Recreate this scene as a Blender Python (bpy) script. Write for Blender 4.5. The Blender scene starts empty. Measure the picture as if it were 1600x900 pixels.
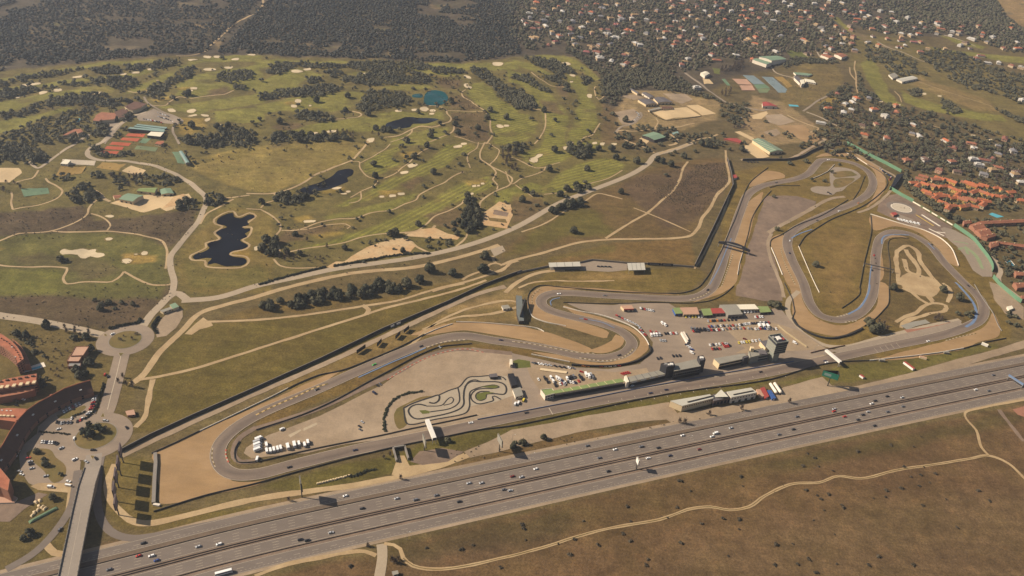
import bpy, bmesh, math, random
import numpy as np
from mathutils import Vector, Matrix
from mathutils.geometry import delaunay_2d_cdt

random.seed(7); RNG = np.random.default_rng(11)
SC = bpy.context.scene; COL = SC.collection
# ------------------------------------------------------------------ camera
CAM_H, PITCH, ROLL, HFOV = 559.0, math.radians(32.4), math.radians(4.5), math.radians(66.0)
_f = np.array([0, math.cos(PITCH), -math.sin(PITCH)]); _r = np.array([1.0, 0, 0]); _u = np.array([0, math.sin(PITCH), math.cos(PITCH)])
CX = math.cos(ROLL) * _r + math.sin(ROLL) * _u
CY = -math.sin(ROLL) * _r + math.cos(ROLL) * _u
cam = bpy.data.cameras.new('camera'); cam_o = bpy.data.objects.new('camera', cam); COL.objects.link(cam_o)
cam.sensor_width = 36.0; cam.lens = 18.0 / math.tan(HFOV / 2); cam.clip_start = 1.0; cam.clip_end = 60000.0
cam_o.matrix_world = Matrix(((CX[0], CY[0], -_f[0], 0), (CX[1], CY[1], -_f[1], 0), (CX[2], CY[2], -_f[2], CAM_H), (0, 0, 0, 1)))
SC.camera = cam_o
# ------------------------------------------------------------------ sky and sun
SUN_EL, SUN_TO = math.radians(35.0), (-1.0, 0.11)          # towards the sun on the ground plan
world = bpy.data.worlds.new('World'); SC.world = world; world.use_nodes = True
_nt = world.node_tree; _bg = _nt.nodes['Background']
sky = _nt.nodes.new('ShaderNodeTexSky'); sky.sky_type = 'NISHITA'; sky.sun_disc = False
sky.sun_elevation = SUN_EL; sky.sun_rotation = math.atan2(SUN_TO[0], SUN_TO[1]) ; sky.dust_density = 2.5; sky.altitude = 700
_nt.links.new(sky.outputs[0], _bg.inputs[0]); _bg.inputs[1].default_value = 0.05
sun = bpy.data.lights.new('sun', 'SUN'); sun.energy = 5.0; sun.angle = math.radians(0.5); sun.color = (1.0, 0.87, 0.71)
sun_o = bpy.data.objects.new('sun', sun); COL.objects.link(sun_o)
_sd = Vector((SUN_TO[0], SUN_TO[1], 0)).normalized() * math.cos(SUN_EL) + Vector((0, 0, math.sin(SUN_EL)))
sun_o.rotation_euler = _sd.to_track_quat('Z', 'Y').to_euler(); sun_o.location = (0, 0, 900)
SC.view_settings.view_transform = 'Standard'; SC.view_settings.look = 'None'; SC.view_settings.gamma = 1.0
SC.view_settings.exposure = 0.58
SC.cycles.max_bounces = 4; SC.cycles.diffuse_bounces = 2; SC.cycles.volume_bounces = 1
ALB = 0.80                                                  # observed ground tone -> albedo under this light
HAZE = 0.000055

# ------------------------------------------------------------------ terrain
def _ss(a, b, x):
    t = np.clip((x - a) / (b - a), 0, 1); return t * t * (3 - 2 * t)
_LA, _LB = np.array([-397.2, 793.0]), np.array([240.2, 1369.7]); _ld = (_LB - _LA) / np.linalg.norm(_LB - _LA); _ln = np.array([-_ld[1], _ld[0]])
def hgt(x, y):
    x = np.asarray(x, float); y = np.asarray(y, float)
    d = (x - _LA[0]) * _ln[0] + (y - _LA[1]) * _ln[1]
    m = _ss(30, 150, d)
    g = np.sin(x / 31 + 1.3 * np.sin(y / 57)) * np.sin(y / 37 + 0.8 * np.sin(x / 71) + 1) + 0.7 * np.sin(x / 17 + y / 23 + 2) * np.sin(y / 19 - x / 41)
    m2 = _ss(1650, 2400, y + 0.12 * x)
    hill = 75 * _ss(1750, 3500, y + 0.1 * x) + m2 * (5.5 * np.sin(x / 95 + 1.7 * np.sin(y / 160)) * np.sin(y / 110 + x / 300) + 2.4 * np.sin(x / 43 + y / 61) * np.sin(y / 47 - x / 80 + 1))
    g = g + .45 * np.sin(x / 9.5 + 2 * np.sin(y / 33)) * np.sin(y / 11.5 + x / 29)
    return 1.6 * g * m * (1 - 0.7 * m2) + hill
def W2P(p):
    p = np.asarray(p, float) - np.array([0, 0, CAM_H]); d = p @ _f
    k = 800 / math.tan(HFOV / 2)
    return np.stack([800 + k * (p @ CX) / d, 450 - k * (p @ CY) / d], -1)
def G(px, z=None):
    """survey: photo point(s) (1600x900) -> ground plan; z = height of the point above the local ground"""
    a = np.atleast_2d(np.asarray(px, float)); k = 800 / math.tan(HFOV / 2)
    X = (a[:, 0] - 800) / k; Y = -(a[:, 1] - 450) / k
    D = _f[None] + X[:, None] * CX[None] + Y[:, None] * CY[None]
    D[:, 2] = np.minimum(D[:, 2], -0.05)
    zz = np.zeros(len(a))
    for _ in range(25):
        t = (CAM_H - zz) / -D[:, 2]; P = D[:, :2] * t[:, None]
        zz = 0.5 * zz + 0.5 * (hgt(P[:, 0], P[:, 1]) + (z or 0))
    return P
def g1(x, y, z=None): return G([(x, y)], z)[0]
def PT(s): 
    v = [float(q) for q in s.replace(',', ' ').split()]; return np.array(v).reshape(-1, 2)
def t(c, r, s): return PT(s) / 4 + np.array([c * 400, r * 225])          # traced on a 4x enlargement
def zz_(x0, y0, k, s): return PT(s) / k + np.array([x0, y0])
def p(s): return PT(s)

# ------------------------------------------------------------------ mesh helpers
def link(o, parent=None):
    COL.objects.link(o)
    if parent is not None: o.parent = parent
    return o
def mesh_np(name, V, F, mats, mi=None, smooth=False):
    V = np.asarray(V, np.float32); me = bpy.data.meshes.new(name)
    if isinstance(F, np.ndarray):
        n, k = F.shape; tot = np.full(n, k, np.int32); loops = F.astype(np.int32).ravel()
    else:
        tot = np.array([len(f) for f in F], np.int32); loops = np.array([i for f in F for i in f], np.int32); n = len(F)
    me.vertices.add(len(V)); me.vertices.foreach_set('co', V.ravel())
    me.loops.add(len(loops)); me.loops.foreach_set('vertex_index', loops)
    me.polygons.add(n); st = np.zeros(n, np.int32); st[1:] = np.cumsum(tot)[:-1]
    me.polygons.foreach_set('loop_start', st)
    if mi is not None: me.polygons.foreach_set('material_index', np.asarray(mi, np.int32))
    me.polygons.foreach_set('use_smooth', np.full(n, smooth))
    me.update(calc_edges=True)
    for m in (mats if isinstance(mats, (list, tuple)) else [mats]): me.materials.append(m)
    return me
def tag(o, label=None, cat=None, group=None, kind=None):
    if label: o['label'] = label
    if cat: o['category'] = cat
    if group: o['group'] = group
    if kind: o['kind'] = kind
    return o
def obj(name, me, parent=None, loc=None, rz=None, **k):
    o = bpy.data.objects.new(name, me)
    if loc is not None: o.location = loc
    if rz is not None: o.rotation_euler = (0, 0, rz)
    link(o, parent); return tag(o, **k)
def empty(name, loc, rz=0, **k): return obj(name, None, None, loc, rz, **k)
def copy_tree(root, loc, rz, scale=None, color=None):
    r = root.copy(); COL.objects.link(r); r.location = loc; r.rotation_euler = (0, 0, rz)
    if scale is not None: r.scale = scale
    if color is not None: r.color = color
    for ch in root.children:
        c = ch.copy(); COL.objects.link(c); c.parent = r
        if color is not None: c.color = color
        for g in ch.children:
            d = g.copy(); COL.objects.link(d); d.parent = c
            if color is not None: d.color = color
    return r
class MB:
    def __init__(s): s.V = []; s.F = []; s.M = []
    def add(s, V, F, m=0):
        b = len(s.V); s.V += [tuple(v) for v in V]; s.F += [tuple(b + i for i in f) for f in F]; s.M += [m] * len(F)
    def box(s, x0, x1, y0, y1, z0, z1, m=0, R=None):
        V = [(x, y, z) for z in (z0, z1) for y in (y0, y1) for x in (x0, x1)]
        if R is not None: V = [tuple(R @ Vector(v)) for v in V]
        s.add(V, [(0, 2, 3, 1), (4, 5, 7, 6), (0, 1, 5, 4), (2, 6, 7, 3), (0, 4, 6, 2), (1, 3, 7, 5)], m)
    def prism(s, P, z0, z1, m=0, mt=None, bottom=False):
        n = len(P); V = [(q[0], q[1], z0) for q in P] + [(q[0], q[1], z1) for q in P]
        s.add(V, [(i, (i + 1) % n, n + (i + 1) % n, n + i) for i in range(n)], m)
        s.add([(q[0], q[1], z1) for q in P], [tuple(range(n))], m if mt is None else mt)
        if bottom: s.add([(q[0], q[1], z0) for q in P], [tuple(reversed(range(n)))], m)
    def cyl(s, x, y, z0, z1, r0, r1=None, n=8, m=0):
        r1 = r0 if r1 is None else r1
        c = [(math.cos(2 * math.pi * i / n), math.sin(2 * math.pi * i / n)) for i in range(n)]
        s.add([(x + r0 * a, y + r0 * b, z0) for a, b in c] + [(x + r1 * a, y + r1 * b, z1) for a, b in c],
              [(i, (i + 1) % n, n + (i + 1) % n, n + i) for i in range(n)] + [tuple(range(n, 2 * n))], m)
    def bar(s, a, b, r, m=0):
        a = Vector(a); b = Vector(b); d = (b - a); L = d.length
        Mx = Matrix.Translation(a) @ d.to_track_quat('Z', 'Y').to_matrix().to_4x4()
        s.box(-r, r, -r, r, 0, L, m, Mx)
    def mesh(s, name, mats): return mesh_np(name, s.V, s.F, mats, s.M)
    def obj(s, name, mats, parent=None, loc=None, rz=None, **k): return obj(name, s.mesh(name, mats), parent, loc, rz, **k)
def ccw(P):
    P = [tuple(q) for q in P]; a = sum(P[i][0] * P[(i + 1) % len(P)][1] - P[(i + 1) % len(P)][0] * P[i][1] for i in range(len(P)))
    return P if a > 0 else P[::-1]

def catmull(P, closed=False, step=5.0):
    P = np.asarray(P, float); n = len(P)
    if n < 3 and not closed:
        L = np.linalg.norm(P[1] - P[0]); k = max(2, int(L / step) + 1); return P[0] + (P[1] - P[0]) * np.linspace(0, 1, k)[:, None]
    out = []
    for i in range(n if closed else n - 1):
        if closed: a, b, c, d = P[(i - 1) % n], P[i], P[(i + 1) % n], P[(i + 2) % n]
        else:
            b, c = P[i], P[i + 1]; a = P[i - 1] if i else 2 * b - c; d = P[i + 2] if i + 2 < n else 2 * c - b
        t0 = 0; t1 = t0 + max(1e-3, np.linalg.norm(b - a)) ** .5; t2 = t1 + max(1e-3, np.linalg.norm(c - b)) ** .5; t3 = t2 + max(1e-3, np.linalg.norm(d - c)) ** .5
        k = max(1, int(np.linalg.norm(c - b) / step))
        for tt in t1 + (t2 - t1) * np.arange(k) / k:
            A1 = (t1 - tt) / (t1 - t0) * a + (tt - t0) / (t1 - t0) * b; A2 = (t2 - tt) / (t2 - t1) * b + (tt - t1) / (t2 - t1) * c; A3 = (t3 - tt) / (t3 - t2) * c + (tt - t2) / (t3 - t2) * d
            B1 = (t2 - tt) / (t2 - t0) * A1 + (tt - t0) / (t2 - t0) * A2; B2 = (t3 - tt) / (t3 - t1) * A2 + (tt - t1) / (t3 - t1) * A3
            out.append((t2 - tt) / (t2 - t1) * B1 + (tt - t1) / (t2 - t1) * B2)
    if not closed: out.append(P[-1])
    return np.array(out)
def normals(C, closed=False):
    if closed: d = np.roll(C, -1, 0) - np.roll(C, 1, 0)
    else: d = np.gradient(C, axis=0)
    d /= np.maximum(1e-6, np.linalg.norm(d, axis=1))[:, None]
    return np.stack([-d[:, 1], d[:, 0]], 1)
def edge_noise(n, amp, seed):
    r = np.random.default_rng(seed); a = r.normal(0, 1, n); k = np.ones(3) / 3
    return amp * np.convolve(np.concatenate([a[-2:], a, a[:2]]), k, 'same')[2:-2]
LEVEL = [0]
def level(): LEVEL[0] += 1; return .0009 * (LEVEL[0] % 50)
def strip(name, C, w, m, z, closed=False, world=False, smooth=True, kind='structure', rag=0, step=5.0, off=0.0, build=True):
    """a flat band draped on the ground along a traced centre line"""
    z += level(); C = np.asarray(C, float) if world else G(C)
    C = catmull(C, closed, step) if smooth else C
    N = normals(C, closed); w = np.interp(np.linspace(0, 1, len(C)), np.linspace(0, 1, len(w)), w) if hasattr(w, '__len__') else np.full(len(C), float(w))
    s = abs(hash_(name)) + len(C)
    wl = w / 2 + (edge_noise(len(C), rag, s) if rag else 0); wr = w / 2 + (edge_noise(len(C), rag, s + 1) if rag else 0)
    k = 2 if w.max() < 5 else 3
    R = []; U = []; L = np.concatenate([[0], np.cumsum(np.linalg.norm(np.diff(C, axis=0), axis=1))])
    for a in np.linspace(-1, 1, k):
        o = np.where(a < 0, a * wr, a * wl) + off
        R.append(C + N * o[:, None]); U.append(np.stack([L, np.full(len(C), a)], 1))
    XY = np.concatenate(R); n = len(C); V = np.column_stack([XY, hgt(XY[:, 0], XY[:, 1]) + z]); UV = np.concatenate(U)
    F = []; rng = range(n if closed else n - 1)
    for j in range(k - 1):
        for i in rng:
            i2 = (i + 1) % n; F.append((j * n + i, j * n + i2, (j + 1) * n + i2, (j + 1) * n + i))
    F = np.array(F)
    me = mesh_np(name, V, F, m)
    uv = me.uv_layers.new(name='lane'); uv.data.foreach_set('uv', UV[F.ravel()].astype(np.float32).ravel())
    return obj(name, me, kind=kind) if build else me
def hash_(s): return sum((i + 1) * ord(ch) for i, ch in enumerate(s)) % 9973
_sheet_n = [0]
def sheet(name, P, m, z, world=False, smooth=False, rag=0, kind='structure', flat=None, step=9.0, **kw):
    z += level(); P = np.asarray(P, float) if world else G(P)
    if smooth: P = catmull(P, True, step)
    elif rag: P = np.concatenate([P[i] + (P[(i + 1) % len(P)] - P[i]) * (np.arange(k := max(1, int(np.linalg.norm(P[(i + 1) % len(P)] - P[i]) / 7))) / k)[:, None] for i in range(len(P))])
    _sheet_n[0] += 1
    if rag: P = P + normals(P, True) * edge_noise(len(P), rag, hash_(name) + _sheet_n[0])[:, None]
    hz = hgt(P[:, 0], P[:, 1]); pts = [Vector(q) for q in P]; n = len(P)
    if flat is None and (np.ptp(hz) > .15 or len(P) > 40 and abs(hz).max() > .1):
        lo, hi = P.min(0), P.max(0); st = max(7.0, math.sqrt((hi - lo).prod() / 2500))
        gx, gy = np.meshgrid(np.arange(lo[0] + st / 2, hi[0], st), np.arange(lo[1] + st / 2, hi[1], st))
        pts += [Vector(q) for q in np.column_stack([gx.ravel(), gy.ravel()])]
    v, e, f, *_ = delaunay_2d_cdt(pts, [(i, (i + 1) % n) for i in range(n)], [list(range(n))], 1, 1e-4)
    XY = np.array([tuple(q) for q in v]); V = np.column_stack([XY, (hgt(XY[:, 0], XY[:, 1]) if flat is None else np.full(len(XY), flat)) + z])
    F = [tuple(q) for q in f]
    if F:
        a, b, c = [XY[i] for i in F[0][:3]]
        if (b - a)[0] * (c - a)[1] - (b - a)[1] * (c - a)[0] < 0: F = [q[::-1] for q in F]
    return obj(name, mesh_np(name, V, F, m), kind=kind, **kw)

# ------------------------------------------------------------------ materials
def lin(c): return tuple((x / 255 / 12.92) if x / 255 <= .04045 else ((x / 255 + .055) / 1.055) ** 2.4 for x in c)
def ob(c, k=None): return tuple(min(.85, v * (ALB if k is None else k)) for v in lin(c)) + (1,)
class NT:
    def __init__(s, name):
        s.m = bpy.data.materials.new(name); s.m.use_nodes = True; s.t = s.m.node_tree; s.b = s.t.nodes['Principled BSDF']; s.b.inputs['Roughness'].default_value = .9
        s.b.inputs['Specular IOR Level'].default_value = .25
    def n(s, typ, **k):
        x = s.t.nodes.new(typ)
        for a, v in k.items(): setattr(x, a, v)
        return x
    def l(s, a, b): s.t.links.new(a, b)
    def noise(s, scale, detail=4, rough=.6, vec=None, stretch=None):
        x = s.n('ShaderNodeTexNoise'); x.inputs['Scale'].default_value = scale; x.inputs['Detail'].default_value = detail; x.inputs['Roughness'].default_value = rough
        g = vec or s.n('ShaderNodeNewGeometry').outputs['Position']
        if stretch:
            mp = s.n('ShaderNodeMapping'); mp.inputs['Scale'].default_value = stretch[0]; mp.inputs['Rotation'].default_value = (0, 0, stretch[1]); s.l(g, mp.inputs['Vector']); g = mp.outputs[0]
        s.l(g, x.inputs['Vector']); return x.outputs['Fac']
    def ramp(s, fac, a, b, c0=(0, 0, 0, 1), c1=(1, 1, 1, 1)):
        x = s.n('ShaderNodeValToRGB'); x.color_ramp.elements[0].position = a; x.color_ramp.elements[1].position = b
        x.color_ramp.elements[0].color = c0; x.color_ramp.elements[1].color = c1; s.l(fac, x.inputs[0]); return x.outputs[0]
    def mix(s, fac, a, b, mode='MIX'):
        x = s.n('ShaderNodeMix', data_type='RGBA', blend_type=mode)
        for v, i in ((fac, 0), (a, 6), (b, 7)):
            if hasattr(v, 'links'): s.l(v, x.inputs[i])
            elif isinstance(v, (int, float)) and i == 0: x.inputs[0].default_value = v
            else: x.inputs[i].default_value = v
        return x.outputs[2]
    def vary(s, col, specs):
        """multiply by several noises: (scale, amount, stretch)"""
        for q in specs:
            sc, am = q[0], q[1]; st = q[2] if len(q) > 2 else None
            r = s.ramp(s.noise(sc, stretch=st), .3, .7, (1 - am,) * 3 + (1,), (1 + am,) * 3 + (1,))
            col = s.mix(1.0, col, r, 'MULTIPLY')
        return col
    def base(s, c): s.l(c, s.b.inputs['Base Color']) if hasattr(c, 'links') else setattr(s.b.inputs['Base Color'], 'default_value', c)
def M_(name, c, specs=((.03, .12), (.4, .12)), c2=None, mixs=.05, rough=.9, bump=0, k=None, metal=0):
    s = NT(name); col = ob(c, k)
    if c2 is not None:
        col = s.mix(s.ramp(s.noise(mixs), .38, .62), col, ob(c2, k))
    if specs:
        if not hasattr(col, 'links'):
            r = s.n('ShaderNodeRGB'); r.outputs[0].default_value = col; col = r.outputs[0]
        col = s.vary(col, specs)
    s.base(col); s.b.inputs['Roughness'].default_value = rough; s.b.inputs['Metallic'].default_value = metal
    if bump:
        b = s.n('ShaderNodeBump'); b.inputs['Strength'].default_value = .6; b.inputs['Distance'].default_value = bump; s.l(s.noise(.8), b.inputs['Height']); s.l(b.outputs[0], s.b.inputs['Normal'])
    return s.m
def M_obj(name, rough=.35, var=0):
    s = NT(name); o = s.n('ShaderNodeObjectInfo'); c = o.outputs['Color']
    if var: c = s.vary(c, ((.5, var),))
    s.base(c); s.b.inputs['Roughness'].default_value = rough; s.b.inputs['Specular IOR Level'].default_value = .5; return s.m
MT = {}
MT['asphalt'] = M_('asphalt', (126, 113, 101), ((.02, .08), (.15, .08, ((.1, 1, 1), .4)), (1.5, .07)))
MT['hwy'] = M_('motorway_asphalt', (122, 110, 99), ((.012, .07), (.12, .10, ((.06, 1, 1), -.37)), (1.2, .06)))
MT['pale_asphalt'] = M_('pale_asphalt', (150, 134, 115), ((.02, .08), (.25, .10), (1.2, .05)))
MT['lot'] = M_('car_park_asphalt', (145, 128, 110), ((.02, .10), (.12, .09, ((.2, 1, 1), 1.1)), (.9, .08)), c2=(151, 133, 113), mixs=.02)
MT['concrete_yard'] = M_('concrete_yard', (163, 142, 114), ((.03, .10), (.3, .08), (1.2, .06)), c2=(156, 134, 106), mixs=.02)
MT['dirt'] = M_('packed_dirt', (165, 144, 118), ((.015, .13), (.09, .12), (.5, .10)), c2=(152, 131, 105), mixs=.012)
MT['gravel'] = M_('gravel_trap', (165, 134, 95), ((.02, .09), (.12, .10, ((.3, 1, 1), .5)), (.8, .07)), c2=(157, 126, 86), mixs=.025)
MT['path'] = M_('earth_path', (186, 160, 120), ((.05, .10), (.5, .10)), c2=(172, 145, 106), mixs=.04)
MT['pale_road'] = M_('pale_road', (172, 154, 129), ((.02, .08), (.3, .07)))
MT['bunker'] = M_('bunker_sand', (208, 188, 152), ((.1, .08), (.6, .06)))
MT['sand'] = M_('arena_sand', (206, 178, 134), ((.03, .06), (.3, .05)))
MT['pink_sand'] = M_('spoil_sand', (206, 176, 132), ((.03, .14), (.2, .14), (.7, .1)), c2=(186, 150, 106), mixs=.03)
MT['mauve'] = M_('mauve_gravel', (122, 103, 87), ((.02, .12), (.12, .12), (.6, .10)), c2=(136, 115, 96), mixs=.03)
MT['turf'] = M_('turf', (104, 94, 45), ((.02, .14), (.1, .14), (.6, .12)), c2=(120, 98, 56), mixs=.02)
MT['dry_turf'] = M_('dry_turf', (124, 101, 59), ((.02, .14), (.1, .16), (.6, .12)), c2=(104, 90, 46), mixs=.03)
MT['lawn'] = M_('lawn', (98, 100, 44), ((.04, .1), (.3, .1)))
MT['gold'] = M_('dormant_green', (150, 121, 62), ((.05, .08), (.4, .08)))
MT['clay'] = M_('clay_court', (178, 88, 56), ((.1, .06), (.8, .05)))
MT['court_green'] = M_('court_green', (112, 122, 86), ((.1, .06),))
MT['court_blue'] = M_('court_blue', (122, 136, 138), ((.1, .06),))
MT['green_paint'] = M_('green_paint', (104, 128, 98), ((.08, .10), (.5, .08)))
MT['green_faint'] = M_('worn_green_paint', (142, 152, 112), ((.08, .10), (.5, .10)))
MT['white_line'] = M_('road_paint', (196, 180, 156), ((.3, .10),))
MT['white_paint'] = M_('white_paint', (236, 222, 200), ((.2, .05),))
MT['yellow_paint'] = M_('yellow_paint', (214, 178, 84), ((.3, .08),))
MT['blue_paint'] = M_('blue_paint', (112, 132, 160), ((.2, .10),))
MT['red_paint'] = M_('red_paint', (186, 84, 60), ((.2, .10),))
MT['kerb_pale'] = M_('kerb_pale', (184, 166, 138), ((.3, .08),))
MT['kerb_yellow'] = M_('kerb_yellow', (196, 164, 108), ((.3, .08),))
MT['kerb_red'] = M_('kerb_red', (188, 96, 72), ((.3, .08),))
MT['dark_wall'] = M_('dark_fence_mesh', (66, 60, 58), ((.3, .12),))
MT['tyre'] = M_('tyre_wall', (48, 46, 44), ((.8, .2),))
MT['grey_wall'] = M_('concrete_wall', (140, 132, 122), ((.2, .08), (1, .06)))
MT['white_wall'] = M_('white_wall', (226, 214, 196), ((.2, .06), (1, .05)))
MT['green_wall'] = M_('green_wall', (104, 140, 110), ((.1, .06), (.6, .05)))
MT['steel'] = M_('galvanised_steel', (150, 146, 140), ((.5, .06),), rough=.5)
MT['dark_steel'] = M_('dark_steel', (80, 75, 69), ((.5, .06),), rough=.6)
MT['black'] = M_('black_panel', (40, 40, 44), ((.5, .1),), rough=.6)
MT['white_panel'] = M_('white_panel', (232, 226, 214), ((.3, .04),), rough=.6)
MT['cream_wall'] = M_('cream_render', (222, 198, 158), ((.2, .06), (1, .05)))
MT['white_render'] = M_('white_render', (228, 214, 192), ((.2, .05), (1, .04)))
MT['brick'] = M_('pink_brick', (160, 112, 88), ((.2, .08), (1.5, .08)))
MT['terracotta'] = M_('terracotta_tiles', (178, 110, 80), ((.15, .12), (1.3, .14)), c2=(160, 98, 72), mixs=.12)
MT['old_tiles'] = M_('old_tiles', (164, 108, 80), ((.15, .12), (1.3, .14)), c2=(150, 98, 74), mixs=.12)
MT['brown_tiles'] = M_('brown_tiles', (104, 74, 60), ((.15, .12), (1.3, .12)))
MT['grey_roof'] = M_('grey_roof', (150, 144, 130), ((.08, .08), (.6, .06)))
MT['dark_roof'] = M_('slate_roof', (104, 98, 98), ((.1, .10), (.8, .08)))
MT['olive_roof'] = M_('moss_green_roof', (134, 148, 92), ((.08, .10), (.6, .08)))
MT['metal_roof'] = M_('pale_metal_roof', (196, 190, 174), ((.08, .05), (.6, .04)), rough=.6)
MT['green_roof'] = M_('green_metal_roof', (128, 150, 122), ((.08, .06), (.6, .05)), rough=.6)
MT['teal_roof'] = M_('teal_metal_roof', (134, 158, 148), ((.08, .06),), rough=.6)
MT['white_roof'] = M_('white_roof', (236, 226, 200), ((.08, .04),), rough=.7)
MT['red_roof'] = M_('red_roof', (164, 72, 64), ((.08, .08),), rough=.7)
MT['tan_roof'] = M_('tan_roof', (190, 150, 124), ((.08, .06),), rough=.8)
MT['blue_wall'] = M_('blue_wall', (60, 92, 150), ((.2, .08),), rough=.7)
MT['glass'] = M_('window_glass', (44, 50, 56), None, rough=.15)
MT['car_paint'] = M_obj('car_paint', .3); MT['car_glass'] = M_('car_glass', (30, 34, 40), None, rough=.12); MT['rubber'] = M_('rubber', (30, 29, 28), None)
MT['bark'] = M_('bark', (92, 76, 62), ((1.5, .2),))
MT['slab'] = M_('bridge_deck', (150, 138, 124), ((.05, .06), (.5, .06)))
MT['pool'] = M_('pool_water', (96, 178, 190), None, rough=.1)
def water(name, c, rough=.08):
    s = NT(name); s.base(ob(c)); s.b.inputs['Roughness'].default_value = rough; s.b.inputs['Specular IOR Level'].default_value = .06
    b = s.n('ShaderNodeBump'); b.inputs['Strength'].default_value = .15; b.inputs['Distance'].default_value = .1; s.l(s.noise(.5), b.inputs['Height']); s.l(b.outputs[0], s.b.inputs['Normal']); return s.m
MT['dark_water'] = water('dark_water', (13, 15, 24)); MT['teal_water'] = water('teal_water', (18, 76, 80))
def leafmat(name, dark, light, rough=.85):
    """foliage: per-tree tone (object random or the 'tone' attribute) and clumpy mottling"""
    s = NT(name); a = s.n('ShaderNodeAttribute'); a.attribute_name = 'tone'; o = s.n('ShaderNodeObjectInfo')
    mt = s.n('ShaderNodeMath', operation='ADD'); s.l(a.outputs['Fac'], mt.inputs[0]); s.l(o.outputs['Random'], mt.inputs[1])
    fr = s.n('ShaderNodeMath', operation='PINGPONG'); fr.inputs[1].default_value = 1; s.l(mt.outputs[0], fr.inputs[0])
    c = s.mix(fr.outputs[0], dark, light); c = s.vary(c, ((.22, .22), (.9, .3))); s.base(c); s.b.inputs['Roughness'].default_value = rough; s.b.inputs['Specular IOR Level'].default_value = .2
    return s.m
LEAF = {'oak': leafmat('oak_foliage', (.020, .023, .013, 1), (.078, .072, .040, 1)),
        'hill': leafmat('hill_oak_foliage', (.014, .018, .014, 1), (.044, .044, .034, 1)),
        'brush': leafmat('brown_brush', (.055, .045, .032, 1), (.12, .095, .065, 1)),
        'pine': leafmat('pine_foliage', (.014, .019, .012, 1), (.03, .036, .02, 1)),
        'bare': leafmat('bare_twigs', (.10, .075, .06, 1), (.17, .13, .10, 1)),
        'shrub': leafmat('shrub_foliage', (.035, .030, .020, 1), (.07, .055, .035, 1)),
        'cypress': leafmat('cypress_foliage', (.012, .016, .010, 1), (.02, .026, .016, 1))}
# ------------------------------------------------------------------ ground cover
def vnoise(x, y, seed):
    xi = np.floor(x).astype(int); yi = np.floor(y).astype(int); fx = x - xi; fy = y - yi; fx = fx * fx * (3 - 2 * fx); fy = fy * fy * (3 - 2 * fy)
    def h(a, b):
        n = (a * 374761393 + b * 668265263 + seed * 974711) & 0x7fffffff; n = ((n ^ (n >> 13)) * 1274126177) & 0x7fffffff; return ((n ^ (n >> 16)) & 0xffff) / 65535.0
    return (h(xi, yi) * (1 - fx) + h(xi + 1, yi) * fx) * (1 - fy) + (h(xi, yi + 1) * (1 - fx) + h(xi + 1, yi + 1) * fx) * fy
def grow(a, b, s0, k):
    o = [a]; s = s0
    while (o[-1] < b if b > a else o[-1] > b): s *= k; o.append(o[-1] + (s if b > a else -s))
    return np.array(o)
gx = np.concatenate([grow(-1440, -22000, 4, 1.5)[:0:-1], np.arange(-1440, 1900, 4.0), grow(1900, 22000, 4, 1.5)])
gy = np.concatenate([grow(340, -22000, 4, 1.5)[:0:-1], np.arange(340, 1450, 3.5), np.arange(1450, 3000, 5.0), grow(3000, 24000, 5, 1.5)])
GX, GY = np.meshgrid(gx, gy); XY = np.column_stack([GX.ravel(), GY.ravel()]); nV = len(XY)
warp = np.column_stack([vnoise(XY[:, 0] / 28, XY[:, 1] / 28, 1) + .5 * vnoise(XY[:, 0] / 9, XY[:, 1] / 9, 2) - .75, vnoise(XY[:, 0] / 28, XY[:, 1] / 28, 3) + .5 * vnoise(XY[:, 0] / 9, XY[:, 1] / 9, 4) - .75])
COVER = np.tile(np.array(lin((104, 89, 58))), (nV, 1)); STRIPE = np.zeros(nV); STRIPE_A = np.zeros(nV)
def inside(P, Q):
    x, y = Q[:, 0], Q[:, 1]; r = np.zeros(len(Q), bool); n = len(P)
    for i in range(n):
        x1, y1 = P[i]; x2, y2 = P[(i + 1) % n]
        if y1 == y2: continue
        r ^= ((y1 > y) != (y2 > y)) & (x < (x2 - x1) * (y - y1) / (y2 - y1) + x1)
    return r
def dist_poly(P, Q):
    d = np.full(len(Q), 1e9); n = len(P)
    for i in range(n):
        a = P[i]; b = P[(i + 1) % n]; ab = b - a; tt = np.clip(((Q - a) @ ab) / max(1e-6, ab @ ab), 0, 1); d = np.minimum(d, np.hypot(*(Q - a - tt[:, None] * ab).T))
    return d
def paint(P, c, amt=1.0, soft=6.0, rag=8.0, world=False, stripe=None):
    P = np.asarray(P, float) if world else G(P); lo, hi = P.min(0) - soft - rag, P.max(0) + soft + rag
    i0, i1 = np.searchsorted(gx, [lo[0], hi[0]]); j0, j1 = np.searchsorted(gy, [lo[1], hi[1]])
    if i1 <= i0 or j1 <= j0: return
    idx = (np.arange(j0, j1)[:, None] * len(gx) + np.arange(i0, i1)[None]).ravel()
    Q = XY[idx] + warp[idx] * rag
    ins = inside(P, Q); d = dist_poly(P, Q); sd = np.where(ins, d, -d); a = amt * np.clip(sd / soft + .5, 0, 1)
    COVER[idx] = COVER[idx] * (1 - a[:, None]) + np.array(lin(c))[None] * a[:, None]
    if stripe is not None:
        q = a > .5; STRIPE[idx[q]] = 1; STRIPE_A[idx[q]] = stripe
    else: STRIPE[idx[a > .5]] = 0
ROUGH, FAIR, SCRUB, FIELD, OLIVE, WOOD, TAN = (107, 95, 55), (124, 117, 58), (90, 75, 56), (106, 83, 57), (101, 87, 44), (84, 74, 60), (150, 126, 90)
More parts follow.
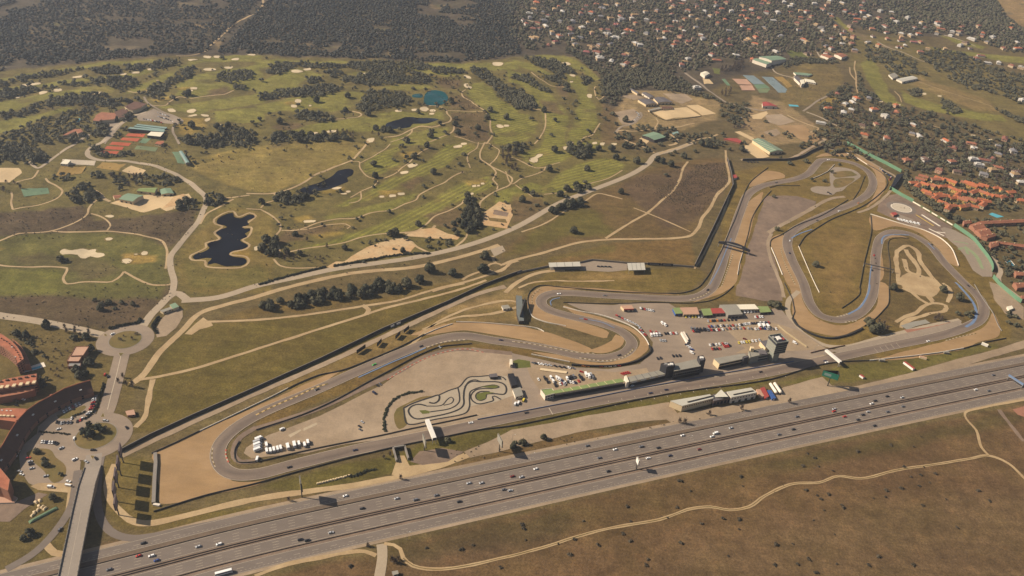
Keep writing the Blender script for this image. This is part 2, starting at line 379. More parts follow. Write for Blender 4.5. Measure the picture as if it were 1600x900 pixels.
# big zones first
paint(p('-200 -200 1900 -200 1900 60 1400 60 1150 120 1000 190 940 170 935 110 880 86 800 90 700 98 560 92 400 86 260 86 130 98 -200 140'), WOOD, soft=20)
paint(p('-200 130 130 100 260 87 400 86 560 93 700 99 800 90 900 88 940 130 945 180 960 240 1020 250 880 320 780 370 640 405 440 440 290 470 270 440 -200 520'), ROUGH, soft=10)
paint(p('1130 250 1320 215 1600 350 1700 340 1700 120 1500 60 1320 40 1180 140 960 180 960 240 1020 240'), (100, 86, 58), soft=12)
paint(p('1330 110 1420 150 1600 230 1700 260 1700 130 1600 120 1480 80 1400 60 1330 50'), (112, 98, 58), soft=20)
paint(p('-100 480 280 455 300 470 215 600 190 700 150 760 90 900 -100 900'), (104, 89, 52), soft=8)
paint(p('-200 970 400 906 600 860 800 806 1200 715 1600 632 1900 575 2200 600 2200 1400 -400 1400'), FIELD, soft=6, rag=3)
paint(p('560 872 800 812 1200 722 1600 640 1600 660 1200 745 830 845 640 880'), (88, 76, 46), .75, soft=10)
paint(p('900 780 1160 725 1280 760 1180 790 1000 830 880 850'), (104, 82, 54), .7, soft=22)
paint(p('1060 860 1400 780 1700 760 1700 950 1000 950'), (108, 88, 62), .6, soft=40, rag=20)
paint(p('620 860 900 810 850 860 640 895'), (84, 68, 50), .5, soft=20, rag=12)
# scrub on the left and the olive lower-left golf hole
paint(p('-100 330 60 330 130 320 150 345 250 335 310 325 300 360 262 390 240 372 150 358 0 380 -100 390'), SCRUB, soft=8)
paint(p('-100 460 120 455 260 440 270 462 235 490 190 520 100 508 -100 470'), (92, 76, 55), soft=8)
paint(t(0, 1, '-100 600 150 560 350 555 650 550 850 575 980 600 1040 660 1030 760 1060 850 1000 960 600 960 200 950 -100 960'), (98, 92, 50), soft=8)
paint(t(0, 1, '0 640 200 600 600 570 900 600 1000 680 900 760 700 780 500 700 100 700'), (106, 100, 52), .7, soft=14, rag=14)
paint(t(0, 1, '100 690 700 720 760 790 560 850 430 780 100 740'), (96, 82, 56), .6, soft=10, rag=14)
paint(t(0, 1, '-50 790 380 790 400 880 330 940 -50 940'), (108, 104, 48), .8, soft=8)
paint(t(0, 1, '760 690 860 680 970 700 960 740 860 750 770 730'), (150, 122, 66), .9, soft=5, rag=5)
paint(t(0, 1, '1270 520 1360 420 1450 400 1700 430 1700 940 1180 940 1120 800 1110 700 1180 600'), (122, 104, 58), soft=8)
paint(t(0, 1, '1130 700 1250 760 1400 800 1600 760 1700 800 1650 900 1200 900'), (104, 96, 50), .7, soft=10)
paint(t(0, 1, '1430 690 1480 660 1560 650 1560 720 1500 720'), (150, 122, 62), .9, soft=4, rag=3)
# fairways
FW = [t(0,0,'0 490 100 470 300 445 500 415 700 385 900 375 1070 372 1060 395 900 400 760 405 600 415 400 445 250 475 120 485 0 510'),
 t(0,0,'-60 560 150 535 300 520 420 495 560 485 700 470 850 450 930 430 960 445 900 470 800 485 650 490 500 510 400 520 260 545 130 560 -60 580'),
 t(0,0,'-60 650 150 610 320 575 500 550 650 540 720 555 700 580 560 590 420 600 280 625 150 670 30 700 -60 730'),
 t(0,0,'-60 770 100 740 230 720 330 690 420 670 500 665 440 690 330 720 250 750 130 800 -60 850'),
 t(0,0,'760 590 850 545 950 500 1080 440 1180 380 1300 360 1450 345 1640 350 1640 385 1450 385 1300 385 1200 410 1130 440 1060 490 960 540 850 580'),
 t(0,0,'1100 530 1180 500 1220 470 1300 450 1400 430 1600 405 1640 480 1600 560 1450 560 1300 580 1240 620 1100 600'),
 t(0,0,'990 670 1100 650 1300 630 1500 600 1650 580 1650 640 1500 670 1300 690 1250 720 1100 690'),
 t(0,0,'1340 700 1500 680 1650 670 1650 760 1500 770 1350 760'),
 t(1,0,'0 380 150 370 350 380 560 385 560 400 400 395 250 385 150 400 60 420 0 430'),
 t(1,0,'0 520 120 470 200 440 330 430 420 470 400 490 300 500 250 540 330 560 100 590 0 590'),
 t(1,0,'0 660 150 620 330 600 480 580 560 570 660 575 690 610 620 660 500 700 350 700 200 690 100 700 0 730'),
 t(1,0,'330 780 500 755 700 720 860 695 1000 705 1150 700 1180 740 1100 780 980 800 840 810 650 820 450 830 300 850 100 870 130 830'),
 t(1,0,'770 545 900 530 1060 530 1100 545 1000 565 850 560'),
 t(1,0,'1320 600 1350 520 1420 510 1480 560 1540 630 1640 680 1640 900 1490 900 1460 780 1440 700 1380 660'),
 t(1,0,'1040 390 1150 395 1300 400 1500 390 1640 385 1640 430 1480 440 1350 430 1200 440 1080 420'),
 t(1,0,'850 870 960 830 1060 810 1190 790 1180 860 1060 910 830 910'),
 t(1,0,'560 460 650 450 800 460 780 480 650 475'), t(1,0,'880 415 960 405 1100 440 1300 465 1200 480 1000 450'),
 t(2,0,'100 350 200 340 330 350 430 390 520 460 545 500 500 500 440 440 380 420 300 390 200 370'),
 t(2,0,'-30 430 100 470 200 560 260 610 330 680 350 800 330 900 180 920 210 780 190 690 130 610 60 540 -30 510'),
 t(2,0,'340 460 420 480 470 540 480 600 530 700 540 780 480 840 400 910 340 910 380 780 400 700 420 620 400 560 350 520'),
 t(2,0,'-30 690 100 720 160 770 140 830 80 890 -30 900'), t(2,0,'0 370 130 400 240 460 250 480 160 450 60 420'),
 t(1,1,'660 130 760 60 880 10 900 40 850 90 900 120 800 190 680 190'),
 t(1,1,'1200 0 1350 0 1380 20 1260 80 1180 140 1080 190 960 240 820 290 700 350 560 390 480 390 640 330 720 290 800 230 900 200 1050 120 1130 60'),
 t(1,1,'420 455 600 410 850 350 1000 310 1000 340 870 410 700 440 560 460 430 480'),
 t(1,1,'300 645 500 595 700 530 900 445 1100 350 1300 240 1450 200 1480 260 1400 310 1200 390 1100 460 1040 520 900 555 700 580 500 630 250 670'),
 t(2,1,'200 270 300 180 420 120 560 90 640 90 700 130 660 190 540 240 420 280 330 300 200 310 60 290 100 240'),
 t(2,1,'60 60 130 30 280 0 560 -20 560 40 400 60 330 100 260 130 150 140 70 100'),
 t(2,1,'-100 300 0 270 120 240 180 290 60 350 -100 380'),
 t(3,0,'580 390 640 370 690 420 720 500 780 600 840 660 760 660 690 610 620 500'), t(3,0,'405 105 440 110 500 170 590 240 560 240 480 180 420 130'),
 t(3,0,'820 560 900 600 1100 660 1300 720 1420 740 1400 760 1200 730 1000 690 860 640'), t(3,0,'1060 215 1200 250 1360 290 1340 310 1180 270'),
 t(3,0,'1190 670 1300 700 1460 720 1500 760 1300 740'), t(3,0,'1000 290 1200 320 1500 350 1640 360 1640 400 1400 370 1100 330')]
ang = [None] * len(FW)
for i, a in ((13, .9), (19, 1.2), (20, 1.25), (23, .7), (24, .55), (26, .55), (27, .9), (28, 1.0), (21, .8)): ang[i] = a
for q, a in zip(FW, ang): paint(q, FAIR, .95, soft=5, rag=7, stripe=a)
for q in (t(0,0,'1100 745 1150 735 1290 740 1290 800 1200 840 1110 840'), t(0,0,'940 625 1050 605 1060 620 980 640'), t(0,0,'1100 545 1180 540 1240 560 1110 565'), t(1,0,'300 680 380 672 385 688 310 695'),
          t(1,0,'170 640 250 630 260 650 190 655'), t(1,1,'410 290 520 270 560 270 540 300 420 310'), t(1,1,'230 460 330 440 360 470 250 490'), t(1,1,'1310 230 1420 215 1440 240 1330 260'), t(1,1,'760 290 900 290 930 320 780 330'), t(1,1,'900 60 1000 40 1030 50 940 100'),
          t(1,1,'340 560 500 540 560 560 400 590'), t(3,0,'300 640 400 600 470 640 380 660'), t(0,1,'0 640 40 650 0 665'), t(2,0,'250 380 320 390 300 400')):
    paint(q, (146, 122, 62), .85, soft=5, rag=5)
for q in (t(1,0,'1210 700 1430 700 1460 770 1460 880 1380 890 1240 850 1210 790'), t(1,1,'170 540 300 520 560 510 590 520 520 545 300 570 200 610 150 600'), t(1,1,'130 590 200 570 320 580 340 600 160 630'), t(1,0,'100 790 180 760 290 780 250 810 150 810'),
          t(1,0,'1140 490 1300 500 1250 560 1110 520'), t(1,0,'1200 600 1320 590 1400 680 1220 690'), t(2,0,'170 620 290 640 330 720 200 700'), t(2,0,'280 520 340 540 370 620 300 600'), t(0,0,'1290 560 1440 540 1420 590 1320 600'), t(2,1,'0 330 180 330 220 400 120 470 0 500'),
          t(1,1,'1040 440 1200 400 1280 420 1250 530 1120 500'), t(1,1,'900 250 1040 200 1060 240 940 290')):
    paint(q, (104, 85, 60), .85, soft=8, rag=10)
paint(p('295 248 345 238 400 228 500 222 560 222 575 225 560 243 520 262 480 283 430 300 400 300 360 290 325 278 300 262'), (134, 116, 64), soft=6, rag=3)
paint(p('300 262 420 240 540 224 560 228 470 270 420 290'), (124, 108, 62), .6, soft=20, rag=20)
paint(t(0,1,'1220 190 1270 190 1400 240 1330 230 1250 210'), (96, 86, 54), .7)
# circuit fields
paint(p('205 680 230 640 240 605 215 595 300 500 330 506 400 499 570 483 640 469 745 438 800 426 815 430 700 480 560 541 400 613 250 674'), OLIVE, soft=4, rag=4)
paint(p('330 500 440 470 600 462 740 432 640 466 480 488 360 500'), (112, 92, 52), .9, soft=5)
paint(p('780 405 870 385 960 375 1080 371 1142 270 1130 246 1080 250 1020 262 940 300 900 320 850 345 790 385'), (106, 86, 54), soft=5)
paint(p('790 402 830 385 880 372 960 368 935 330 905 320 860 345 800 385'), (100, 90, 46), .9, soft=14, rag=14)
paint(t(2,1,'780 200 1000 160 1330 110 1360 240 1280 330 1180 430 1060 530 960 520 880 430 760 360 700 260'), (98, 79, 60), .9, soft=14, rag=14)
paint(p('800 434 860 402 960 380 1080 374 1086 415 1000 409 925 404 860 414'), (116, 92, 54), soft=5, rag=6)
paint(p('800 430 860 402 960 382 960 394 880 404 820 426'), (102, 90, 48), .8, soft=8)
paint(p('820 445 860 425 1000 420 1090 420 1105 428 1080 453 1000 456 850 447'), (112, 94, 50), soft=5)
paint(p('860 430 960 424 1030 430 940 440'), (136, 110, 68), .6, soft=10, rag=12)
paint(p('410 600 560 545 700 490 800 460 830 500 720 505 560 575 450 610'), (126, 104, 62), soft=4)
paint(p('700 480 790 450 815 455 810 500 720 500'), (150, 124, 82), .8, soft=10, rag=12)
paint(p('700 488 800 478 806 500 720 498'), (108, 92, 54), .8, soft=6)
paint(p('400 648 560 584 690 534 800 541 900 562 890 566 800 552 690 545 570 600 400 670'), (112, 90, 50), soft=4)
paint(p('1140 270 1330 225 1400 290 1480 360 1560 440 1580 530 1380 560 1280 540 1225 480 1205 400 1150 470 1110 470'), (116, 96, 52), soft=6)
paint(p('1260 365 1300 345 1345 330 1358 340 1350 410 1315 480 1285 470'), (118, 96, 54), .9, soft=8)
paint(p('1300 400 1340 350 1335 430 1312 470 1296 440'), (136, 110, 66), .6, soft=14, rag=14)
paint(p('1380 375 1420 372 1460 400 1500 450 1520 480 1510 505 1420 515 1370 500 1372 440'), (104, 86, 54), .9, soft=8)
paint(p('1215 600 1300 575 1560 535 1560 545 1400 590 1330 600'), (104, 94, 48), soft=4)
paint(p('400 760 640 700 800 664 1000 625 1200 592 1210 600 1050 628 860 672 700 712 600 748 470 770'), (98, 88, 44), soft=5)
paint(p('370 800 470 775 620 755 740 715 830 690 1000 662 1200 625 1210 632 800 715 400 797'), (112, 90, 58), soft=5)
paint(p('160 720 235 710 240 790 310 800 400 790 400 806 240 832 180 825 160 790'), (108, 92, 50), soft=5)
paint(p('150 850 240 845 400 806 400 815 180 872'), (110, 88, 60), soft=4)
# equestrian centre, houses and the hill
paint(t(2,0,'640 680 760 560 1000 560 1300 640 1290 740 1060 820 640 800'), (150, 126, 88), .8, soft=8)
paint(t(2,0,'560 640 680 690 650 790 900 900 560 900'), (108, 88, 60), .8)
paint(t(3,0,'-100 600 100 640 300 780 320 880 100 900 -200 900'), (158, 132, 96), .7, soft=8)
paint(t(3,0,'200 400 420 400 470 500 300 660 100 660 60 560'), (120, 102, 62), .8, soft=8)
paint(t(3,0,'940 470 1040 520 1200 560 1360 620 1460 700 1300 690 1100 610 900 530'), (134, 112, 70), .9, soft=12)
paint(t(3,0,'1390 -30 1640 -30 1640 200 1560 150 1460 80'), (140, 115, 78), .95, soft=15)
for q in (t(0,0,'1420 40 1560 10 1520 60 1430 80'), t(0,0,'1200 150 1420 140 1400 170 1240 170'), t(0,0,'1340 260 1400 250 1390 300 1340 310'), t(0,0,'380 270 430 275 400 300'), t(1,0,'1150 30 1210 40 1200 60'), t(1,0,'130 290 210 290 200 310'), t(1,0,'800 300 900 340 840 350')):
    paint(q, (140, 118, 84), .8, soft=10, rag=12)
for _ in range(170):
    q = RNG.uniform([-100, -20], [1650, 110]); w0 = g1(*q); r = RNG.uniform(8, 26); a = RNG.uniform(0, 6.28, 7); a.sort()
    if q[1] < 85 - (q[0] > 800) * 0: paint(np.column_stack([w0[0] + r * np.cos(a) * 1.4, w0[1] + r * np.sin(a)]), random.choice([(112, 98, 76), (126, 106, 78), (100, 92, 62)]), .7, world=True, soft=8, rag=12)
GOLF = G(p('-60 130 130 104 260 92 400 90 560 96 700 103 800 95 900 94 935 135 945 190 960 240 1010 252 880 315 780 365 640 400 500 425 440 380 420 320 560 222 300 262 250 180 160 160 -60 240'))
for _ in range(230):
    w0 = RNG.uniform(GOLF.min(0), GOLF.max(0)); r = RNG.uniform(5, 17); an = np.sort(RNG.uniform(0, 6.28, 8))
    if inside(GOLF, w0[None])[0]: paint(np.column_stack([w0[0] + r * np.cos(an) * 1.6, w0[1] + r * np.sin(an)]), random.choice([(92, 78, 52), (98, 84, 54), (132, 112, 64), (88, 80, 46)]), .55, world=True, soft=9, rag=12)
# the sheet itself
Zg = hgt(XY[:, 0], XY[:, 1])
nx, ny = len(gx), len(gy); ii = (np.arange(ny - 1)[:, None] * nx + np.arange(nx - 1)[None]).ravel()
me = mesh_np('ground', np.column_stack([XY, Zg]), np.column_stack([ii, ii + 1, ii + nx + 1, ii + nx]), [], smooth=True)
at = me.attributes.new('cover', 'FLOAT_COLOR', 'POINT'); at.data.foreach_set('color', np.column_stack([COVER * ALB, np.ones(nV)]).astype(np.float32).ravel())
for nm, arr in (('mown', STRIPE), ('mow_angle', STRIPE_A)):
    a2 = me.attributes.new(nm, 'FLOAT', 'POINT'); a2.data.foreach_set('value', arr.astype(np.float32))
s = NT('land'); a = s.n('ShaderNodeAttribute'); a.attribute_name = 'cover'
c = s.vary(a.outputs['Color'], ((.006, .10), (.03, .20), (.11, .22), (.45, .28), (1.3, .28)))
gr = s.ramp(s.noise(.018, 5), .42, .64); c = s.mix(s.mix(1, gr, (.5, .5, .5, 1), 'MULTIPLY'), c, s.mix(1, c, (.92, 1.0, .82, 1), 'MULTIPLY'))
br = s.ramp(s.noise(.06, 6, .7), .55, .72); c = s.mix(s.mix(1, br, (.55, .55, .55, 1), 'MULTIPLY'), c, s.mix(1, c, (1.25, 1.10, 1.0, 1), 'MULTIPLY'))
dk = s.ramp(s.noise(.25, 5, .75), .60, .70); c = s.mix(s.mix(1, dk, (.5, .5, .5, 1), 'MULTIPLY'), c, s.mix(1, c, (.62, .62, .60, 1), 'MULTIPLY'))
c = s.vary(c, ((.05, .10, ((.05, 1, 1), -.36)), (.12, .10, ((.03, 1, 1), -.30))))                     # faint tilled streaks
# mown bands
ma = s.n('ShaderNodeAttribute'); ma.attribute_name = 'mown'; mg = s.n('ShaderNodeAttribute'); mg.attribute_name = 'mow_angle'
vr = s.n('ShaderNodeVectorRotate', rotation_type='Z_AXIS'); s.l(s.n('ShaderNodeNewGeometry').outputs['Position'], vr.inputs['Vector']); s.l(mg.outputs['Fac'], vr.inputs['Angle'])
sx = s.n('ShaderNodeSeparateXYZ'); s.l(vr.outputs[0], sx.inputs[0]); sn = s.n('ShaderNodeMath', operation='SINE'); ml = s.n('ShaderNodeMath', operation='MULTIPLY'); ml.inputs[1].default_value = .7
s.l(sx.outputs['X'], ml.inputs[0]); s.l(ml.outputs[0], sn.inputs[0]); st = s.ramp(sn.outputs[0], 0, .5, (.84, .85, .88, 1), (1.16, 1.17, 1.04, 1)); c = s.mix(ma.outputs['Fac'], c, s.mix(1, c, st, 'MULTIPLY'))
s.base(c); s.b.inputs['Specular IOR Level'].default_value = .1; s.b.inputs['Roughness'].default_value = 1
bm_ = s.n('ShaderNodeBump'); bm_.inputs['Strength'].default_value = .5; bm_.inputs['Distance'].default_value = .8; s.l(s.noise(.35, 6, .7), bm_.inputs['Height']); s.l(bm_.outputs[0], s.b.inputs['Normal'])
me.materials.append(s.m); obj('ground', me, kind='structure')
# ------------------------------------------------------------------ water, bunkers
sheet('pond', t(0,1,'1360 470 1400 445 1455 432 1462 455 1500 465 1560 440 1585 445 1590 460 1545 480 1555 505 1510 520 1530 530 1560 528 1565 540 1530 560 1545 580 1500 600 1545 630 1550 640 1510 660 1450 670 1430 690 1460 705 1530 715 1540 740 1510 760 1460 762 1410 765 1340 745 1300 755 1300 740 1325 715 1290 712 1220 722 1205 705 1220 690 1270 675 1310 650 1295 630 1320 612 1360 605 1385 590 1350 555 1385 532 1420 520 1400 508 1360 500'), MT['dark_water'], .22, smooth=True, step=4)
strip('pond_bank', t(0,1,'1340 470 1400 432 1455 420 1490 455 1560 430 1600 450 1560 485 1520 518 1570 520 1570 545 1550 580 1515 600 1560 630 1540 655 1445 680 1440 692 1540 705 1552 742 1510 770 1410 775 1290 765 1280 730 1200 725 1190 700 1290 645 1285 620 1370 595 1340 555 1390 515 1345 500'), 3.0, MT['path'], .13, closed=True)
sheet('pond', t(1,1,'270 290 330 262 400 240 470 205 520 165 580 155 608 165 600 195 570 210 575 235 540 250 480 275 420 290 370 300 360 315 300 310'), MT['dark_water'], .22, smooth=True, step=4)
sheet('pond', t(1,0,'820 770 900 745 925 735 1000 735 1060 738 1140 745 1120 755 1060 772 980 775 960 795 900 805 850 805 815 795'), MT['dark_water'], .22, smooth=True, step=4)
sheet('pond', t(1,0,'1065 580 1100 565 1160 570 1190 590 1200 625 1160 655 1100 660 1055 650 1050 620'), MT['teal_water'], .22, smooth=True, step=4)
sheet('pond', t(1,0,'985 590 1030 585 1035 610 980 608'), MT['teal_water'], .22, smooth=True, step=4)
BK = [(t(0,0,'1170 372 1210 368 1240 372 1190 382')), t(0,0,'1270 348 1320 352 1310 365 1275 360'), t(0,0,'1335 350 1370 348 1372 362 1340 362'), t(0,0,'1445 370 1490 362 1490 376 1450 376'), t(0,0,'1545 340 1595 338 1590 348 1550 346'),
 t(0,0,'1270 430 1320 425 1355 432 1340 442 1290 443'), t(0,0,'1400 418 1455 415 1450 428 1410 430'), t(0,0,'1185 548 1230 545 1235 560 1190 556'), t(0,0,'1170 560 1210 560 1205 570 1175 568'), t(0,0,'450 480 515 472 515 482 455 488'), t(0,0,'750 460 790 458 785 468 755 470'), t(0,0,'820 452 870 448 870 458 825 460'),
 t(0,0,'130 530 250 515 255 525 160 540'), t(0,0,'245 575 290 568 295 580 250 592'), t(0,0,'330 560 375 552 390 565 345 575'), t(0,0,'560 580 640 572 640 582 570 590'), t(0,0,'1045 680 1080 678 1100 700 1060 700'), t(0,0,'1170 690 1210 680 1228 690 1215 705 1175 705'), t(0,0,'1175 722 1230 714 1235 724 1185 730'), t(0,0,'1255 714 1300 716 1305 730 1270 728'), t(0,0,'1280 745 1310 735 1310 755 1285 762'), t(0,0,'1360 780 1390 778 1385 788 1362 790'), t(0,0,'90 605 125 600 120 612 95 614'), t(0,0,'920 430 955 426 958 438 925 440'),
 t(1,0,'220 440 260 435 300 445 270 455 225 452'), t(1,0,'295 430 340 424 340 438 300 440'), t(1,0,'1298 525 1325 520 1330 535 1355 545 1345 555 1310 548'), t(1,0,'1480 390 1540 390 1540 408 1485 410'), t(1,0,'1300 470 1340 478 1345 492 1310 490'), t(1,0,'250 620 280 622 280 642 245 640'), t(1,0,'215 655 255 655 255 672 220 672'), t(1,0,'330 655 345 655 345 665 330 665'), t(1,0,'340 828 385 826 385 838 350 840'), t(1,0,'440 818 500 812 500 824 450 830'), t(1,0,'870 688 910 686 910 698 875 700'),
 t(1,0,'970 682 1010 680 1005 692 975 694'), t(1,0,'1025 672 1070 670 1080 685 1060 698 1030 690'), t(1,0,'1085 685 1120 684 1120 698 1090 698'), t(1,0,'1080 705 1115 705 1112 716 1085 716'), t(1,0,'1500 782 1530 778 1550 795 1530 803 1510 798'), t(1,0,'1550 780 1580 780 1580 792 1552 792'), t(1,0,'690 870 740 862 730 890 700 895'), t(1,0,'1040 385 1055 388 1050 398 1038 396'), t(1,0,'670 455 695 455 690 465 670 466'),
 t(2,0,'310 390 345 388 370 402 340 410'), t(2,0,'360 465 395 468 390 480 365 476'), t(2,0,'470 590 495 588 495 612 475 610'), t(2,0,'360 508 385 506 382 516 362 516'), t(2,0,'270 378 300 382 295 392 272 388'), t(2,0,'350 890 385 888 380 900 352 902'), t(2,0,'500 890 530 886 530 900 505 902'),
 t(1,1,'945 130 990 120 1015 130 990 145 955 150'), t(1,1,'900 175 950 168 950 182 910 190'), t(1,1,'470 278 500 268 540 266 530 278 500 285'), t(1,1,'560 292 590 290 590 302 565 305'), t(1,1,'525 308 570 306 565 316 530 315'), t(1,1,'768 325 800 322 805 334 775 336'), t(1,1,'828 318 875 316 875 330 835 334'), t(1,1,'878 308 930 304 930 318 885 320'),
 t(1,1,'1350 258 1375 254 1378 268 1352 270'), t(1,1,'1380 256 1400 254 1400 266 1382 268'), t(1,1,'1402 243 1425 240 1430 252 1405 254'), t(1,1,'1336 306 1360 304 1360 317 1340 320'), t(1,1,'1232 14 1280 5 1290 18 1240 26'), t(1,1,'1280 -6 1320 -8 1320 4 1285 6'), t(1,1,'298 478 340 475 378 474 370 488 300 492'), t(1,1,'-10 640 20 640 20 660 -5 668'),
 t(2,1,'105 95 140 80 165 60 195 62 185 78 165 90 160 115 135 118 110 108'), t(2,1,'318 18 345 14 355 30 330 38'), t(2,1,'550 -8 580 -8 575 10 552 8'), t(2,1,'620 -4 655 -6 655 6 630 8'),
 t(0,1,'360 675 390 655 430 665 480 660 520 652 560 660 600 655 620 680 660 685 665 700 620 715 570 705 540 720 500 715 480 695 430 690 380 695'), t(0,1,'655 590 690 582 710 592 690 606 660 606'), t(0,1,'762 722 800 714 830 728 800 750 770 740'), t(0,1,'835 686 862 682 864 693 840 696'), t(0,1,'878 682 900 668 922 672 920 690 890 696'), t(0,1,'650 450 690 440 720 452 690 462'),
 t(3,0,'780 410 800 415 798 428 782 425'), t(3,0,'965 580 990 582 985 594 968 592'), t(3,0,'800 650 830 652 825 660 802 660'), t(3,0,'690 625 720 632 715 640 695 636'), t(3,0,'1370 866 1400 868 1395 880 1372 878'), t(3,0,'1265 842 1300 845 1310 860 1280 856'), t(3,0,'1060 595 1085 597 1080 606 1062 604')]
for q in BK: sheet('sand_bunker', np.mean(q, 0) + (q - np.mean(q, 0)) * .92, MT['bunker'], .16, smooth=True, step=2.5, rag=1.3); strip('bunker_lip', np.mean(q, 0) + (q - np.mean(q, 0)) * 1.02, 1.5, MT['turf'], .19, closed=True, rag=.5, step=3)
# ------------------------------------------------------------------ golf and field paths
def path(s, w=2.6, m='path', z=.18): strip('footpath', s, w, MT[m], z, rag=.25, step=6)
for s, w in ((t(0,1,'-60 620 0 605 60 580 120 560 300 548 400 520 500 475 545 440 555 400 580 370 620 340 640 325'), 3), (t(0,1,'330 545 500 550 650 545 780 555 900 575 1000 600 1040 650 1045 700 1035 780'), 3), (t(0,1,'570 435 620 450 670 480 690 510 670 540'), 2.6),
 (t(0,1,'-60 745 60 765 200 770 380 770 420 775 410 810 395 840 420 875 500 865 600 862 700 860 760 820 775 798'), 3), (t(0,1,'775 798 850 840 950 880 1050 880 1090 870'), 3), (t(0,1,'80 410 200 390 300 365 370 330 390 295 350 260 300 235 285 215'), 3), (t(0,1,'80 245 150 225 200 215 225 190 240 165'), 3),
 (t(0,1,'80 410 70 370 75 320 70 300'), 2.4), (t(0,1,'1340 335 1450 335 1560 320'), 3), (t(0,1,'1250 500 1300 430 1370 395 1410 370 1460 345'), 3.4),
 (t(1,1,'-60 310 100 310 200 285 300 240 400 180 500 140 580 110 640 60 690 0 700 -20'), 4), (t(1,1,'580 110 640 110 650 150 700 205 760 220 850 195 910 150 960 115 1000 75 1040 45 1100 20'), 2.4), (t(1,1,'650 120 760 60 840 0'), 2.2),
 (t(1,1,'760 230 740 260 650 300 590 335'), 2.2), (t(1,1,'655 300 655 345 620 365 580 370'), 2.2), (t(1,1,'160 540 250 540 380 495 500 470 620 465 720 430 840 415 930 375 1000 350 1020 320 1100 275 1180 240 1220 210 1300 175'), 2.8), (t(1,1,'160 540 300 535 450 505 560 500 590 515 570 530'), 2.4),
 (t(1,1,'30 410 100 450 150 500 150 540 120 580 140 640 150 680'), 2.8), (t(1,1,'-60 405 30 410'), 2.8), (t(1,1,'110 310 140 340 60 370 30 400'), 2.8), (t(1,1,'190 680 300 655 450 635 560 615 650 585 760 565 900 555 1000 545 1060 505 1120 450 1200 420 1290 370 1300 350'), 2.8), (t(1,1,'110 720 150 760 220 775 330 775 430 770'), 2.6),
 (t(1,1,'1430 -10 1400 60 1410 100 1470 140 1500 180 1490 200'), 3), (t(1,1,'1410 100 1470 140 1560 185 1600 215 1580 260 1520 285 1440 330 1400 370 1400 430 1380 500 1330 550 1300 600 1250 640'), 3.2), (t(1,1,'1500 195 1480 220 1510 260 1505 285'), 2.4), (t(1,1,'1340 345 1440 335'), 2.2), (t(1,1,'1420 0 1440 -10 1500 25 1520 40 1500 90 1460 130'), 2.2), (t(1,1,'1390 -10 1380 25 1330 60 1320 90 1340 150'), 2.2),
 (t(1,1,'910 590 960 605 1000 640 1060 670 1100 690'), 4), (t(1,1,'930 560 1000 550 1080 545 1120 510'), 4),
 (t(1,0,'780 860 880 850 960 815 1020 790 1100 795 1180 770 1220 745 1195 710 1190 690 1160 670 1100 660 1040 668'), 3.4), (t(1,0,'1195 690 1300 695 1400 695 1440 700'), 2.6), (t(1,0,'1310 560 1285 580 1300 610 1340 630 1380 660 1430 695 1460 740 1465 800 1475 850 1440 900'), 3), (t(1,0,'1240 770 1230 820 1200 840 1150 860 1080 890'), 3), (t(1,0,'840 890 900 870 970 830 975 810'), 2.4), (t(1,0,'1240 850 1320 875 1380 895 1440 898'), 2.4), (t(1,0,'490 745 560 740 620 735 660 715 600 695'), 2.8), (t(1,0,'0 80 30 50 45 20 40 -10'), 6),
 (t(2,0,'140 900 180 850 205 800 210 750 190 690 120 680 60 670'), 2.6), (t(2,0,'430 890 450 860 500 845 530 800 550 770'), 2.6), (t(2,0,'540 620 520 590 525 540 560 540'), 2.6), (t(2,0,'120 450 170 490 260 540 330 545 360 575'), 2.4), (t(2,0,'540 625 575 600 580 590'), 2.4),
 (t(2,1,'-40 170 0 250 60 215 130 195 200 165 210 145 300 115'), 2.4), (t(2,1,'20 255 70 290 130 330'), 2.2), (t(2,1,'210 145 150 150 80 120 40 100 -20 80'), 2.6), (t(2,1,'690 165 600 215 480 250 330 300 200 315'), 2.4),
 (t(0,0,'960 660 1030 660 1070 630 1120 605 1200 615 1300 600 1400 590 1460 565'), 3), (t(0,0,'1280 325 1310 290 1340 265'), 5), (t(0,0,'1340 265 1400 210 1460 155 1520 120 1600 85'), 6), (t(0,0,'510 660 600 640 700 620'), 3), (t(0,0,'980 500 1000 520 940 560 850 580 800 570'), 4), (t(0,0,'1100 350 1200 345 1290 325'), 3),
 (t(3,0,'560 580 550 520 550 470 540 430 545 380'), 3.4), (t(3,0,'510 420 515 460 545 500'), 3), (t(3,0,'790 570 820 600 835 640'), 2.4), (t(3,0,'700 710 850 730 1000 780 1080 800'), 3), (t(3,0,'940 510 1050 550 1200 600 1330 640 1400 665'), 2.2)):
    path(s, w)
strip('track', t(2,1,'-60 755 0 730 200 680 400 620 560 600 800 593 1000 590 1110 575 1160 530 1190 460 1240 400 1280 320 1340 260 1360 230'), 5, MT['path'], .18, rag=.5)
strip('track', t(2,1,'585 590 680 530 760 480 840 435 940 350 1010 290 1050 220 1070 150 1100 110'), 4, MT['path'], .19, rag=.5)
strip('track', t(2,1,'760 400 840 430 960 480 1050 520 1115 550'), 3, MT['path'], .20, rag=.4)
strip('track', t(2,1,'60 550 200 500 330 420 450 360 540 310 600 320 690 345'), 3, MT['path'], .18, rag=.4)
strip('track', t(2,1,'1360 230 1355 180 1340 110 1335 40'), 4, MT['path'], .19, rag=.4)
strip('track', p('215 594 250 588 300 577 400 546 500 514 570 492 600 482 650 470 720 452 760 438'), 4.2, MT['path'], .18, rag=.4)
strip('track', p('322 503 400 500 470 493 570 478 620 470 680 452 740 437 790 418 800 408'), 4.2, MT['path'], .19, rag=.4)
strip('track', p('566 477 576 484 572 492'), 6, MT['path'], .20)
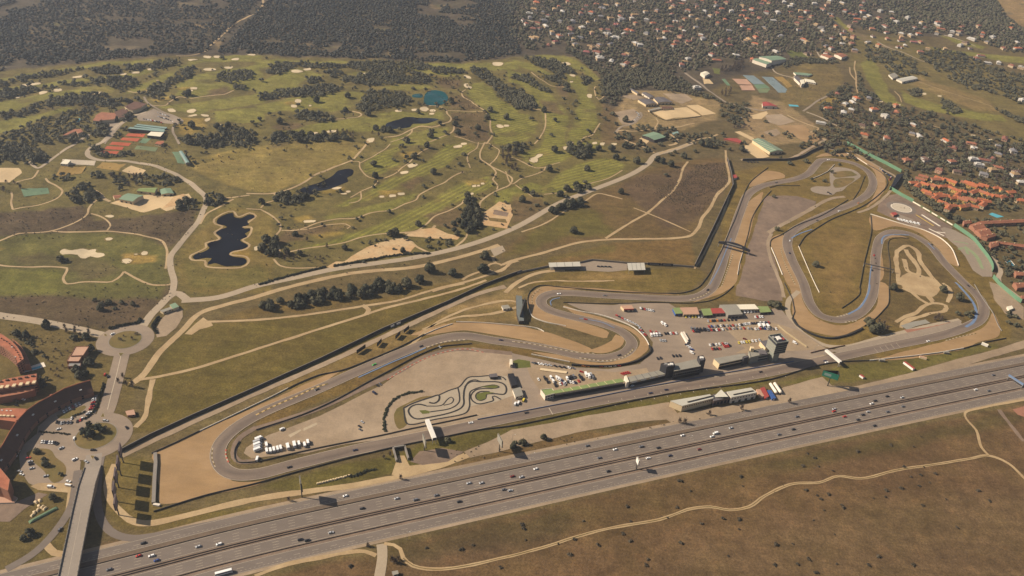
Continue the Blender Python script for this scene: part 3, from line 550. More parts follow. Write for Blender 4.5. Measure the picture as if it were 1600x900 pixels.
strip('track', p('239 593 233 620 226 650 212 668'), 5, MT['path'], .20, rag=1)
sheet('gravel_apron', t(0,2,'1150 290 1270 185 1320 220 1330 235 1250 260 1200 295'), MT['path'], .17, rag=.8)
sheet('gravel_apron', t(1,1,'1465 660 1540 635 1560 670 1490 705'), MT['pale_road'], .2)
strip('track', t(1,1,'1480 700 1485 730 1500 745'), 4, MT['path'], .18)
strip('track', t(1,1,'1640 730 1580 750 1550 785 1510 800 1460 790 1450 760 1500 745 1540 760'), 4, MT['path'], .19)
strip('track', t(1,1,'1450 790 1380 805 1320 830 1290 850'), 4, MT['path'], .18)
strip('track', t(1,1,'1300 870 1200 890 1100 920'), 6, MT['path'], .18)
strip('field_track', p('600 850 615 852 625 858 630 872 645 884 680 890 720 886 780 873 850 855 910 836 960 824 1030 812 1080 795 1110 792 1140 797 1170 792 1195 775 1240 756 1280 754 1310 744 1345 748 1400 735 1460 726 1520 716 1545 712 1575 724 1605 752'), 3.2, MT['path'], .18, rag=.3)
strip('grass_strip', p('630 872 645 884 680 890 720 886 780 873 850 855 910 836 960 824 1030 812 1080 795 1110 792 1140 797 1170 792 1195 775 1240 756 1280 754 1310 744 1345 748 1400 735 1460 726 1520 716 1545 712'), .8, MT['dry_turf'], .24, rag=.2)
strip('field_track', p('1530 690 1525 672 1510 655 1508 645 1540 636 1605 624'), 3, MT['path'], .18, rag=.3)
strip('field_track', p('1530 690 1534 700 1545 712'), 3, MT['path'], .19)
strip('field_track', p('596 850 598 870 592 905'), 8.5, MT['pale_road'], .18, rag=.5)
strip('field_track', p('588 868 570 862 540 864 500 872 440 884 398 900'), 4, MT['path'], .17, rag=.5)
sheet('earth_patch', p('1582 640 1610 632 1610 655 1590 648'), MT['brick'], .17)
strip('earth_patch', p('1560 640 1600 690'), 5, MT['mauve'], .16, rag=1)
sheet('spoil_heap', t(1,1,'540 735 620 690 720 640 800 610 870 595 930 595 990 640 960 680 900 700 800 710 640 730 560 745'), MT['pink_sand'], .2, rag=2)
sheet('spoil_heap', t(1,1,'930 575 1000 540 1120 520 1200 560 1280 575 1260 600 1150 590 1000 580'), MT['pink_sand'], .2, rag=2)
sheet('spoil_heap', t(1,1,'440 770 500 735 560 735 480 780'), MT['pink_sand'], .21, rag=1)
sheet('allotment', t(1,1,'1430 430 1520 360 1590 380 1600 450 1570 530 1410 505'), MT['pink_sand'], .17, rag=1)
sheet('allotment', t(1,1,'1490 410 1580 430 1570 455 1480 440'), MT['mauve'], .2); sheet('allotment', t(1,1,'1450 460 1560 470 1570 495 1460 480'), MT['dry_turf'], .2)
# ------------------------------------------------------------------ public roads
strip('country_road', p('284 470 340 465 400 447 460 434 525 420 590 411 650 402 725 385 800 358 875 317 920 299 987 272 1012 256 1025 242 1050 235 1085 222'), 10.5, MT['pale_road'], .2)
strip('gravel_road', p('205 600 220 590 250 550 287 515 312 490 350 477 400 464 450 449 550 427 650 417 725 400 780 383'), 7.5, MT['path'], .18, rag=.4)
strip('country_road', p('268 463 272 440 267 420 267 400 282 380 307 350 317 330 322 310 310 297 287 280 262 267 225 256 187 251 150 249 137 242 146 228 160 222 175 205 185 195 212 180 230 175'), 8, MT['pale_road'], .21)
strip('country_road', p('-80 478 0 493 60 502 120 514 158 523 175 526'), 11, MT['pale_road'], .2)
strip('country_road', p('222 512 236 492 250 478 264 464 276 458 292 468'), 10, MT['pale_road'], .22)
sheet('gravel_apron', t(0,2,'980 310 970 260 1010 190 1060 150 1140 130 1140 180 1100 250 1040 300'), MT['dirt'], .18, rag=.6)
strip('avenue', p('192 548 184 580 176 610 167 640 160 655'), 16, MT['lot'], .2)
strip('median_line', p('189 556 181 590 173 620 168 640'), .7, MT['white_line'], .26)
def ring(cx, cy, r0, r1, m, z, name, n=72):
    c = g1(cx, cy); a = np.arange(n) * 2 * math.pi / n; strip(name, np.column_stack([c[0] + (r0 + r1) / 2 * np.cos(a), c[1] + (r0 + r1) / 2 * np.sin(a)]), r1 - r0, m, z, closed=True, world=True, smooth=False); return c
RB1 = ring(196, 531, 17.0, 30.5, MT['lot'], .22, 'roundabout'); RB2 = ring(150, 681, 18.5, 33.0, MT['lot'], .22, 'roundabout')
for c, r in ((RB1, 17.3), (RB2, 18.8)):
    a = np.arange(48) * 2 * math.pi / 48; sheet('roundabout_island', np.column_stack([c[0] + r * np.cos(a), c[1] + r * np.sin(a)]), MT['turf'], .34, world=True)
    strip('kerb', np.column_stack([c[0] + r * np.cos(a), c[1] + r * np.sin(a)]), .7, MT['grey_wall'], .38, closed=True, world=True)
sheet('forecourt', p('30 712 37 695 58 678 60 667 80 648 108 628 130 620 153 617 150 645 138 660 128 668 118 690 118 705 126 722 124 745 117 762 95 763 60 762 45 755 32 735'), MT['lot'], .19, rag=.3)
sheet('forecourt', p('48 760 60 755 118 755 114 785 100 815 106 770 60 766'), MT['path'], .2)
for q in (t(0,3,'165 130 200 110 310 110 350 160 400 200 415 240 390 300 340 320 270 240 190 170'), zz_(0,600,8,'710 395 780 375 1060 270 1080 290 1030 340 930 400 860 430 730 430')): sheet('planted_island', q, MT['turf'], .24, smooth=True, step=3)
strip('slip_road', p('160 705 156 722 153 750 152 787 160 815 178 834 205 841 237 838 300 825 400 806'), 7, MT['hwy'], .2)
strip('slip_road', p('122 735 118 760 112 790 98 815 74 845 48 868 10 890'), 7, MT['hwy'], .2)
strip('field_track', p('72 850 85 864 105 866'), 6, MT['path'], .18)
strip('service_track', p('180 725 170 750 172 780 186 797 210 816 240 817 300 803 400 780 475 769 550 759 612 747 650 738 690 727 725 714 780 696 830 682'), 6.5, MT['path'], .2, rag=.5)
sheet('track_apron', p('612 742 622 712 632 712 640 728 690 722 725 708 725 716 690 730 630 745'), MT['path'], .21)
sheet('gravel_lot', p('640 722 655 705 690 700 725 706 700 722 660 728'), MT['mauve'], .215, rag=.6)
sheet('gravel_lot', p('725 706 760 692 800 672 900 653 1000 636 1045 629 1062 650 1060 655 1000 659 900 676 840 691 780 706 735 716'), MT['dirt'], .205, rag=.6)
sheet('gravel_lot', p('1040 655 1060 645 1180 628 1210 615 1225 605 1285 589 1300 603 1335 604 1400 588 1425 582 1500 560 1560 545 1605 530 1605 543 1560 556 1480 580 1400 596 1300 615 1200 634 1100 655 1050 662'), MT['dirt'], .2, rag=.5)
# ------------------------------------------------------------------ motorway
_mx = [200, 400, 800, 1200, 1600]; _mt = [846, 801, 716, 634, 554]; _m3 = [891, 840, 752, 667, 586]; _m4 = [901, 849, 760, 674, 591]
HC = (G(list(zip(_mx, _m3))) + G(list(zip(_mx, _m4)))) / 2
d0 = HC[0] - HC[1]; d0 /= np.linalg.norm(d0); d1 = HC[-1] - HC[-2]; d1 /= np.linalg.norm(d1)
HC = np.vstack([HC[0] + d0 * 1500, HC[0] + d0 * 500, HC, HC[-1] + d1 * 800, HC[-1] + d1 * 3000]); HCs = catmull(HC, step=12.0); HN = normals(HCs)
def hband(name, a, b, m, z): strip(name, HCs + HN * ((a + b) / 2), a - b, m, z, world=True, smooth=False)
hband('motorway_verge', 36.5, -33.5, MT['dirt'], .08)
hband('motorway_collector', 32.8, 22.6, MT['hwy'], .14); hband('motorway_carriageway', 17.2, 3.0, MT['hwy'], .14); hband('motorway_carriageway', -3.0, -15.2, MT['hwy'], .14); hband('motorway_service_road', -19.4, -30.2, MT['hwy'], .14)
hband('motorway_median', 3.0, -3.0, MT['mauve'], .12); hband('motorway_reserve', 22.6, 17.2, M_('reserve_soil', (112, 95, 78), ((.05, .15), (.5, .15))), .12); hband('motorway_reserve', -15.2, -19.4, MT['mauve'], .12)
def hpt(s, off):
    L = np.concatenate([[0], np.cumsum(np.linalg.norm(np.diff(HCs, axis=0), axis=1))]); q = np.array([np.interp(s, L, (HCs + HN * off)[:, k]) for k in (0, 1)]); q2 = np.array([np.interp(s + 1, L, (HCs + HN * off)[:, k]) for k in (0, 1)]); return q, q2 - q
HLEN = np.linalg.norm(np.diff(HCs, axis=0), axis=1).sum()
for o in (32.2, 23.2, 16.6, 3.8, -3.7, -14.6, -20.0, -29.6): hband('edge_line', o + .12, o - .12, MT['white_line'], .19)
def dashes(off, on, gap, w=.22, name='lane_marking'):
    mb = MB(); s = 900
    while s < HLEN - 2200:
        q, d = hpt(s, off); d /= np.linalg.norm(d); n = np.array([-d[1], d[0]]) * w / 2; e = q + d * on
        mb.add([(*(q - n), .20), (*(e - n), .20), (*(e + n), .20), (*(q + n), .20)], [(0, 1, 2, 3)]); s += on + gap
    mb.obj(name, MT['white_line'], kind='structure')
for o in (12.9, 9.9, 6.8, -6.6, -9.4, -12.1): dashes(o, 5.5, 10)
for o in (27.6, -24.8): dashes(o, 5.5, 10)
dashes(25.2, 1.5, 2.2); dashes(-27.6, 1.5, 2.2)
# ------------------------------------------------------------------ race circuit
TRK = p('400 741 460 726 555 703 650 684 800 652 900 633 1000 615 1100 599 1200 582 1300 560 1400 539 1467 525 1508 512 1530 500 1537 485 1530 466 1501 437 1474 409 1454 385 1425 367 1398 362 1378 370 1369 395 1366 440 1358 472 1335 494 1308 500 1282 493 1266 475 1255 442 1237 405 1230 382 1235 365 1258 350 1300 331 1335 317 1357 302 1364 284 1356 268 1335 256 1307 250 1285 250 1274 259 1262 272 1242 280 1215 285 1190 291 1170 303 1157 330 1144 367 1133 395 1122 430 1110 452 1092 463 1065 467 1025 466 950 462 885 458 858 460 846 468 848 478 862 486 890 494 940 506 972 519 987 535 980 549 962 557 938 560 905 556 862 546 800 536 770 532 725 525 690 529 640 546 560 580 495 609 425 638 390 655 362 674 345 693 340 713 348 731 366 741')
TW = catmull(G(TRK), True, 4.0); TN = normals(TW, True)
# tone out along and across the racing line
s_ = NT('race_asphalt'); uv = s_.n('ShaderNodeUVMap'); uv.uv_map = 'lane'; mp = s_.n('ShaderNodeMapping'); mp.inputs['Scale'].default_value = (.02, 1.2, 1); s_.l(uv.outputs[0], mp.inputs[0])
cc = s_.mix(s_.ramp(s_.noise(1.0, 3, .5, mp.outputs[0]), .35, .65), ob((134, 117, 101)), ob((122, 107, 94))); cc = s_.vary(cc, ((.03, .07), (.5, .08))); sp = s_.n('ShaderNodeSeparateXYZ'); s_.l(uv.outputs[0], sp.inputs[0]); wv = s_.n('ShaderNodeMath', operation='MULTIPLY_ADD'); s_.l(s_.noise(.011, 2), wv.inputs[0]); wv.inputs[1].default_value = 2.6; wv.inputs[2].default_value = -1.3; ab = s_.n('ShaderNodeMath', operation='SUBTRACT'); s_.l(sp.outputs[1], ab.inputs[0]); s_.l(wv.outputs[0], ab.inputs[1]); a2 = s_.n('ShaderNodeMath', operation='ABSOLUTE'); s_.l(ab.outputs[0], a2.inputs[0]); cc = s_.mix(s_.ramp(a2.outputs[0], .05, .55), s_.mix(1, cc, (.80, .80, .82, 1), 'MULTIPLY'), cc); s_.base(cc); MT['race'] = s_.m
strip('race_track', TW, 14.5, MT['race'], .30, world=True, closed=True, smooth=False)
for o in (6.9, -6.9): strip('track_edge_line', TW + TN * o, .35, MT['white_line'], .34, world=True, closed=True, smooth=False)
def gravel(s, m='gravel', z=.2, name='gravel_trap'): sheet(name, p(s), MT[m], z, smooth=True, step=6, rag=.9)
gravel('240 709 312 675 400 636 450 612 510 587 532 579 495 604 425 633 400 646 362 667 345 688 336 712 342 735 364 752 400 754 430 747 400 758 340 770 250 787 246 760 240 730')
gravel('375 688 366 700 365 715 371 728 390 736 430 729 400 733 372 730 358 712 362 695', 'dry_turf', .21, 'grass_verge')
gravel('640 524 662 515 712 504 800 508 840 516 875 526 905 536 925 546 915 553 862 540 800 528 725 517 690 521')
gravel('845 449 826 462 822 480 836 496 860 506 900 516 948 528 952 520 925 508 882 497 850 487 838 474 842 464 858 455 900 452 1000 459 1062 461 1000 456 900 449')
gravel('880 477 907 487 950 499 990 515 1012 536 1013 546 990 563 955 571 895 567 850 556 830 550 862 553 905 562 940 567 972 561 992 548 1000 534 985 518 950 505 900 492')
gravel('975 527 974 539 955 549 932 552 918 549 940 541 955 532 962 522')
gravel('1160 332 1172 314 1192 300 1178 340 1170 372 1160 400 1152 437 1140 452 1112 464 1080 474 1105 460 1126 447 1138 410 1148 370')
gravel('1272 247 1290 239 1318 238 1348 247 1375 264 1384 286 1376 307 1354 324 1366 304 1371 286 1362 264 1338 250 1307 244 1282 245')
gravel('1172 292 1178 278 1200 267 1222 271 1226 277 1200 283 1180 290'); gravel('1205 372 1222 366 1226 387 1244 420 1250 447 1258 478 1278 498 1306 508 1340 502 1368 480 1376 440 1388 448 1386 477 1364 500 1340 515 1312 525 1282 522 1250 510 1239 490 1236 455 1226 435 1206 390')
gravel('1362 337 1400 346 1440 358 1470 374 1490 397 1498 418 1484 412 1462 385 1432 362 1400 354 1366 360'); gravel('1360 563 1400 553 1450 540 1500 526 1538 510 1552 490 1560 505 1558 526 1530 535 1500 547 1450 556 1400 562')
gravel('1275 250 1268 262 1255 274 1275 272 1300 266 1312 258 1300 256 1284 258', 'turf', .2, 'grass_verge')
gravel('1372 372 1372 420 1374 440 1380 430 1378 390 1382 376 1400 370 1420 372 1410 369 1390 368', 'gravel', .21)
gravel('830 468 838 458 860 452 820 460 815 480 822 495', 'dry_turf', .19, 'grass_verge')
sheet('gravel_lot', p('1197 306 1245 306 1275 315 1272 323 1250 335 1215 352 1203 372 1204 390 1215 420 1221 450 1222 470 1200 472 1150 462 1152 447 1158 432 1170 382 1185 338'), MT['mauve'], .19, rag=1)
strip('gravel_road', t(3,1,'0 555 60 520 200 445 290 395 330 370 400 340 480 330'), 7, MT['dirt'], .2, rag=.5)
strip('gravel_road', t(3,1,'20 560 0 620 10 700 50 800 90 900 100 960'), 5, MT['dirt'], .2, rag=.5)
sheet('skid_pad', t(3,1,'265 280 300 265 385 265 385 225 400 150 450 145 540 165 580 200 560 220 500 260 460 295 430 300 400 320 340 315 280 300'), MT['pale_asphalt'], .2, smooth=True, step=4)
sheet('grass_verge', t(3,1,'410 180 520 170 560 195 500 205 420 210'), MT['turf'], .25, smooth=True); sheet('grass_verge', t(3,1,'420 220 540 215 480 265 420 275'), MT['turf'], .25, smooth=True)
# motocross loops
for s, w in ((t(3,1,'820 880 810 800 800 720 820 660 880 635 930 670 950 730 990 790 1040 850 1080 890'), 7), (t(3,1,'860 660 900 720 940 790 930 820 880 800 850 720'), 7), (t(3,1,'850 830 900 850 1000 840 1050 860'), 10), (zz_(1200,450,4,'840 0 900 30 950 70 1000 100'), 6), (zz_(1200,450,4,'900 -10 960 20 1000 60 1040 100'), 6), (zz_(1200,450,4,'960 -10 1000 30 1030 80'), 5), (zz_(1200,450,4,'800 215 860 180 920 160 980 110 1060 95 1110 110 1100 140 1020 160 940 180 840 220 830 250'), 5.5), (zz_(1200,450,4,'1090 -30 1130 0 1140 40 1120 90'), 5)):
    strip('dirt_track', s, w, MT['path'], .21 + .004 * w, rag=1.1)
sheet('dirt_track', t(3,1,'820 840 900 800 960 820 1040 850 1080 900 1040 960 900 930 840 900'), MT['path'], .21, rag=2, smooth=True)
strip('earth_bank', zz_(1200,450,4,'850 250 920 225 1000 210'), 9, MT['grey_roof'], .3, rag=1.2); strip('earth_bank', zz_(1200,450,4,'860 270 960 258 1060 240 1150 220'), 5, MT['brick'], .22, rag=1)
# paddock, karting ground
sheet('karting_ground', p('385 700 400 690 420 680 500 650 600 600 650 563 700 546 740 543 790 549 815 562 830 575 850 600 862 622 840 640 790 650 740 661 700 668 650 678 590 688 540 694 480 708 420 714 394 716 382 708'), MT['dirt'], .2, rag=.4)
sheet('paddock', p('800 552 850 563 900 574 950 577 1000 569 1018 552 1020 535 1002 512 950 495 905 483 885 474 960 477 975 474 1045 474 1062 484 1200 484 1218 480 1234 500 1248 515 1290 544 1310 548 1215 576 1120 592 1030 609 950 624 850 645 835 642 800 652'), MT['lot'], .21, rag=.3)
sheet('paddock', p('1100 505 1125 512 1140 520 1165 545 1150 552 1290 546 1248 516 1214 506 1180 500 1130 500'), MT['concrete_yard'], .25, rag=.5)
sheet('paddock', p('820 566 880 576 960 582 1010 575 1018 590 960 600 880 612 845 612 830 590'), MT['concrete_yard'], .25, rag=.5)
sheet('pit_lane', p('850 640 1035 606 1120 590 1216 573 1300 551 1312 556 1216 579 1120 595 1035 612 860 646'), MT['concrete_yard'], .26)
sheet('run_off', p('1298 548 1330 540 1400 524 1470 508 1500 500 1505 512 1440 530 1320 556'), MT['pale_asphalt'], .22)
strip('access_road', p('1248 455 1233 470 1232 490 1245 512 1262 526 1290 540 1320 542 1380 527 1450 510 1500 500'), 7, MT['pale_road'], .2, rag=.3)
strip('service_track', t(1,2,'0 880 100 850 400 750 700 610 900 520 1000 460 1100 415 1250 385 1400 390 1600 410'), 7, MT['mauve'], .2); strip('service_track', p('400 668 375 684 366 700 366 714 376 722 400 720'), 6, MT['mauve'], .205)
strip('service_track', p('190 712 235 690 300 660 400 615 500 572 600 526 660 498 720 470 760 455 790 448'), 7.5, MT['dirt'], .2, rag=.5)
strip('service_track', p('600 556 640 540 680 505 740 480 800 470 815 476 770 490 710 497 660 515'), 4, MT['path'], .2, rag=.8)
strip('service_track', t(2,1,'-40 930 0 890 60 850 150 810 230 795 330 790'), 6, MT['path'], .2, rag=.5); strip('service_track', t(2,1,'40 900 120 870 250 855 400 858 640 855'), 3.5, MT['path'], .21, rag=.8)
sheet('gravel_lot', t(2,1,'425 790 420 745 500 730 720 750 720 790 600 800'), MT['pale_asphalt'], .2, rag=.4)
strip('service_track', t(2,1,'1140 780 1190 700 1240 600 1300 480 1340 380 1360 320'), 3, MT['path'], .2, rag=.5)
# kart track: pale asphalt with dark tyre-lined edges and grass islands
sheet('kart_ground', zz_(600,560,6.667,'205 520 290 470 480 410 580 380 780 300 880 200 1090 180 1280 185 1350 390 1230 430 1150 460 890 500 850 570 250 690'), M_('kart_asphalt', (172, 157, 134), ((.05, .06), (.4, .07), (1.5, .05))), .25, rag=.2)
for q, w in ((zz_(600,560,6.667,'205 520 290 475 480 410 570 385 570 440 520 470 470 460'), 1.6), (zz_(600,560,6.667,'570 385 680 335 780 300 880 200 1000 190 1100 182 1240 200 1270 230'), 1.3), (zz_(600,560,6.667,'205 520 240 680 300 690 520 640 850 570 890 505 890 420 900 350 950 320 1060 290 1150 280 1200 300 1140 315 1050 315 960 330 905 390 920 440 980 475 1100 455 1140 440 1130 400 1150 395 1220 430'), 1.3),
  (zz_(600,560,6.667,'440 495 360 480 290 500 255 545 290 610 340 632 500 610 700 565 800 520 830 480 830 400 840 320 870 265 930 240 1000 245 1200 250 1260 280 1275 340 1250 375 1150 370 1070 375 1055 420 1000 440 965 420 960 380 1000 350 1100 350'), 1.5), (zz_(600,560,6.667,'440 500 600 490 660 430 700 405 725 430 700 470 620 490'), 1.0), (zz_(600,560,6.667,'480 560 700 520 780 460 785 380 770 310'), 1.2), (zz_(600,560,6.667,'840 300 890 240 950 225 1010 245'), 1.2)):
    strip('tyre_line', q, w * 1.35, MT['tyre'], .32, step=2)
for q in (zz_(600,560,6.667,'365 545 430 540 480 555 470 575 400 580'), zz_(600,560,6.667,'960 400 970 370 1060 350 1150 358 1060 380 1060 420 1000 440 975 430'), zz_(600,560,6.667,'1000 300 1100 285 1160 282 1195 298 1150 315 1060 305')): sheet('grass_island', q, MT['lawn'], .33)
sheet('grass_island', zz_(600,560,6.667,'105 580 130 530 260 460 400 400 520 395 350 440 210 510 240 690 160 740 120 690'), MT['turf'], .24, smooth=True, step=4)
strip('dirt_track', zz_(600,560,6.667,'400 360 250 390 120 440 60 500 50 600 60 720'), 8, MT['dirt'], .25, rag=.4)
# blue, yellow and striped paint beside the track
for s, w, m in ((t(1,2,'640 560 750 510 850 465 960 420 1060 375'), 1.6, 'blue_paint'), (zz_(1200,450,4,'500 165 570 125 610 70 632 10 634 -20'), 2.6, 'blue_paint'), (zz_(1200,450,4,'1195 -10 1250 50 1290 110 1300 170 1280 215 1235 245'), 3.6, 'blue_paint'), (t(3,1,'145 590 200 560 275 535'), 2.0, 'blue_paint'), (t(3,1,'710 625 715 590 740 572 800 568 880 570'), 2.2, 'blue_paint'), (t(3,1,'630 900 640 800 648 760'), 1.6, 'blue_paint'), (t(3,1,'1000 620 1040 660'), 1.6, 'blue_paint'), (t(3,1,'1170 865 1210 900'), 3.0, 'blue_paint'), (t(2,1,'1235 880 1290 780 1340 660 1370 590'), 1.2, 'blue_paint'), (t(2,2,'420 190 560 215 640 250'), 1.2, 'blue_paint'), (t(2,2,'245 110 240 85 260 70 300 62'), 1.4, 'blue_paint')):
    strip('painted_kerb', s, w, MT[m], .36, step=3)
def kerb(s, w=1.7, L=2.6, mats=('kerb_pale', 'turf'), name='kerb'):
    C = catmull(G(s), False, .5); N = normals(C); acc = 0; k = 0; mb = MB(); q0 = 0
    D = np.concatenate([[0], np.cumsum(np.linalg.norm(np.diff(C, axis=0), axis=1))]); nb = int(D[-1] / L)
    for b in range(nb):
        i0, i1 = np.searchsorted(D, [b * L, (b + 1) * L - .05]); i1 = min(i1, len(C) - 1)
        if i1 <= i0: continue
        a, c = C[i0] - N[i0] * w / 2, C[i1] - N[i1] * w / 2; e, f2 = C[i1] + N[i1] * w / 2, C[i0] + N[i0] * w / 2
        mb.add([(*a, .3), (*c, .3), (*e, .3), (*f2, .3), (*a, .39), (*c, .39), (*e, .42), (*f2, .42)], [(4, 5, 6, 7), (0, 1, 5, 4), (2, 3, 7, 6), (0, 4, 7, 3), (1, 2, 6, 5)], b % 2)
    mb.obj(name, [MT[m] for m in mats], kind='structure')
kerb(t(1,2,'0 795 100 745 250 680 380 620 450 600'), 1.8, 3.2, ('kerb_yellow', 'dry_turf')); kerb(t(1,2,'1070 372 1130 350 1200 335 1330 322'), 1.7, 2.8, ('kerb_pale', 'asphalt')); kerb(t(1,2,'820 575 950 495 1100 425 1230 390 1320 383 1430 405'), 1.0, 3.0, ('kerb_red', 'kerb_pale'))
kerb(t(2,2,'420 438 520 452 600 455 680 440 730 410 760 380'), 1.7, 2.6); kerb(t(2,2,'0 335 150 355 300 385 420 405 520 410'), 1.2, 3.2); kerb(t(2,2,'1110 75 1190 50 1240 20'), 1.4, 3)
kerb(zz_(1200,450,4,'430 180 470 172 500 160'), 2.0, 2.6, ('kerb_pale', 'asphalt')); kerb(zz_(1200,450,4,'480 215 560 205'), 1.8, 2.6); kerb(zz_(1200,450,4,'1110 330 1200 305 1300 285'), 1.2, 3); kerb(t(3,1,'80 650 90 700 110 760 140 820 170 880'), 1.2, 3); kerb(t(2,1,'1380 690 1360 750 1330 830 1310 890'), 1.3, 3.2); kerb(t(2,2,'180 0 130 50 125 100'), .8, 3); kerb(t(0,3,'1330 100 1325 160 1345 220'), 1.0, 3) ; kerb(t(0,3,'1412 110 1412 150 1430 195'), 1.3, 2.6, ('kerb_red', 'kerb_pale'))
# grid boxes and start line
for i in range(14):
    for k, (dx, dy) in enumerate(((0, 0), (-3, 5.2))):
        x = 950 + i * 20.5 + (10 if k else 0); y = 625.5 - (x - 950) * .168 + (7.6 if k else 0) + 2.0
        strip('grid_mark', p(f'{x} {y - 1.2} {x + 1.5} {y + 1.0}'), .5, MT['white_line'], .36, smooth=False)
strip('start_line', zz_(800,560,8,'462 622 510 705'), .8, MT['white_line'], .36, smooth=False)
for i in range(5): strip('grid_mark', p(f'{1372 + i * 8.5} {551.5 - i * 2.2} {1366 + i * 8.5} {544.5 - i * 2.2}'), .4, MT['white_line'], .36, smooth=False)
strip('pit_entry_line', zz_(600,560,6.667,'240 770 500 720 760 660 1000 605 1150 570'), .35, MT['white_line'], .36)
for q in (zz_(380,660,11.25,'790 225 1010 120 1020 150 830 268'), zz_(380,660,11.25,'1060 105 1290 5 1300 40 1060 155')): sheet('painted_patch', q, MT['kerb_pale'], .25)
# safe-driving grounds on the right
sheet('training_ground', t(3,1,'760 320 830 310 900 360 1000 430 1100 490 1150 520 1120 590 1040 570 960 530 830 490 720 440 680 420 690 380'), MT['mauve'], .19, rag=.6)
sheet('training_ground', t(3,1,'1080 530 1100 520 1170 540 1260 590 1330 640 1380 730 1405 770 1400 830 1340 830 1280 790 1230 700 1180 640 1130 600'), MT['pale_asphalt'], .21, rag=.4)
sheet('training_ground', t(3,1,'800 470 820 440 900 470 960 510 930 520'), MT['pale_asphalt'], .21, rag=.4); strip('access_road', t(3,1,'490 30 600 90 720 160 800 210 760 300 640 400 560 430'), 5, MT['dirt'], .2, rag=.4)
hp = g1(1408.2, 325); a = np.arange(48) * 2 * math.pi / 48
sheet('helipad_apron', np.column_stack([hp[0] + 24 * np.cos(a), hp[1] + 24 * np.sin(a)]), MT['asphalt'], .22, world=True)
sheet('helipad', np.column_stack([hp[0] + 17.3 * np.cos(a), hp[1] + 17.3 * np.sin(a)]), MT['white_line'], .25, world=True); strip('helipad_ring', np.column_stack([hp[0] + 16.3 * np.cos(a), hp[1] + 16.3 * np.sin(a)]), 1.4, MT['white_paint'], .28, closed=True, world=True)
strip('helipad_mark', [[hp[0] - 2, hp[1]], [hp[0] + 2, hp[1]]], 3, MT['pale_road'], .28, world=True, smooth=False)
for q, w, m in ((t(3,1,'960 442 1075 515'), 3.6, 'white_paint'), (t(3,1,'925 443 1000 490 1035 512'), 2.0, 'yellow_paint'), (t(3,1,'1005 530 1100 575'), 3.0, 'white_paint'), (t(3,1,'1045 550 1108 556'), 2.2, 'white_paint')): strip('training_marking', q, w, MT[m], .27, smooth=False)
for q, w in ((t(3,1,'1230 640 1300 700 1340 780'), 5), (t(3,1,'1160 610 1200 615 1250 625'), 4), (t(3,1,'1190 660 1230 650 1250 690'), 3.5)): strip('training_marking', q, w, MT['green_faint'], .26, rag=.8)
sheet('yard', p('1545 440 1562 445 1600 480 1600 500 1570 490 1555 470'), MT['dirt'], .2, rag=1); strip('avenue', zz_(1440,340,6,'660 330 700 420 740 500 720 570 740 620 860 710 960 790'), 7, MT['pale_road'], .22)
# sports courts
def court(q, m, name='tennis_court', z=.25): sheet(name, q, MT[m], z, smooth=False)
for q in (zz_(90,150,7.26,'800 425 1000 432 970 468 770 455'), zz_(90,150,7.26,'740 472 935 482 905 518 710 500'), zz_(90,150,7.26,'620 520 840 535 805 570 585 555'), zz_(90,150,7.26,'560 568 755 578 730 615 530 603'), zz_(90,150,7.26,'510 617 700 628 670 662 480 642')): court(q, 'clay', 'clay_court')
court(zz_(90,150,7.26,'900 562 1140 585 1110 632 870 605'), 'court_green'); court(zz_(90,150,7.26,'1040 500 1140 515 1100 560 1000 545'), 'turf'); court(zz_(90,150,7.26,'970 480 1060 485 1000 540 920 530'), 'green_paint')
court(zz_(1100,60,8,'350 505 530 510 600 580 430 575'), 'tan_roof'); court(zz_(1100,60,8,'440 588 600 585 640 650 470 650'), 'tan_roof', z=.26); court(zz_(1100,60,8,'480 458 620 465 760 570 620 575'), 'court_blue'); court(zz_(1100,60,8,'620 578 760 572 830 625 660 630'), 'green_paint', z=.26)
court(zz_(1100,60,8,'660 633 830 630 790 680 690 680'), 'court_green', z=.27); court(zz_(1100,60,8,'720 478 860 485 1040 640 1020 680 930 680'), 'court_blue'); court(zz_(1100,60,8,'870 480 980 480 1110 600 1050 620'), 'gold', 'practice_ground'); court(zz_(1100,60,8,'220 510 260 505 330 590 290 590'), 'green_paint'); court(zz_(1100,60,8,'1020 150 1190 150 1310 245 1090 240'), 'lawn', 'football_pitch')
court(zz_(1100,60,8,'100 370 200 380 200 450 130 440'), 'lawn', 'lawn')
for q in (t(2,0,'850 690 1090 670 1180 725 960 750'), t(2,0,'1090 660 1160 655 1275 710 1190 722')): court(q, 'sand', 'riding_arena', .24)
for q in (t(2,0,'940 585 1080 585 1130 620 1060 650 990 620'), t(2,0,'640 700 760 680 800 730 780 770 690 780'), t(2,0,'680 600 780 590 820 610 760 625')): sheet('riding_arena', q, MT['dirt'], .2, rag=1.2)
court(zz_(960,130,8,'310 690 380 670 460 700 400 760'), 'sand', 'riding_arena'); court(t(2,0,'1190 490 1230 492 1260 525 1200 525'), 'sand', 'riding_arena')
court(zz_(1110,150,8,'680 240 880 225 1060 320 870 370 720 330'), 'dirt', 'riding_arena'); court(zz_(1110,150,8,'830 375 1150 360 1240 430 1220 450 1370 540 1290 600 1150 560'), 'gravel', 'riding_arena'); court(zz_(1110,150,8,'300 450 370 440 550 530 520 560'), 'sand', 'riding_arena'); court(zz_(1110,150,8,'380 640 540 580 740 760 600 790'), 'sand', 'riding_arena'); court(zz_(1110,150,8,'490 250 700 190 720 220 640 290 540 290'), 'sand', 'riding_arena'); court(zz_(1110,150,8,'660 450 830 410 880 470 800 510 700 480'), 'dirt', 'riding_arena')
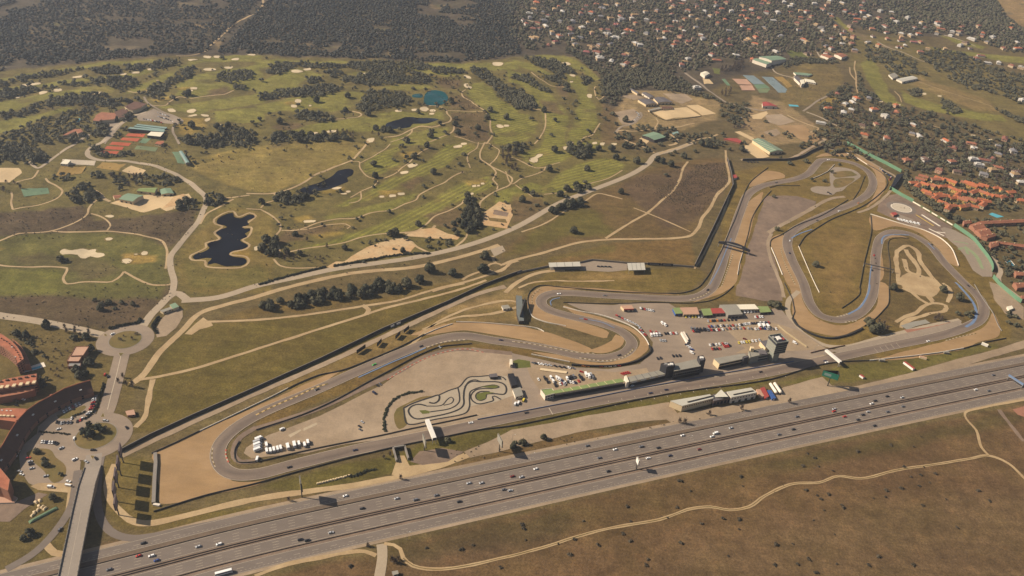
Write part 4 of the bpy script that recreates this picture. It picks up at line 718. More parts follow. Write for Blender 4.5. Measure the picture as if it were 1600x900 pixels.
strip('country_road', t(2,0,'1080 455 1150 505 1250 580 1340 640 1440 665 1560 690 1640 670'), 6, MT['pale_asphalt'], .22); strip('country_road', t(2,0,'640 830 690 790 760 770 810 720 800 700'), 5, MT['pale_asphalt'], .22)
strip('country_road', zz_(960,130,8,'80 680 30 640 40 600 90 590 210 600 360 590 520 570 700 555 820 545 900 520 1000 500'), 4, MT['path'], .2, rag=.4); strip('country_road', zz_(960,130,8,'80 680 160 720 280 770 420 820 500 870'), 4.5, MT['path'], .2, rag=.4); strip('country_road', zz_(960,130,8,'560 880 700 830 860 790 980 720 1100 690 1200 680 1290 640'), 4.5, MT['path'], .2, rag=.4); strip('country_road', zz_(960,130,8,'500 570 545 490 520 440'), 2.5, MT['path'], .2)
strip('country_road', zz_(960,130,8,'700 640 780 700 760 760 680 780'), 6, MT['path'], .21, rag=.6)
strip('country_road', zz_(1110,150,8,'380 800 520 790 640 800 800 800 1000 780 1180 690 1300 620 1440 540'), 6, MT['dirt'], .2, rag=.8); strip('country_road', zz_(1110,150,8,'960 240 1100 310 1260 370 1350 400 1300 440 1250 450 1400 530 1440 540'), 4, MT['path'], .21, rag=.4); strip('country_road', zz_(1110,150,8,'1200 200 1360 260 1500 330 1640 400'), 5, MT['pale_road'], .21)
strip('country_road', zz_(1110,150,8,'1160 190 1260 120 1340 60 1460 0'), 5, MT['pale_asphalt'], .2)
for q in (t(2,0,'300 205 370 260 400 270'), t(2,0,'520 285 580 325'), t(2,0,'780 260 860 290 940 330'), t(2,0,'980 190 1040 230 1110 290 1180 340 1250 390'), t(2,0,'1360 225 1420 190 1490 150'), t(2,0,'1430 250 1480 290 1540 310 1530 335 1500 340'), t(2,0,'740 -10 830 35'), t(2,0,'1040 130 1120 180'), t(2,0,'80 120 140 140 220 170'), t(3,0,'20 420 60 460 160 490 210 550'), t(3,0,'680 260 760 300 850 330 960 380 1050 410'), t(3,0,'1100 220 1200 250 1300 290'), t(3,0,'200 320 250 355'), t(3,0,'290 300 310 330 330 360'), t(2,0,'150 -10 250 40')): strip('country_road', q, 4, MT['pale_road'], .2, rag=.4)
sheet('yard', t(0,1,'690 370 760 340 900 320 1000 320 1100 330 1180 310 1200 340 1140 390 1040 420 1000 400 940 420 900 430 800 400'), MT['sand'], .19, rag=1); sheet('spoil_heap', t(0,1,'1010 410 1060 360 1080 330 1150 310 1180 340 1120 380'), MT['pink_sand'], .25, rag=1)
strip('country_road', t(0,1,'590 290 630 315 650 340 690 360'), 5, MT['path'], .2, rag=.6); court(t(0,1,'380 140 540 140 510 185 345 205'), 'gold', 'bowling_green'); court(t(0,1,'640 115 790 125 740 170 600 150'), 'gold', 'bowling_green'); sheet('yard', t(0,1,'820 135 910 165 880 195 760 170'), MT['sand'], .22, rag=.5); sheet('yard', t(0,1,'390 95 600 105 590 135 500 130 380 130'), MT['white_line'], .22)
court(t(0,1,'130 280 300 275 310 310 150 330'), 'green_paint', 'lawn'); court(t(0,1,'1075 50 1130 50 1160 125 1110 120'), 'green_paint', 'putting_green')
sheet('yard', t(0,1,'-20 150 120 150 140 180 60 240 -20 240'), MT['sand'], .18, rag=1.5); sheet('car_park', t(0,0,'850 730 960 680 1130 740 1140 770 1080 775 960 760 870 755'), MT['pale_asphalt'], .22, rag=.5); sheet('car_park', t(0,0,'640 790 700 760 780 770 720 830 660 900 640 890 700 820'), MT['pale_asphalt'], .22, rag=.5)
strip('country_road', t(0,0,'900 605 920 640 950 660 1000 690 1100 730 1140 760 1090 785 1080 820 1100 860 1120 900'), 4, MT['pale_asphalt'], .23); strip('country_road', t(0,1,'180 110 240 150 330 90 400 40 470 0 560 -60'), 5, MT['pale_road'], .2, rag=.4)
def pool(q, group=None, **k): return sheet('swimming_pool', q, MT['pool'], .3, kind=None, label=k['label'], cat='pool')
pool(t(0,0,'460 758 485 740 508 742 505 760 480 768'), label='turquoise pool among the trees west of the golf clubhouse'); pool(t(3,1,'1378 440 1400 430 1475 455 1430 462'), label='pale blue pool below the orange-roofed townhouses'); pool(zz_(1440,340,6,'785 400 830 405 870 455 820 450'), label='rectangular blue pool with white surround near the green boundary wall'); pool(zz_(1110,150,8,'975 105 1090 115 1110 135 985 130'), label='long narrow pool beside the pink-roofed shed'); pool(zz_(0,500,8,'300 625 520 570 500 605 300 650'), label='deep blue pool between the two terracotta apartment blocks')
strip('pool_surround', zz_(1440,340,6,'775 395 830 398 885 460 820 458 775 395'), 1.6, MT['white_paint'], .27, smooth=False)
strip('pool_surround', zz_(0,500,8,'250 640 400 605 560 555'), 9, MT['white_paint'], .22, smooth=False)
# villas on the hillside: 8x enlargement at (800,0)
V1 = '315 45 o v,285 125 y v,530 130 y t,215 185 w f,225 225 g v,630 150 w l,600 270 g v,180 305 r v,320 290 r l,265 370 r v,345 362 r v,500 415 y t,300 470 y l,250 480 y l,540 530 p v,590 460 k v,725 355 r v,730 385 r e,885 350 w v,850 470 g l,790 560 g v,975 590 y v,930 665 p v,1110 740 w f,1050 650 r l,1110 100 g l,1170 70 y l,1320 60 y v,1350 150 y l,1110 215 g v,1235 235 y e,1350 205 r l,1365 250 g l,1495 245 w t,1290 310 p l,1120 375 r v,1200 385 r v,1440 380 o l,1500 395 o v,1420 440 r v,1170 440 w f,1300 470 w l,1400 695 r v,1440 690 y v,1230 550 g l,1540 550 w v,990 165 o v,860 175 r v,930 80 r v,1430 800 t l,1390 830 w f,1540 830 y l,950 290 y v,760 275 g v,400 265 g v,1150 115 g v,420 330 w l,700 30 r v'
V2 = '1000 55 y v,1100 70 t v,1200 75 w v,1370 75 w f,1450 70 o v,1330 125 o v,1420 135 t v,1440 165 r l,1500 60 o v,1560 30 r v,1240 100 y v,1120 100 c v,1270 20 r v,1440 40 y v,1340 20 r v,1010 40 r v,980 20 r l,1590 80 r v,840 125 w v,910 190 r v,950 240 w l,1010 285 o v,880 150 o v,720 190 o l,700 215 w l,600 220 w f,640 235 w l,800 285 w v,920 245 y l,960 205 t v,1100 370 w v,1080 390 y v,1060 410 r v,840 210 g v,690 120 g l,660 155 r v,540 370 w f,560 365 w v,500 300 y v,530 330 r l,470 330 p v,620 385 w l,700 350 b l,1480 250 y l,1520 275 o l,1460 260 y v,430 175 w v,370 185 r v,250 210 c t,130 60 y v,150 20 o v'
V3 = '30 130 w l,100 140 r v,180 150 r v,240 75 t v,270 105 t v,200 70 y v,340 60 t l,150 30 w v,100 15 w v,330 180 g f,340 195 w l,400 240 r v,480 240 y v,380 15 w t,460 20 w l,290 25 w v,580 40 t v,590 75 o v,540 95 t l,480 70 t v,700 70 w v,770 80 w v,870 115 w f,780 120 r l,800 140 w v,650 185 t v,830 215 w v,890 225 w f,940 215 o v,910 265 p l,830 255 r l,745 245 r v,740 205 r v,950 265 t v,730 165 r l,630 100 w l,690 115 r v,510 90 r v,960 145 y v,1060 145 t v,1080 185 t l,1150 200 w v,1190 215 g v,1340 212 o v,1270 245 w l,1200 285 w v,980 175 r v,1060 165 w v,1210 170 r l,1370 395 w l,1440 395 w v,1520 415 r v,1580 425 w f,1560 305 o l,1470 305 r v,1330 350 r l,1550 270 w v,1590 630 w v,300 155 y v,60 80 w v,550 620 o v,480 655 w v,380 680 o l,470 710 w v,660 690 o v,730 730 w f,600 850 o v,740 870 t v,900 840 g v,940 850 w l,330 770 w l,430 590 r v,1300 370 r v,950 330 r v,1400 235 w v'
def vpos(s, c): return [c(float(k.split()[0]), float(k.split()[1])) for k in s.split(',')]
C1, C2, C3 = (lambda x, y: (800 + x / 8, y / 8 + 1)), (lambda x, y: (800 + x / 4, y / 4 + 1)), (lambda x, y: (1200 + x / 4, y / 4 + 1))
HOUSES = G(vpos(V1, C1) + vpos(V2, C2) + vpos(V3, C3) + [(1400 + x / 8, 251 + y / 8) for x, y in ((530, 160), (760, 170), (690, 40), (1260, 110), (1200, 140), (1030, 85), (960, 15), (1100, 20), (1090, 200), (1480, 200), (1550, 300), (1500, 170), (120, 20))])
HX = []
for x0, x1, y0, y1, n in ((812, 1195, 2, 72, 46), (1040, 1200, 4, 100, 14), (1200, 1380, 4, 88, 34), (1380, 1590, 36, 80, 16), (1310, 1430, 150, 200, 8), (1440, 1600, 215, 262, 10)):
    k = 0; tries = 0
    while k < n and tries < 600:
        tries += 1; q = (float(RNG.uniform(x0, x1)), float(RNG.uniform(y0, y1))); w = G([q])[0]
        if np.hypot(*(HOUSES - w).T).min() > 27 and q[1] < 60 + (q[0] - 812) * .5: HX.append(q); HOUSES = np.vstack([HOUSES, w]); k += 1
def clear_houses(q):
    keep = np.ones(len(q), bool)
    for h in HOUSES: dx, dy = q[:, 0] - h[0], q[:, 1] - h[1]; keep &= ~((np.abs(dx) < 10) & (dy < 7) & (dy > -15))
    return q[keep]
# ------------------------------------------------------------------ naming by landmark
MARKS = [('the teal pond', 680, 153), ('the elongated dark pond', 645, 190), ('the pond beside the driving range', 512, 283), ('the branching black pond', 350, 375), ('the big lobed bunker', 128, 397), ('the clay tennis courts', 200, 222), ('the golf clubhouse', 190, 180),
 ('the pool by the clubhouse', 122, 188), ('the maintenance sheds', 205, 307), ('the upper roundabout', 196, 531), ('the lower roundabout', 150, 681), ('the green-roofed gatehouse', 268, 478), ('the curved apartment block', 60, 640), ('the motorway overpass', 120, 810), ('the brick villa', 122, 555),
 ('the pale gravel apron', 306, 508), ('the fork of the white tracks', 572, 482), ('the little turning circle', 772, 418), ('the spoil heap', 600, 390), ('the allotment', 780, 335), ('the longer covered stand', 886, 415), ('the lone-oak field crossing', 1009, 333), ('the main riding arena', 1055, 177), ('the green-roofed hall', 1022, 213), ('the striped riding hall', 1198, 230),
 ('the blue tennis courts', 1185, 130), ('the white sports hall', 1205, 94), ('the grey poplars', 1145, 105), ('the white villa by the lane', 1090, 140), ('the practice green', 312, 180), ('the long mown fairway', 890, 200), ('the zigzag bunker', 835, 248), ('the pale golf pavilion', 1418, 123), ('the long bare fairway', 1500, 150),
 ('the orange townhouses', 1500, 300), ('the helipad', 1408, 325), ('the tiled terraces', 1540, 375), ('the skid pad loop', 1290, 290), ('the infield triangle', 1300, 400), ('the motocross loops', 1430, 430), ('the control tower', 1210, 550), ('the karting circuit', 720, 620), ('the stone underpass', 625, 705), ('the bottom field track', 640, 880), ('the paddock sheds', 1150, 487), ('the hospitality building', 1115, 625), ('the hilltop villas', 900, 45), ('the upper villa slope', 1120, 60), ('the far right villas', 1440, 50), ('the top left scrub hill', 150, 60), ('the forest edge', 560, 95), ('the winding trail up the hill', 400, 30), ('the back fairways', 60, 160), ('the left cart path', 160, 330), ('the upper bunker cluster', 460, 110), ('the middle fairway bunkers', 770, 198), ('the strip of golf rough', 870, 120)]
MW = G([(m[1], m[2]) for m in MARKS])
ORDL = ['first', 'second', 'third', 'fourth', 'fifth', 'sixth', 'seventh', 'eighth', 'ninth', 'tenth', 'eleventh', 'twelfth', 'thirteenth', 'fourteenth', 'fifteenth', 'sixteenth', 'seventeenth', 'eighteenth', 'nineteenth', 'twentieth'] + ['twenty-' + k for k in ('first', 'second', 'third', 'fourth', 'fifth', 'sixth', 'seventh', 'eighth', 'ninth')] + ['thirtieth'] + ['thirty-' + k for k in ('first', 'second', 'third', 'fourth', 'fifth', 'sixth', 'seventh', 'eighth', 'ninth')] + ['number %d' % k for k in range(40, 400)]
ORD = ['closest'] + [w + ' closest' for w in ORDL[1:]]
LABELQ = []
def label_later(o, base, xy): LABELQ.append((o, base, np.array(xy, float)))
def flush_labels():
    b = {}
    for o, base, xy in LABELQ:
        i = int(np.argmin(np.hypot(*(MW - xy).T))); m = MARKS[i]; q = W2P([xy[0], xy[1], float(hgt(*xy))]); dx, dy = q[0] - m[1], (q[1] - m[2]) * 1.6
        rel = ('right of' if dx > 0 else 'left of') if abs(dx) > abs(dy) else ('below' if dy > 0 else 'beyond')
        b.setdefault((base, rel, m[0]), []).append((np.hypot(*(MW[i] - xy)), o))
    for (base, rel, ph), L in b.items():
        L.sort(key=lambda z: z[0])
        for k, (d, o) in enumerate(L):
            ph2 = ph
            o['label'] = f'{base} {rel} {ph2}' + ('' if len(L) == 1 else f', {ORD[k]}')
# ------------------------------------------------------------------ vegetation
_ico = [(0, 0, 1)] + [(.894 * math.cos(i * 1.2566), .894 * math.sin(i * 1.2566), .447) for i in range(5)] + [(.894 * math.cos(i * 1.2566 + .628), .894 * math.sin(i * 1.2566 + .628), -.447) for i in range(5)] + [(0, 0, -1)]
_icof = [(0, 1 + i, 1 + (i + 1) % 5) for i in range(5)] + [(1 + i, 6 + i, 1 + (i + 1) % 5) for i in range(5)] + [(1 + (i + 1) % 5, 6 + i, 6 + (i + 1) % 5) for i in range(5)] + [(11, 6 + (i + 1) % 5, 6 + i) for i in range(5)]
ICO = np.array(_ico); ICOF = np.array(_icof)
OCT = np.array([(0, 0, 1), (1, 0, 0), (0, 1, 0), (-1, 0, 0), (0, -1, 0), (0, 0, -1)], float); OCTF = np.array([(0, 1, 2), (0, 2, 3), (0, 3, 4), (0, 4, 1), (5, 2, 1), (5, 3, 2), (5, 4, 3), (5, 1, 4)])
def crown(seed, puffs, leaves, H=.82, base=.18, bm=ICO, bf=ICOF, shape='dome', pr=(.16, .30)):
    r = np.random.default_rng(seed); V = []; F = []; n = 0
    for i in range(puffs):
        a = r.uniform(0, 6.283); 
        if shape == 'dome': u = r.uniform(0, 1) ** .5; z = base + (H - base) * r.uniform(.1, .85) * (1 - .55 * u * u); R = .36 * u; s = r.uniform(*pr)
        elif shape == 'column': zt = (i + .5) / puffs; z = base + (H - base) * zt; R = .12 * (1 - zt); s = (.24 * (1 - zt) + .06)
        else: zt = r.uniform(0, 1); z = base + (H - base) * zt; R = .34 * (1 - zt * .6) * r.uniform(0, 1) ** .5; s = r.uniform(*pr) * (1 - .4 * zt)
        c = np.array([R * math.cos(a), R * math.sin(a), z]); q = bm * s * r.uniform(.75, 1.25, (len(bm), 1)) * np.array([1, 1, .8]) + c
        V.append(q); F.append(bf + n); n += len(q)
    for i in range(leaves):
        a = r.uniform(0, 6.283); e = r.uniform(-.1, 1.4); d = np.array([math.cos(a) * math.cos(e) * .47, math.sin(a) * math.cos(e) * .47, base + .12 + (H - base - .05) * math.sin(max(0, e)) * .9]) * r.uniform(.85, 1.08)
        q = d + r.normal(0, .045, (3, 3)); V.append(q); F.append(np.array([[0, 1, 2]]) + n); n += 3
    return np.concatenate(V), np.concatenate(F)
def bare_crown(seed, tall=1.0):
    r = np.random.default_rng(seed); V = []; F = []; n = 0
    for i in range(150):
        a = r.uniform(0, 6.283); u = r.uniform(0, 1) ** .6; z = .15 + .8 * r.uniform(0, 1); R = .42 * u * math.sin(math.pi * min(1, .15 + z * .85)); b = np.array([R * math.cos(a) * .5, R * math.sin(a) * .5, z * .75]) * np.array([1, 1, tall]); e = np.array([R * math.cos(a), R * math.sin(a), z]) * np.array([1, 1, tall]) + r.normal(0, .03, 3); w = r.normal(0, .028, 3)
        V += [b - w, b + w, e]; F.append((n, n + 1, n + 2)); n += 3
    return np.array(V), np.array(F)
def trunk_mb(h=.4, r=.045):
    mb = MB(); mb.cyl(0, 0, -.05, h, r, r * .6, 6); 
    for k in range(4): a = k * 1.57 + .4; mb.bar((0, 0, h * .6), (.24 * math.cos(a), .24 * math.sin(a), h + .12), r * .35)
    return mb
BIGC = {'oak': [mesh_np('crown', *crown(s, 22, 130), LEAF['oak']) for s in range(5)], 'pine': [mesh_np('crown', *crown(s + 20, 18, 110, H=.95, base=.25, pr=(.15, .26)), LEAF['pine']) for s in range(3)],
        'bare': [mesh_np('crown', *bare_crown(s), LEAF['bare']) for s in range(3)], 'poplar': [mesh_np('crown', *bare_crown(s + 9, 2.2), LEAF['bare']) for s in range(3)], 'cypress': [mesh_np('crown', *crown(s, 9, 20, H=2.6, base=.1, shape='column'), LEAF['cypress']) for s in range(2)],
        'shrub': [mesh_np('foliage', *crown(s + 40, 9, 40, H=.55, base=.02, bm=OCT, bf=OCTF), LEAF['shrub']) for s in range(4)]}
TRUNK = trunk_mb().mesh('trunk', MT['bark']); TRUNK_T = trunk_mb(.8, .05).mesh('trunk', MT['bark']); STEM = trunk_mb(.15, .03).mesh('stem', MT['bark'])
SMALLC = {k: [crown(s + 70, 6, 8, bm=OCT, bf=OCTF, H=.8 if k == 'oak' else .9, pr=(.2, .36)) for s in range(6)] for k in ('oak', 'pine')}
SMALLC['bare'] = [bare_crown(s + 30) for s in range(3)]; SMALLC['tiny'] = [crown(s + 90, 1, 4, H=.9, base=.12, pr=(.40, .5)) for s in range(6)]; SMALLC['scrub'] = [crown(s + 120, 2, 3, bm=OCT, bf=OCTF, H=.5, base=.05, pr=(.25, .4)) for s in range(5)]
def mass(name, pts, diam, kind, mat, seed=0, zs=1.0, **k):
    """uncountable vegetation: clump meshes written into one object"""
    r = np.random.default_rng(seed); pts = np.asarray(pts); n = len(pts)
    if not n: return
    zg = hgt(pts[:, 0], pts[:, 1]); V = []; F = []; T = []; off = 0; lib = SMALLC[kind]; sel = r.integers(0, len(lib), n)
    for j, (v, f) in enumerate(lib):
        ix = np.where(sel == j)[0]
        if not len(ix): continue
        a = r.uniform(0, 6.283, len(ix)); c, s_ = np.cos(a), np.sin(a); d = diam[ix]
        X = (v[None, :, 0] * c[:, None] - v[None, :, 1] * s_[:, None]) * d[:, None] + pts[ix, 0, None]; Y = (v[None, :, 0] * s_[:, None] + v[None, :, 1] * c[:, None]) * d[:, None] + pts[ix, 1, None]; Z = v[None, :, 2] * d[:, None] * zs * r.uniform(.85, 1.15, len(ix))[:, None] + zg[ix, None] - .1
        V.append(np.stack([X, Y, Z], -1).reshape(-1, 3)); F.append((f[None] + (np.arange(len(ix)) * len(v))[:, None, None] + off).reshape(-1, 3)); T.append(np.repeat(.5 * r.uniform(0, 1, len(ix)) + .5 * np.clip(vnoise(pts[ix, 0] / 90, pts[ix, 1] / 90, 9) * 1.6 - .3, 0, 1), len(v))); off += len(ix) * len(v)
    me = mesh_np(name, np.concatenate(V), np.concatenate(F), mat); at = me.attributes.new('tone', 'FLOAT', 'POINT'); at.data.foreach_set('value', np.concatenate(T).astype(np.float32))
    return obj(name, me, kind='stuff', **k)
def scatter(P, spacing, world=False, prob=1.0, thr=None):
    P = np.asarray(P, float) if world else G(P); lo, hi = P.min(0), P.max(0)
    a, b = np.meshgrid(np.arange(lo[0], hi[0], spacing), np.arange(lo[1], hi[1], spacing)); q = np.column_stack([a.ravel(), b.ravel()]); q = q + RNG.uniform(-.45, .45, q.shape) * spacing
    q = q[inside(P, q)]; keep = RNG.uniform(0, 1, len(q)) < prob
    if thr: keep &= vnoise(q[:, 0] / thr[0] + 7, q[:, 1] / thr[0], 5) * .65 + vnoise(q[:, 0] / thr[0] * 3, q[:, 1] / thr[0] * 3, 6) * .35 > thr[1]
    return clear_houses(q[keep])
FWG = [G(q) for q in FW]
TREES = []                                                        # x, y, crown width, species
def grove(P, sp=7.2, d=(5.5, 11.5), kind='oak', prob=.84):
    for q in scatter(P, sp, prob=prob): TREES.append((q[0], q[1], RNG.uniform(*d), kind))
def singles(pts, d=(8, 11), kind='oak'):
    for q in G(pts): TREES.append((q[0], q[1], RNG.uniform(*d), kind))
for q in ('0 520 120 490 300 450 400 445 560 415 500 440 360 475 200 500 60 535 0 550', '550 430 700 410 760 430 740 465 600 460', '780 405 900 415 890 440 790 445', '900 410 1060 375 1110 385 1050 420 1000 440 960 440', '0 570 60 560 200 540 250 570 120 600 0 640', '270 545 360 530 360 550 280 555', '370 515 420 520 420 540 370 535', '440 510 520 515 540 540 450 545', '560 500 640 490 650 530 570 530',
          '660 490 860 485 870 530 780 570 680 540', '0 750 30 710 200 660 400 600 500 590 620 580 690 590 600 640 480 660 380 660 250 690 150 730', '880 590 960 540 1090 480 1110 440 1220 420 1200 480 1060 540 1040 590 960 620', '1330 480 1400 450 1500 440 1590 460 1570 500 1450 525 1340 510', '1460 540 1560 540 1540 565 1470 560', '1120 580 1230 600 1150 610', '1350 790 1450 780 1580 820 1600 880 1400 870', '1120 870 1300 850 1600 880 1600 910 1120 910', '600 640 800 620 880 600 860 630 700 680 600 660'): grove(t(0, 0, q))
grove(t(0, 0, '-60 900 150 790 300 740 380 725 480 690 560 650 600 670 580 730 560 790 650 830 560 880 400 910 -60 910'), 9, (6, 10)); grove(t(0, 0, '720 700 800 690 830 740 760 760'), 7)
for q in ('80 410 200 390 300 395 400 405 560 410 560 430 400 430 250 420 150 470 60 460', '560 400 700 385 880 390 1000 380 1100 420 1300 440 1300 460 1150 465 1000 440 850 450 700 450 580 430', '400 450 500 440 560 470 480 490', '300 480 420 490 410 510 330 530', '500 490 650 470 800 460 900 430 1000 450 1120 490 1080 530 950 520 850 530 700 540 570 520', '0 600 130 570 360 540 480 530 550 550 480 590 330 610 150 615 30 630', '680 570 800 560 920 590 980 640 960 670 830 670 740 700 620 690 660 640', '1330 420 1440 440 1500 500 1600 560 1600 660 1500 600 1480 540 1380 480', '240 700 400 700 490 740 470 780 330 760 250 740', '60 850 250 830 400 850 540 840 580 880 400 890 90 890'): grove(t(1, 0, q))
grove(t(1, 0, '450 820 640 820 600 860 480 850'), 8, (5, 8), 'bare', .7); grove(t(1, 0, '1120 480 1280 500 1260 540 1130 520'), 9, (5, 8), 'bare', .6)
for q in ('70 360 250 370 370 440 390 470 270 470 200 430 120 400', '180 480 330 470 350 540 410 580 350 580 260 520', '0 470 70 470 180 530 240 580 170 570 90 520 0 490', '0 560 60 560 130 610 150 670 60 680 0 670', '430 480 500 490 510 530 440 530'): grove(t(2, 0, q))
grove(t(2, 0, '340 300 450 360 560 440 680 450 820 400 960 420 1010 480 1100 520 1150 560 1000 580 850 540 760 560 680 600 560 600 540 540 560 480 430 380 330 330'), 8.5, (7, 11), 'oak', .95)
for q in ('340 720 420 730 420 770 350 740', '480 250 560 250 620 330 520 380 420 320', '690 190 800 210 780 300 700 260', '800 200 1060 190 1150 240 980 270 820 240', '1080 400 1180 340 1290 370 1200 420', '1290 300 1420 340 1400 400 1280 390', '550 180 660 190 640 230 560 220', '1210 0 1560 0 1450 40 1250 30', '0 10 200 0 330 90 260 120 150 100 0 110', '330 180 480 200 400 240 330 230', '560 300 640 330 560 380 430 370'): grove(t(0, 1, q), 8, (6, 10), 'oak', .75)
grove(t(0, 1, '700 180 900 200 860 280 700 260'), 9, (6, 9), 'bare', .6); grove(t(1, 1, '110 330 330 330 280 390 140 380'), 8, (8, 11), 'oak', .8); grove(t(1, 1, '1280 430 1340 340 1400 390 1400 500 1350 600 1310 560 1260 500'), 9, (8, 12), 'oak', .95); grove(t(1, 1, '1120 510 1260 540 1290 590 1180 540'), 9, (7, 9)); grove(t(1, 1, '1010 595 1150 590 1280 605 1150 670 1030 640'), 8, (4, 8), 'oak', .6); grove(t(1, 1, '30 600 130 610 140 700 40 700'), 9, (9, 12))
grove(t(1, 1, '120 690 280 700 260 760 150 740'), 8, (5, 8), 'bare', .7); grove(t(1, 1, '640 615 830 590 760 640 650 645'), 8, (4, 6)); grove(t(1, 1, '330 700 480 690 440 740 340 750'), 8, (4, 6), 'bare', .7)
for q in ('330 280 490 240 490 285 400 310 340 300', '210 450 270 400 440 350 450 370 300 420 240 460', '340 0 470 0 500 80 440 100 350 60', '0 0 120 0 80 60 0 60', '1360 40 1480 30 1440 60'): grove(t(2, 1, q), 9, (8, 12), 'oak', .85)
grove(t(1, 2, '30 150 60 100 150 70 220 90 300 60 380 30 600 10 700 20 880 -20 1000 -10 860 40 700 60 600 70 400 100 250 130 130 130'), 9.5, (8, 12), 'oak', 1.0)
singles(t(1, 1, '735 135 860 105 745 210 1110 185 1270 135 1300 72 1070 20 1580 30 985 90 910 18 1320 335 1015 510 870 570 840 575 555 660 190 685 830 430 375 325 1560 40 1180 520 200 330 310 340 35 375'), (8, 12)); singles(t(1, 1, '1430 715 1085 800 1230 820 1420 800 770 890 940 890 830 890 1025 865'), (11, 15))
singles(t(2, 1, '680 310 385 555 425 385 960 200 990 140 830 50 705 25 985 70 1070 88 1020 55 650 95 700 100 780 120 265 50 460 65 440 70 540 40 80 300 130 320 65 360 620 45 1140 50 1180 10 1230 20 910 110 940 120 470 165 455 245 300 325 230 170 340 385 300 405'), (9, 13))
singles(t(1, 0, '575 610 1060 570 980 560 1220 640 1220 650 1465 695 1250 745 1145 780 1245 785 1385 810 1095 825 1090 860 1260 840 1445 745 750 810 800 820 835 825 1180 835 85 720 150 715 20 755 150 770 35 510 940 890 1010 710 1135 680 1485 850 1565 745 380 640 265 665 700 720 560 700'), (9, 13)); singles(t(0, 0, '1085 620 1180 595 320 610 540 490 185 540 1200 800 690 650 1390 370 145 480'), (11, 14))
singles(t(2, 0, '320 620 380 660 370 710 405 745 265 760 245 850 120 750 200 700 475 830 435 435 550 640 540 720 580 750 630 720 710 760 650 780 740 800 820 800 700 830 725 850 660 860 620 655 590 690 1055 850 1160 860 960 860 870 870 1000 800 400 640 350 690'), (8, 12))
for q in ('620 550 700 600 650 660 560 640', '730 790 1000 790 1030 830 840 830 730 820', '1000 840 1280 830 1300 900 1000 900', '640 830 740 850 700 890 640 880'): grove(t(2, 0, q), 10, (7, 10), 'oak', .6)
singles(t(3, 1, '135 125 235 115 440 130 350 235 270 230 395 180 35 335 55 540 295 765'), (8, 10)); singles(zz_(1200, 450, 4, '20 110 50 120 640 240 620 220 690 270 660 280 780 10 1090 20 1190 75'), (9, 13)); grove(zz_(1200, 450, 4, '1150 170 1280 150 1290 185 1180 190'), 9, (7, 9)); singles(zz_(1200, 450, 4, '1060 190 1040 200 1080 205 720 235 740 265 690 220'), (7, 9), 'bare')
singles(t(0, 2, '640 105 720 130 680 100 830 110 595 80 630 140 285 245 760 100'), (6, 9)); grove(t(0, 2, '0 260 160 270 260 330 200 380 120 320 0 290'), 9, (6, 9), 'oak', .7); grove(t(0, 2, '380 240 600 260 620 330 460 330'), 10, (5, 8), 'bare', .5); singles(zz_(0, 500, 8, '1140 390 1120 560 960 640 1000 720 1070 690 930 240 1080 230 590 90'), (7, 10)); singles(zz_(140, 495, 11.25, '520 400 560 420 750 400 810 320 840 310 600 350'), (3.5, 5.5), 'bare'); singles(zz_(0, 600, 8, '1040 670 1100 700 1260 560 1330 555'), (3, 4.5), 'bare'); singles(zz_(0, 600, 8, '1120 530 1240 590 1290 600 1060 640 1110 630 1150 660'), (6, 9), 'pine')
grove(zz_(0, 500, 8, '170 190 330 190 420 260 480 330 540 400 560 480 450 480 390 390 330 290 230 250'), 6, (4, 7), 'oak', .9); grove(zz_(0, 500, 8, '470 690 590 620 600 760 580 870 470 880'), 6, (5, 8), 'oak', .9); grove(zz_(0, 600, 8, '20 190 430 150 420 220 20 260'), 6, (4, 6), 'bare', .7); singles(zz_(0, 500, 8, '700 380 770 440 680 480 850 400 660 540 790 590 720 630 700 700 740 720 640 630 470 230 530 280 610 520'), (3.5, 5), 'bare'); singles(t(0, 3, '275 170 285 210 380 270 190 640 210 660 150 670 230 130 330 420'), (5, 8)); singles(t(0, 2, '740 590 790 610 830 620 770 560'), (6, 9), 'bare')
singles(t(2, 3, '70 75 10 100 195 45'), (6, 8)); singles(p('700 690 805 693 815 694'), (5, 7)); singles(t(1, 3, '840 150 800 165 870 820 890 800 850 810 700 715 205 430 905 295'), (5, 8), 'bare')
singles(zz_(1020, 580, 6.43, '265 520 565 440 1370 320 320 530 890 390'), (6, 9), 'bare'); grove(t(2, 0, '1290 450 1450 380 1440 440 1310 460'), 5, (5, 7.5), 'poplar', .9); grove(t(2, 0, '1300 590 1370 560 1380 600 1320 610'), 7, (5, 7), 'poplar', .6); singles(zz_(90, 150, 7.26, '870 160 800 170 600 190 620 185 1020 160 850 60 950 100'), (3, 4), 'cypress')
